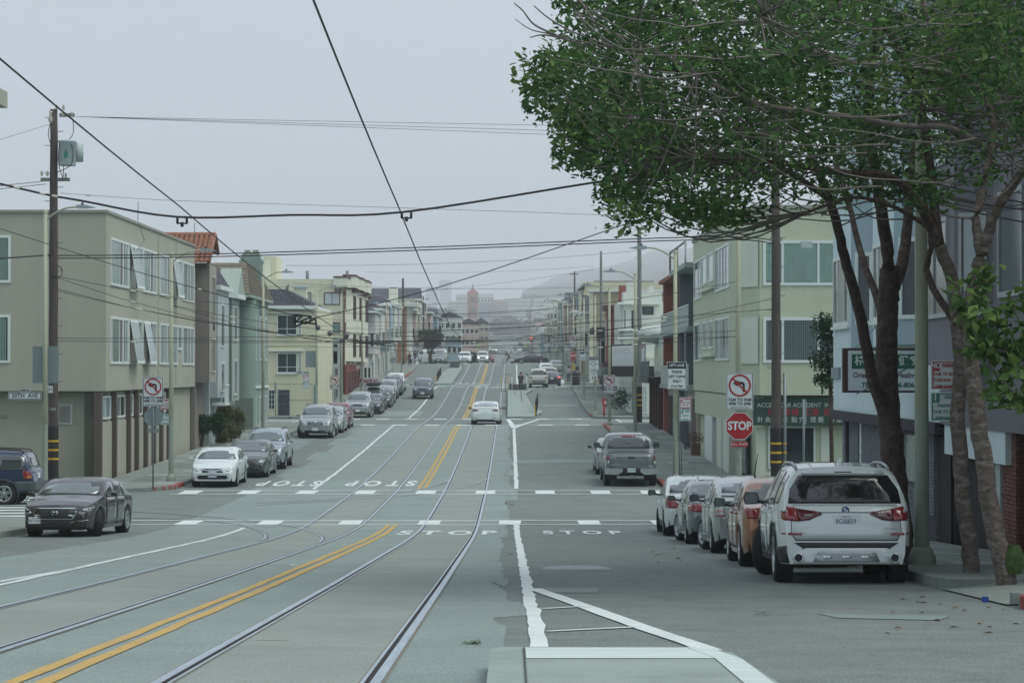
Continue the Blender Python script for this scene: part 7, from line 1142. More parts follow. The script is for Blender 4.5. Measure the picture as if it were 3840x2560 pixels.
for l, px0, px1, y0, y1, d in (('blank grey back of a square sign on the first left lamp post', 120, 218, 1298, 1436, 85.4), ('blank grey square sign back on the yellow house lamp post', 1144, 1188, 1315, 1377, 169.7), ('blank grey square sign back beside the market lamp post', 1424, 1456, 1290, 1320, 262.2)): t = sgn_(l, X((px0 + px1) / 2, d), d); b = MB(); b.box(X(px0, d), X(px1, d), d, d + .012, Z(y1, d), Z(y0, d)); b.build('board', SIGNB, t)
D = 93.4; parking('pale no parking sign half hidden behind the left turn sign', X(618, D), D, Z(1536, D), Z(1494, D), .42, ['PARKING', '7AM TO 8AM', 'MON THURS', 'STREET CLEANING'], SIGNR, 'NO'); parking('pale green hour parking sign behind the left turn sign', X(618, D), D, Z(1592, D), Z(1550, D), .4, ['HOUR', 'PARKING', '7AM TO 6PM'], SIGNG, '2')
D = 169.3; t = sgn_('street name sign reading 29TH AVE', X(1132, D), D, 'street sign', 'street_sign'); o = board(t, X(1132, D), D, Z(1404, D), Z(1392, D), .97, SIGNW, SIGNK); text('29TH  AVE', .17, (X(1132, D), D - .008, Z(1398, D)), SIGNK, o, bold=.004); parking('small no parking sign below the 29TH AVE plate', X(1146, D), D, Z(1430, D), Z(1405, D), .47, ['PARKING', '7AM TO 8AM', 'MON - THUR'], SIGNR, 'NO'); parking('small two hour parking sign below the 29TH AVE plate', X(1146, D), D, Z(1456, D), Z(1431, D), .46, ['HOUR', 'PARKING', '7AM - 6PM'], SIGNG, '2')
D = 180; x = X(1253, D); t = no_left('no left turn sign on a thin post past the second crossing', x, D, Z(1460, D), Z(1407, D), .74); pole_sign(t, x, D, Z(1400, D))
D = 221; t = sgn_('street name sign reading 28TH AVE by the market', X(1414, D), D, 'street sign', 'street_sign'); o = board(t, X(1414, D), D, Z(1437, D), Z(1429, D), .8, SIGNW, SIGNK); text('28TH AVE', .14, (X(1414, D), D - .008, Z(1433, D)), SIGNK, o); parking('tiny no parking sign by the market', X(1423, D), D, Z(1453, D), Z(1438, D), .42, ['PARKING', '7AM', 'MON'], SIGNR, 'NO'); parking('tiny two hour parking sign by the market', X(1423, D), D, Z(1470, D), Z(1455, D), .42, ['HOUR', 'PARKING'], SIGNG, '2'); parking('tiny pale parking sign left of the market lamp post', X(1342, D), D, Z(1384, D), Z(1366, D), .45, ['PARKING', '7AM', 'MON'], SIGNR, 'NO')
x = X(1472, 252); t = sgn_('grey back of a far stop sign on the left', x, 252); b = MB(); b.prism([(x + .37 * math.cos(math.pi / 8 + k * math.pi / 4), Z(1351, 252) + .37 * math.sin(math.pi / 8 + k * math.pi / 4)) for k in range(8)], lambda p: (p[0], 252, p[1]), lambda p: (p[0], 252.02, p[1])); b.build('board', SIGNB, t); pole_sign(t, x, 252, Z(1340, 252))
for px, py0, py1, d, l in ((1578, 1280, 1306, 330, 'small far no left turn sign by the dark street tree'), (1649, 1289, 1309, 420, 'tiny far no left turn sign past the dark street tree')): t = no_left(l, X(px, d), d, Z(py1, d), Z(py0, d), .66); pole_sign(t, X(px, d), d, Z(py0, d))
D = 93.3; t = thing('bike_rack', 'slim steel hoop rack beside the LEFT LANE post', 'bike rack', (X(2547, D), D, GZ(D))); x = X(2546, D); b = MB(); b.tube([(x, D, GZ(D)), (x, D, GZ(D) + 1.5), (x + .04, D, GZ(D) + 1.6), (x + .08, D, GZ(D) + 1.5), (x + .08, D, GZ(D))], .025, 6); b.build('hoop', METAL, t)
D = 84.5; x = X(3012, D); t = sgn_('thin steel sign post in front of the clinic window', x, D); pole_sign(t, x, D, Z(1497, D), .045); b = MB(); b.box(x - .02, x + .1, D + .02, D + .04, Z(1590, D), Z(1500, D)); b.build('board', SIGNB, t)
D = 171.2; x = X(1048, D) - .2; x = X(1031, D); t = sgn_('thin sign post standing before the yellow house gate', x, D); pole_sign(t, x, D, Z(1430, D)); b = MB(); b.box(x - .04, x + .04, D - .3, D + .3, Z(1475, D), Z(1435, D)); b.build('board', SIGNB, t)
# ------------------------------------------------------------------ small street furniture
D = 171; x = X(2263, D); t = thing('call_box', 'red fire alarm call box on a red post', 'call box', (x, D, GZ(D) + .15)); RD = mat('call_box_red', (.38, .025, .02), .45); b = MB(); b.tube([(x, D, GZ(D) + .15), (x, D, GZ(D) + .95)], .07, 8); b.build('post', RD, t); b = MB(); b.prism([(x - .14, GZ(D) + .95), (x + .14, GZ(D) + .95), (x + .14, GZ(D) + 1.32), (x, GZ(D) + 1.45), (x - .14, GZ(D) + 1.32)], lambda p: (p[0], D - .1, p[1]), lambda p: (p[0], D + .12, p[1])); o = b.build('box', RD, t); box(o, 'label', SIGNW, x + .03, x + .12, D - .11, D - .1, GZ(D) + 1.02, GZ(D) + 1.2)
D = 235.2; x = X(2158, D); g = GZ(D) + .15; t = thing('litter_bin', 'black domed litter bin below the far stop sign', 'litter bin', (x, D, g)); b = MB(); b.lathe([(.36, 0), (.38, .1), (.38, 1.0), (.36, 1.02)], (x, D, g), 16); b.build('body', SIGNK, t); b = MB(); b.lathe([(.43, 1.0), (.44, 1.1), (.4, 1.3), (.25, 1.4), (0, 1.42)], (x, D, g), 16); b.build('lid', mat('bin_lid', (.03, .04, .04), .4), t); b = MB(); b.lathe([(.39, .85), (.39, .93)], (x, D, g), 16); b.build('band', METAL, t)
D = 326; x = X(1560, D); g = GZ(D) + .15; t = thing('fire_hydrant', 'white fire hydrant near the left crest corner', 'hydrant', (x, D, g)); b = MB(); b.lathe([(.2, 0), (.2, .08), (.14, .1), (.14, .6), (.2, .62), (.18, .72), (.06, .82), (0, .84)], (x, D, g), 12); b.build('barrel', SIGNW, t)
for s in (-1, 1): b = MB(); b.tube([(x + s * .12, D, g + .45), (x + s * .24, D, g + .45)], .07, 8); b.build('outlet', SIGNW, t)
D = 113; x = X(2606, D); g = GZ(D) + .15; t = thing('planter', 'wooden planter with dry brown shrub by the celery building', 'planter', (x, D, g)); box(t, 'box', mat('planter_wood', (.12, .06, .035), .8), x - .2, x + .2, D - .4, D + .4, g, g + .55)
t2 = (x, D, g + .8)
D = 256; x = X(2104, D); g = GZ(D) + .15; t = thing('sandwich_board', 'small white sandwich board on the far right pavement', 'board', (x, D, g)); b = MB(); b.add([(x - .3, D - .2, g), (x + .3, D - .2, g), (x + .25, D, g + .42), (x - .25, D, g + .42), (x - .3, D + .2, g), (x + .3, D + .2, g)], [(0, 1, 2, 3), (3, 2, 5, 4)]); b.build('board', SIGNW, t)
# ------------------------------------------------------------------ people
SKIN = mat('skin', (.32, .17, .11), .6, var=.05); HAIR = mat('dark_hair', (.012, .01, .009), .7)
def skin_mesh(name, J, E, m, parent, lvl=1):
    me = bpy.data.meshes.new(name); keys = list(J); me.from_pydata([J[k][0] for k in keys], [(keys.index(a), keys.index(c)) for a, c in E], []); o = bpy.data.objects.new(name, me); TS.collection.objects.link(o)
    o.modifiers.new('s', 'SKIN'); sk = me.skin_vertices[0].data
    for i, k in enumerate(keys): r = J[k][1]; sk[i].radius = r if isinstance(r, tuple) else (r, r); sk[i].use_root = (i == 0)
    q = o.modifiers.new('u', 'SUBSURF'); q.levels = lvl; q.render_levels = lvl; em = realise(o); bpy.data.objects.remove(o)
    for p in em.polygons: p.use_smooth = True
    em.materials.clear(); em.materials.append(m); return link(name, em, parent, False)
def person(label, x, d, z, rz=0., pose='stand', top=(.02, .022, .03), legs=(.015, .016, .02), shoes=(.6, .6, .6), hat=None, hood=False, h=1.75, arms='front', group=None, beard=False):
    t = thing('person', label, 'person', (x, d, z), rz); k = h / 1.75; t.scale = (k, k, k); ln = .0
    hip = (0, 0, .93); ch = (0, 0, 1.28); nk = (0, 0, 1.47); hd = (0, .02, 1.61); fl, fr_ = (-.1, .0, .06), (.12, -.02, .06); kl, kr = (-.1, .03, .5), (.11, .02, .5)
    if pose == 'walk': fl, fr_, kl, kr = (-.09, .28, .07), (.09, -.3, .1), (-.09, .2, .52), (.09, -.05, .5)
    if pose == 'bend': ch = (0, .33, 1.18); nk = (0, .5, 1.25); hd = (0, .64, 1.27)
    if pose == 'ride': hip = (0, -.12, .98); ch = (0, .12, 1.27); nk = (0, .25, 1.42); hd = (0, .33, 1.54); kl, kr = (-.1, .3, .78), (.1, .22, .6); fl, fr_ = (-.1, .12, .42), (.1, .1, .25)
    V = lambda a: Vector(a); sh = lambda s: V(ch) + (V(nk) - V(ch)) * .72 + Vector((s * .19, 0, 0)); J = {'hip': (hip, (.15, .11)), 'ch': (ch, (.17, .12)), 'nk': (nk, .06), 'hb': (tuple(V(hd) - Vector((0, .01, .05))), .075), 'hd': (hd, (.085, .1)), 'ht': (tuple(V(hd) + Vector((0, 0, .09))), .065)}; E = [('hip', 'ch'), ('ch', 'nk'), ('nk', 'hb'), ('hb', 'hd'), ('hd', 'ht')]; A = {}
    for s, n in ((-1, 'l'), (1, 'r')):
        S_ = sh(s)
        if pose == 'ride': el, ha = S_ + Vector((s * .05, .18, -.22)), Vector((s * .26, .56, 1.08))
        elif arms == 'front': el, ha = S_ + Vector((s * .08, .02, -.28)), S_ + Vector((-s * .12, .24, -.22))
        elif pose == 'bend': el, ha = S_ + Vector((s * .04, .1, -.26)), S_ + Vector((0, .25, -.45))
        else: el, ha = S_ + Vector((s * .08, -.04, -.28)), S_ + Vector((s * .1, .06 * s, -.54))
        f, kn = (fl, kl) if s < 0 else (fr_, kr); hp = V(hip) + Vector((s * .09, 0, -.06)); J['s' + n] = (tuple(S_), .06); J['e' + n] = (tuple(el), .043); J['w' + n] = (tuple(ha), .03); J['p' + n] = (tuple(hp), .085); J['k' + n] = (kn, .058); J['a' + n] = (f, .04); J['t' + n] = ((f[0], f[1] + .16, f[2] - .025), .035)
        E += [('ch', 's' + n), ('s' + n, 'e' + n), ('e' + n, 'w' + n), ('hip', 'p' + n), ('p' + n, 'k' + n), ('k' + n, 'a' + n), ('a' + n, 't' + n)]; u = (ha - el).normalized(); v = Vector((0, 0, 1)).cross(u).normalized() if abs(u.z) < .9 else Vector((0, 1, 0)); J['h' + n] = (tuple(ha + u * .07), (.038, .022)); E.append(('w' + n, 'h' + n))
        for i, (o_, l_) in enumerate(((-.027, .075), (-.009, .088), (.009, .083), (.027, .065))): p = ha + u * .09 + v * o_; J['f%s%d' % (n, i)] = (tuple(p + u * l_ * .5 - Vector((0, 0, .006))), .009); J['g%s%d' % (n, i)] = (tuple(p + u * l_ * .9 - Vector((0, 0, .025))), .008); E += [('h' + n, 'f%s%d' % (n, i)), ('f%s%d' % (n, i), 'g%s%d' % (n, i))]
        J['m' + n] = (tuple(ha + u * .06 - v * s * .05 + Vector((0, 0, -.01))), .011); E.append(('w' + n, 'm' + n))
    body = skin_mesh('body', J, E, SKIN, t); mc = lambda c: mat('cloth_%.3f_%.3f_%.3f' % c, c, .9, var=.15, sc=8)
    g = lambda ks, f: {q: (J[q][0], tuple(r * f for r in J[q][1]) if isinstance(J[q][1], tuple) else J[q][1] * f) for q in ks}
    jk = g(['ch', 'hip', 'sl', 'el', 'wl', 'sr', 'er', 'wr'], 1.18); jk['nb'] = (tuple(V(nk) - Vector((0, .01, .04))), .085); skin_mesh('jacket', jk, [('ch', 'hip'), ('ch', 'nb'), ('ch', 'sl'), ('sl', 'el'), ('el', 'wl'), ('ch', 'sr'), ('sr', 'er'), ('er', 'wr')], mc(top), t)
    tr = g(['hip', 'pl', 'kl', 'al', 'pr', 'kr', 'ar'], 1.17); skin_mesh('trousers', tr, [('hip', 'pl'), ('pl', 'kl'), ('kl', 'al'), ('hip', 'pr'), ('pr', 'kr'), ('kr', 'ar')], mc(legs), t)
    for n in 'lr': a, b_ = V(J['a' + n][0]), V(J['t' + n][0]); skin_mesh('shoe', {'a': (tuple(a - Vector((0, .02, .015))), .052), 'b': (tuple(b_ + Vector((0, .03, -.0))), (.048, .038))}, [('a', 'b')], mc(shoes), t)
    b = MB(); H_ = V(hd)
    if hood: b.lathe([(.05, -.14), (.13, -.08), (.145, .04), (.11, .13), (0, .17)], tuple(H_ + Vector((0, -.02, 0))), 14); b.build('hood', mc(top), t, False)
    else: b.lathe([(.1, .0), (.108, .05), (.095, .12), (.05, .155), (0, .16)], tuple(H_ + Vector((0, -.018, 0))), 14); b.build('hair', HAIR, t, False)
    if beard: b = MB(); b.lathe([(0, -.14), (.05, -.12), (.075, -.06), (.06, -.02)], tuple(H_ + Vector((0, .025, 0))), 10); b.build('beard', HAIR, t, False)
    if hat: b = MB(); b.lathe([(.118, .06), (.11, .12), (.06, .165), (0, .17)], tuple(H_ + Vector((0, -.015, 0))), 14); b.box(H_.x - .07, H_.x + .07, H_.y + .08, H_.y + .2, H_.z + .06, H_.z + .08); b.build('cap', mc(hat), t, False)
    b = MB(); b.tube([(H_.x, H_.y + .095, H_.z + .02), (H_.x, H_.y + .125, H_.z - .02), (H_.x, H_.y + .1, H_.z - .03)], [.012, .016, .01], 6)
    for s in (-1, 1): b.lathe([(0, 0), (.012, .002), (0, .004)], (H_.x + s * .035, H_.y + .098, H_.z + .02), 8, 'y'); b.tube([(H_.x + s * .088, H_.y - .005, H_.z + .03), (H_.x + s * .1, H_.y - .01, H_.z), (H_.x + s * .088, H_.y - .005, H_.z - .03)], .014, 5)
    b.build('face', mat('face_skin', (.27, .13, .09), .6), body, False); return t
WK = (.02, .022, .026)
t = person('person in black with light shoes looking at a phone by the island steps', X(1951, 219.5), 219.5, GZ(219.5) + .16, R(165), 'stand', WK, (.014, .014, .018), (.62, .62, .6), h=1.68); b = MB(); b.box(-.16, .16, -.24, -.1, 1.0, 1.42); b.build('backpack', mat('backpack_black', (.015, .017, .024), .8), t, False)
person('bearded person in brown jacket standing behind the silver off-road car', X(1311, 177), 177, GZ(177) + .15, R(-70), 'stand', (.15, .06, .03), (.03, .03, .035), (.05, .05, .05), arms='down', beard=True); person('person in dark cap bending over beside the brown jacket', X(1328, 179), 179, GZ(179) + .15, R(-80), 'bend', (.02, .02, .024), (.03, .032, .04), (.05, .05, .05), hat=(.03, .025, .022))
person('person in black hooded coat behind the litter bin', X(2162, 237), 237, GZ(237) + .15, 0, 'stand', (.015, .013, .016), (.02, .02, .024), (.03, .03, .03), hood=True, arms='down'); person('person in pale shirt and jeans on the far right pavement', X(2131, 262), 262, GZ(262) + .15, 0, 'walk', (.4, .36, .38), (.06, .08, .14), (.05, .05, .05), arms='down'); person('person in navy coat and blue cap by the hydrant', X(1555, 330), 330, GZ(330) + .15, R(180), 'stand', (.02, .025, .05), (.03, .03, .04), (.05, .05, .05), hat=(.03, .08, .3), arms='down', h=1.8)
t = person('person walking with a pram by the orange brick corner', X(1534, 322), 322, GZ(322) + .15, R(180), 'walk', (.12, .06, .05), (.02, .02, .025), (.03, .03, .03)); q = thing('pram', 'dark pram pushed by the walker at the orange brick corner', 'pram', (X(1536, 321), 321, GZ(321) + .15)); b = MB(); b.lathe([(0, .3), (.2, .35), (.27, .6), (.25, .8), (.1, .98), (0, 1.0)], (X(1536, 321), 321, GZ(321) + .15), 12); b.build('hood', SIGNK, q)
for s in (-1, 1):
    for e in (-.3, .3): b = MB(); b.lathe([(.1, -.02), (.13, -.02), (.13, .02), (.1, .02), (.1, -.02)], (X(1536, 321) + s * .2, 321 + e, GZ(321) + .28), 12, 'x'); b.build('wheel', BLACK, q)
# cyclist crossing at the crest
bx, bd = X(1905, 337), 337; g = GZ(337); person('cyclist in dark top crossing the avenue at the crest', bx, bd, g, R(90), 'ride', (.02, .025, .045), (.16, .18, .2), (.4, .4, .4), h=1.75)
t = thing('bicycle', 'white bicycle under the cyclist at the crest', 'bicycle', (bx, bd, g)); BW = mat('bike_white', (.6, .62, .62), .4)
for ox in (-.62, .52): b = MB(); b.lathe([(.29, -.02), (.335, -.02), (.335, .02), (.29, .02), (.29, -.02)], (bx + ox, bd, g + .335), 24, 'y'); w = b.build('wheel', BLACK, t); b = MB(); [b.tube([(bx + ox, bd, g + .335), (bx + ox + .3 * math.cos(a), bd, g + .335 + .3 * math.sin(a))], .006, 3) for a in frange(0, 5.9, .6)]; b.build('spokes', METAL, w)
b = MB(); q = lambda x_, z_: (bx + x_, bd, g + z_); [b.tube([q(*a), q(*c)], .025, 6) for a, c in (((-.62, .335), (-.45, .95)), ((-.47, .85), (-.05, .4)), ((-.05, .4), (.12, .9)), ((.08, .8), (-.46, .8)), ((.52, .335), (-.05, .35)), ((.52, .335), (.1, .78)))]; b.build('frame', BW, t); b = MB(); b.tube([(bx - .42, bd - .28, g + 1.05), (bx - .46, bd, g + 1.02), (bx - .42, bd + .28, g + 1.05)], .018, 6); b.build('handlebar', SIGNK, t); b = MB(); b.box(bx + .02, bx + .26, bd - .07, bd + .07, g + .9, g + .95); b.build('saddle', SIGNK, t); b = MB(); b.box(bx + .35, bx + .75, bd - .2, bd - .08, g + .4, g + .75); b.build('pannier', BW, t)
# ------------------------------------------------------------------ trees and plants
BARK = mat('bark_dark', (.075, .05, .042), .95, var=.5, sc=9, bump=1, bsc=24, stretch=(1, 1, .9), dirt=.6, dcol=(.19, .18, .165)); BARKP = mat('bark_pale', (.13, .10, .085), .95, var=.45, sc=10, bump=1, bsc=24, stretch=(.9, .9, 1.8), dirt=.8, dcol=(.33, .32, .30)); TWIG = mat('twig', (.17, .145, .13), .9, var=.3, sc=8)
LEAF = [leafmat('leaf_mid', (.082, .165, .055)), leafmat('leaf_deep', (.05, .105, .042)), leafmat('leaf_fresh', (.15, .24, .075))]
nr = np.random.RandomState(4)
def leaves(name, cen, rad, per, size, mats, parent, droop=.25, wts=(.5, .32, .18), asp=.48, flatness=.55, kind='stuff', label=None):
    cen = np.array(cen, float); rad = np.array(rad, float).reshape(-1, 1) * np.ones((1, 3)); n = len(cen); N = n * per
    c = np.repeat(cen, per, 0) + np.clip(nr.normal(size=(N, 3)), -1.5, 1.5) * np.repeat(rad, per, 0) * np.array([1, 1, .72]); u = nr.normal(size=(N, 3)); u[:, 2] = u[:, 2] * .5 - droop; u /= np.linalg.norm(u, axis=1)[:, None]; up = nr.normal(size=(N, 3)) * flatness + np.array([0, 0, 1]); v = np.cross(up, u); v /= np.linalg.norm(v, axis=1)[:, None] + 1e-9; w = np.cross(u, v); L = size * nr.uniform(.5, 1.45, (N, 1)); hh = L * asp * .5
    V = np.stack([c - u * L * .5, c + v * hh + w * hh * .35 + u * L * .02, c + u * L * .5 - w * hh * .3, c - v * hh + w * hh * .35 + u * L * .02], 1).reshape(-1, 3); idx = np.arange(N)[:, None] * 4; F = np.concatenate([idx + np.array([0, 1, 2]), idx + np.array([0, 2, 3])], 1).reshape(-1, 3)
    me = bpy.data.meshes.new(name); me.vertices.add(4 * N); me.vertices.foreach_set('co', V.ravel()); me.loops.add(6 * N); me.loops.foreach_set('vertex_index', F.ravel().astype(np.int32)); me.polygons.add(2 * N); me.polygons.foreach_set('loop_start', np.arange(0, 6 * N, 3, dtype=np.int32)); me.polygons.foreach_set('loop_total', np.full(2 * N, 3, np.int32))
    for m in mats: me.materials.append(m)
    cm = nr.choice(len(mats), n, p=wts[:len(mats)] / np.sum(wts[:len(mats)])); mi = np.repeat(cm, per); fl = nr.rand(N) < .4; mi[fl] = nr.choice(len(mats), fl.sum(), p=wts[:len(mats)] / np.sum(wts[:len(mats)])); me.polygons.foreach_set('material_index', np.repeat(mi, 2).astype(np.int32)); me.update(); me.validate()
    return tag(link(name, me, parent), kind=kind)
def limb(par, P, r0, r1, m, name='limb', n=5, seg=9): q = smooth(P, n); k = len(q); b = MB(); b.tube([(x + rnd.uniform(-.012, .012), y, z) for x, y, z in q], [r0 + (r1 - r0) * i / (k - 1) for i in range(k)], seg); return b.build(name, m, par)
def inpoly(p, P):
    c = False; j = len(P) - 1
    for i in range(len(P)):
        if (P[i][1] > p[1]) != (P[j][1] > p[1]) and p[0] < (P[j][0] - P[i][0]) * (p[1] - P[i][1]) / (P[j][1] - P[i][1]) + P[i][0]: c = not c
        j = i
    return c
CR = [(2110, -120), (2075, 40), (2140, 150), (2080, 205), (1990, 245), (1985, 330), (2040, 400), (2120, 480), (2100, 560), (2120, 620), (2230, 650), (2280, 700), (2290, 770), (2390, 835), (2500, 860), (2620, 825), (2760, 790), (2900, 815), (3020, 790), (3150, 760), (3300, 740), (3500, 740), (3700, 700), (3900, 640), (4150, 300), (4150, -120)]
T1 = thing('street_tree', 'big dark trunked street tree behind the white sport utility car', 'tree', (6.3, 39.5, GZ(39.5) + .15)); T2 = thing('street_tree', 'slim brown street tree left of the pale leaning trunk', 'tree', (6.38, 33.7, GZ(33.7) + .15)); T3 = thing('street_tree', 'leaning pale barked street tree at the right edge', 'tree', (6.15, 31, GZ(31) + .15))
limbs = []
def L(t, pts, d0, d1, r0, r1, m, name='limb'):
    P = [W3(px, py, d0 + (d1 - d0) * i / (len(pts) - 1)) for i, (px, py) in enumerate(pts)]; limb(t, P, r0, r1, m, name); limbs.append((t, smooth(P, 5)))
L(T1, ((3385, 2110), (3372, 1980), (3355, 1800), (3340, 1640), (3328, 1480), (3325, 1280), (3330, 1130), (3335, 1000)), 39.5, 39.5, .215, .165, BARK, 'trunk'); L(T1, ((3345, 1130), (3320, 900), (3290, 700), (3260, 450), (3280, 150), (3300, -100)), 39.5, 38, .12, .05, BARK); L(T1, ((3350, 1080), (3390, 950), (3410, 750), (3440, 500), (3500, 200)), 39.5, 41, .11, .05, BARK)
L(T1, ((3330, 1600), (3265, 1400), (3225, 1180), (3165, 960), (3130, 820), (3060, 620), (2950, 380), (2900, 200)), 39.5, 37, .105, .05, BARK); L(T1, ((3330, 1290), (3290, 1120), (3230, 960), (3190, 800), (3120, 560)), 39.4, 42, .075, .04, BARK); L(T1, ((3100, 740), (2950, 640), (2750, 560), (2520, 480), (2350, 420)), 37.6, 34, .055, .015, BARK); L(T1, ((2980, 430), (2800, 330), (2600, 270), (2380, 250), (2200, 210)), 37.2, 33, .05, .012, BARK)
L(T2, ((3645, 2165), (3632, 2050), (3612, 1880), (3598, 1700), (3590, 1530), (3600, 1400), (3592, 1250), (3570, 1060), (3520, 920)), 33.7, 33.5, .125, .085, BARKP, 'trunk'); L(T2, ((3520, 920), (3440, 760), (3330, 660), (3180, 650), (3000, 620), (2800, 600), (2600, 590), (2400, 600)), 33.5, 30.5, .075, .014, BARK); L(T2, ((3520, 920), (3500, 760), (3480, 560), (3420, 300), (3300, 60), (3240, -100)), 33.5, 34, .08, .03, BARK); L(T2, ((3585, 1220), (3480, 1040), (3490, 900), (3460, 700)), 33.5, 34.5, .055, .03, BARK); L(T2, ((3490, 860), (3360, 780), (3200, 740), (3000, 800), (2900, 770)), 33.3, 31.5, .035, .01, BARK)
L(T3, ((3775, 2190), (3750, 2080), (3712, 1920), (3690, 1750), (3662, 1560), (3645, 1380), (3640, 1220), (3652, 1060), (3690, 930)), 31, 31, .135, .09, BARKP, 'trunk'); L(T3, ((3690, 930), (3730, 800), (3800, 690), (3900, 560)), 31, 30, .075, .05, BARKP); L(T3, ((3680, 960), (3660, 820), (3700, 640), (3720, 430), (3600, 250), (3480, 60), (3440, -100)), 31, 32, .07, .03, BARKP); L(T3, ((3700, 560), (3560, 480), (3380, 470), (3150, 430), (2900, 400), (2700, 330), (2480, 200), (2300, 120), (2150, 40)), 31.8, 29, .05, .008, TWIG); L(T3, ((3660, 300), (3500, 260), (3200, 230), (3000, 150), (2850, 60)), 31.9, 29.5, .04, .01, TWIG)
cens = {0: [], 1: [], 2: []}; rads = {0: [], 1: [], 2: []}; cl = []
tr_ = random.Random(21)
while len(cl) < 370:
    px, py = tr_.uniform(1970, 4100), tr_.uniform(-110, 840)
    if not inpoly((px, py), CR): continue
    if px > 2950 and py > 520 and tr_.random() < .55: continue
    if px > 3350 and py > 380 and tr_.random() < .45: continue
    if tr_.random() < .12 and px > 2300: continue
    lf = max(0, (3000 - px) / 1000); d = tr_.gauss(34.5 - 2.5 * lf, 3.6 * (1 - .55 * lf)); d = min(43, max(27.2, d)); cl.append((px, py, d))
for _ in range(150): cl.append((tr_.uniform(2500, 4700), tr_.uniform(-1100, -120), tr_.uniform(27.5, 43)))
for _ in range(70): cl.append((tr_.uniform(3850, 4700), tr_.uniform(-120, 700), tr_.uniform(27.5, 38)))
for px, py, d in cl:
    k = 0 if d > 36 else 1 if d > 32.5 or px < 2500 and d > 30 else 2; edge = not all(inpoly((px + a, py + c), CR) for a, c in ((-70, 0), (70, 0), (0, 60), (0, -60))); cens[k].append(W3(px, py, d)); rads[k].append(tr_.uniform(.15, .22) if edge else tr_.uniform(.24, .38))
for k, t in enumerate((T1, T2, T3)):
    leaves('crown', cens[k], rads[k], 105, .118, LEAF, t); b = MB(); pool = [p for tt, q in limbs if tt is t for p in q]
    for c in cens[k]:
        c = Vector(c); p = min((Vector(q) for q in tr_.sample(pool, min(len(pool), 60))), key=lambda q: (q - c).length); 
        if (p - c).length > 4.5: p = c + (p - c).normalized() * 2.2
        m = p.lerp(c, .5) + Vector((tr_.uniform(-.2, .2), tr_.uniform(-.2, .2), -.12 * (p - c).length)); e = c + (c - m).normalized() * tr_.uniform(.1, .35); b.tube([tuple(q) for q in smooth([p, m, c, e], 4)], [.014 - .0008 * i for i in range(13)], 4)
    tag(b.build('twigs', TWIG, t), kind='stuff')
b = MB()                                                      # bare arching shoots on the outside of the crowns
for k in range(22):
    px, py = tr_.uniform(2500, 3750), tr_.uniform(30, 720); d = tr_.uniform(27.2, 30.5); P = [(px, py)]; a = tr_.uniform(-.1, .5); 
    for i in range(6): px -= tr_.uniform(70, 130); py -= (22 + 26 * i * a) * tr_.uniform(.1, .9) - 20 * (i < 2); P.append((px, py))
    if P[-1][0] < 1990: continue
    b.tube([W3(x, y, d - .12 * i) for i, (x, y) in enumerate(smooth(P, 3))], [.014 - .00062 * i for i in range(len(P) * 3 - 2)], 4)
for P in (((2480, 200), (2250, 170), (2080, 130), (1990, 110), (1930, 70)), ((2080, 130), (2000, 90), (1960, 40), (1925, 10)), ((2300, 175), (2150, 120), (2060, 70), (2000, 20)), ((2250, 185), (2130, 150), (2040, 130), (1985, 140)), ((2400, 150), (2250, 60), (2150, -10))): b.tube([W3(x, y, 29.5) for x, y in smooth(P, 4)], [.014 - .0006 * i for i in range(len(P) * 4 - 3)], 4)
tag(b.build('bare_shoots', TWIG, T3), kind='stuff')
b = MB(); b.lathe([(.1, .1), (.13, .2), (.125, .35), (.07, .47)], (X(3800, 30.9), 30.92, GZ(31) + .14), 12); b.build('moss', mat('moss', (.045, .075, .02), .95, var=.5, sc=14), T3)
# young leafy branch at the right edge
T4 = thing('young_tree', 'young tree with large fresh leaves reaching in from the right edge', 'tree', (6.15, 28.2, GZ(28.2) + .15)); limb(T4, [(6.15, 28.2, GZ(28.2)), (6.18, 28.2, 5.6), (6.15, 28.2, 6.3)], .05, .04, TWIG, 'trunk'); cs = []
for P in (((3930, 1560), (3800, 1470), (3690, 1330), (3640, 1210), (3615, 1090)), ((3930, 1500), (3830, 1400), (3740, 1260), (3700, 1120), (3705, 1030)), ((3950, 1450), (3860, 1300), (3800, 1150)), ((3960, 1380), (3880, 1220), (3850, 1080)), ((3920, 1530), (3820, 1490), (3740, 1470)), ((3940, 1440), (3800, 1330), (3620, 1290))):
    q = smooth([W3(x, y, 28.0) for x, y in P], 5); b = MB(); b.tube(q, [.022 - .0007 * i for i in range(len(q))], 5); b.build('branch', mat('twig_grey', (.2, .17, .15), .9), T4); cs += [tuple(Vector(p) + Vector((tr_.uniform(-.1, .1), tr_.uniform(-.15, .15), tr_.uniform(-.08, .08)))) for p in q[4:]]
leaves('crown', cs, [.085] * len(cs), 9, .165, [LEAF[2], LEAF[0]], T4, droop=.5, wts=(.7, .3), asp=.6)
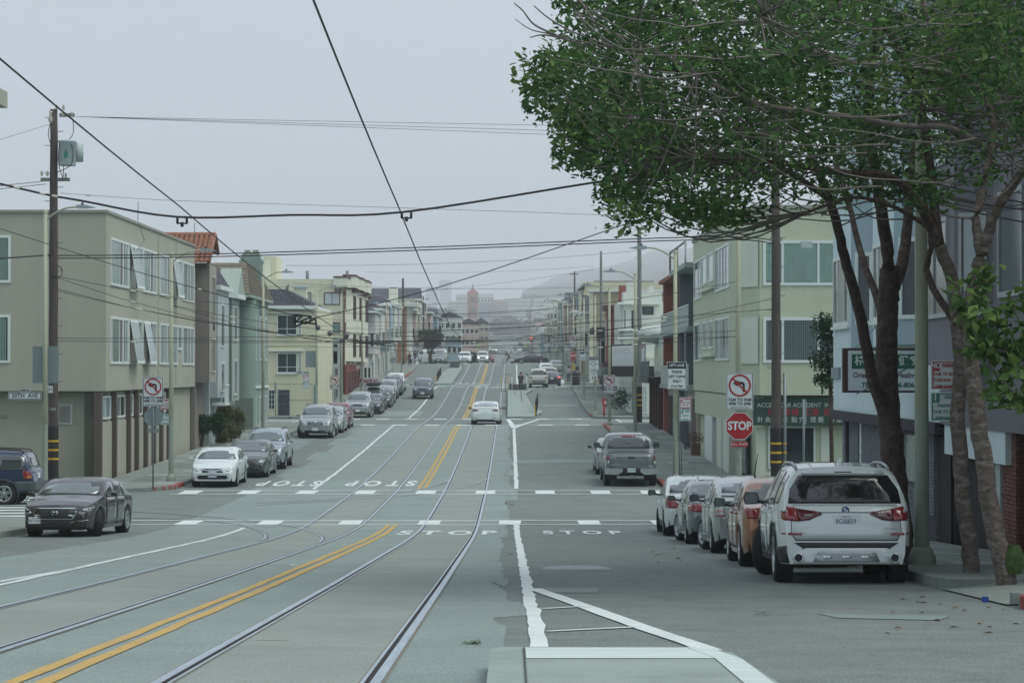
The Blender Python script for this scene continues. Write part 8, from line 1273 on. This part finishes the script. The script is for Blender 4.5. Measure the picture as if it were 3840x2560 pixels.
# shrubs
def shrub(name, label, x, d, blobs, per, size, mats, wts, trunk=None, cat='shrub', g=None):
    t = thing(name, label, cat, (x, d, GZ(d) + .15)); leaves('foliage', [b_[:3] for b_ in blobs], [b_[3] for b_ in blobs], per, size, mats, t, wts=wts)
    if trunk: limb(t, trunk[0], trunk[1], trunk[2], BARK, 'trunk')
    return t
JUN = [leafmat('juniper', (.028, .08, .04)), leafmat('juniper_light', (.045, .115, .05))]; GOLD = [leafmat('privet', (.13, .15, .055)), leafmat('privet_dark', (.06, .08, .03))]
def ball(px, py, d, rx, n, r=.22): return [(X(px, d) + rx * math.sin(a) * math.sqrt(u) * .9, d + rx * math.cos(a) * math.sqrt(u) * .9, Z(py, d) + rx * v) for a, u, v in ((tr_.uniform(0, 6.28), tr_.random(), tr_.uniform(-1, 1)) for _ in range(n)) if u + v * v < 1.1] and [(X(px, d) + rx * dx, d + rx * dy, Z(py, d) + rx * dz * 1.05, r) for dx, dy, dz in (tuple(Vector((tr_.gauss(0, 1), tr_.gauss(0, 1), tr_.gauss(0, 1))).normalized() * .72) for _ in range(n))]
shrub('shrub', 'dark green juniper with a twisted trunk by the row houses', X(770, 121), 121, ball(755, 1590, 121, .5, 26, .14) + ball(805, 1585, 121.5, .5, 24, .14), 150, .1, JUN, (.6, .4), ([W3(752, 1690, 121), W3(756, 1650, 121), W3(765, 1610, 121)], .09, .05)); shrub('shrub', 'large rounded golden green shrub beside the wooden fence', X(840, 126), 126, ball(850, 1585, 126, 1.0, 70, .17), 160, .1, GOLD, (.6, .4)); shrub('shrub', 'tall dark shrub behind the rounded golden one', X(815, 128), 128.5, ball(812, 1560, 128, .8, 36, .2), 150, .1, [JUN[0], GOLD[1]], (.6, .4)); shrub('shrub', 'small round shrub in front of the golden shrub', X(830, 123), 123, ball(828, 1632, 123, .38, 18, .12), 120, .09, GOLD, (.8, .2))
shrub('shrub', 'dark leafy tree growing between the celery and blue buildings', X(3105, 74), 74, ball(3105, 1230, 74, .38, 14, .17) + ball(3098, 1340, 74, .42, 14, .18) + ball(3110, 1430, 74, .36, 10, .16) + ball(3115, 1280, 74, .3, 8, .16), 60, .13, [mat('pitto', (.04, .065, .04), .5, var=.4, sc=4), LEAF[1]], (.6, .4), ([(X(3118, 74), 74, GZ(74)), W3(3112, 1500, 74), W3(3105, 1300, 74)], .08, .04), 'tree')
shrub('shrub', 'small dark green hedge beside the white garage wall', X(2318, 168), 174, ball(2312, 1490, 174, .8, 16, .3), 60, .16, JUN, (.6, .4)); shrub('street_tree', 'dark rounded street tree at the left crest', X(1610, 350), 350, ball(1590, 1270, 350, 1.3, 24, .4) + ball(1625, 1265, 350, 1.2, 24, .4) + ball(1610, 1285, 350, 1.0, 10, .4), 80, .3, [mat('dark_crown', (.022, .03, .018), .8, var=.4, sc=2), LEAF[1]], (.8, .2), ([(X(1612, 350), 350, GZ(350)), W3(1612, 1330, 350), W3(1622, 1300, 350)], .35, .15), 'tree'); shrub('hedge', 'green hedge bank left of the white delivery van', X(1772, 420), 420, ball(1765, 1340, 420, .9, 14, .4) + ball(1782, 1345, 420, .8, 12, .4) + ball(1755, 1338, 420, .7, 8, .4), 60, .28, [LEAF[1], JUN[0]], (.6, .4), cat='hedge')
leaves('foliage', [t2] * 6, [.22] * 6, 40, .1, [mat('dry_leaf', (.12, .055, .04), .8, var=.3), mat('dry_leaf_dark', (.05, .03, .025), .8)], [c for c in C.objects if c.name.startswith('planter') and c.type == 'EMPTY'][0], wts=(.6, .4))
DT = [mat('far_tree', (.02, .04, .03), .9, var=.3, sc=.2), mat('far_tree_dark', (.014, .028, .022), .9, var=.3, sc=.2)]
for l, px, py, r, d in (('broad dark tree closing the street in the haze', 1905, 1222, 9, 2050), ('tall dark tree left of centre in the haze', 1868, 1228, 7.5, 1950), ('dark tree right of the broad hazy tree', 1950, 1232, 7.5, 2000), ('round tree below the pale hospital annex', 2010, 1182, 9, 2150), ('hazy tree by the left tower blocks', 1610, 1185, 8.5, 2000), ('hazy tree nearest the church nave', 1675, 1192, 8.5, 2050), ('second hazy tree by the left tower blocks', 1645, 1190, 8, 2050), ('dark tree low in the hazy street end', 1895, 1262, 7, 1900)): shrub('distant_tree', l, X(px, d), d, ball(px, py, d, r, 36, 2.2) + ball(px + 10, py + 12, d, r * .8, 22, 2.2), 30, 2.2, DT, (.5, .5), ([(X(px, d), d, GZ(d)), W3(px, py, d)], .5, .3), 'tree')
# fallen leaves and litter
cs = [(x, d, GZ(d) + .012) for x, d in [G(tr_.uniform(2420, 2860), tr_.uniform(2010, 2110)) for _ in range(38)] + [G(tr_.uniform(3300, 3840), tr_.uniform(2230, 2380)) for _ in range(24)]]
b = MB()
for x, d, z in cs: a = tr_.uniform(0, 6.28); r = tr_.uniform(.03, .06); b.add([(x + r * math.cos(a), d + r * math.sin(a), z), (x + r * .5 * math.cos(a + 1.6), d + r * .5 * math.sin(a + 1.6), z + .015), (x - r * math.cos(a), d - r * math.sin(a), z), (x + r * .5 * math.cos(a - 1.6), d + r * .5 * math.sin(a - 1.6), z + .012)], [(0, 1, 2, 3)])
tag(b.build('fallen_leaves', mat('fallen_leaf', (.2, .12, .05), .8, var=.5, sc=20)), kind='stuff')
x, d = G(1770, 2418); leaves('weed_tuft', [(x + tr_.uniform(-.08, .08), d, GZ(d) + .02) for _ in range(8)], [.012] * 8, 6, .06, [LEAF[0]], None, droop=-.8, wts=(1,), asp=.15)
b = MB(); bx_ = G(3690, 2258); b.box(bx_[0] - .035, bx_[0] + .035, bx_[1] - .03, bx_[1] + .03, GZ(bx_[1]) + .01, GZ(bx_[1]) + .07); tag(b.build('bottle_cap', mat('cap_bright_blue', (.01, .05, .25), .5)), 'small bright blue cap lying in the gutter at the right', 'litter')
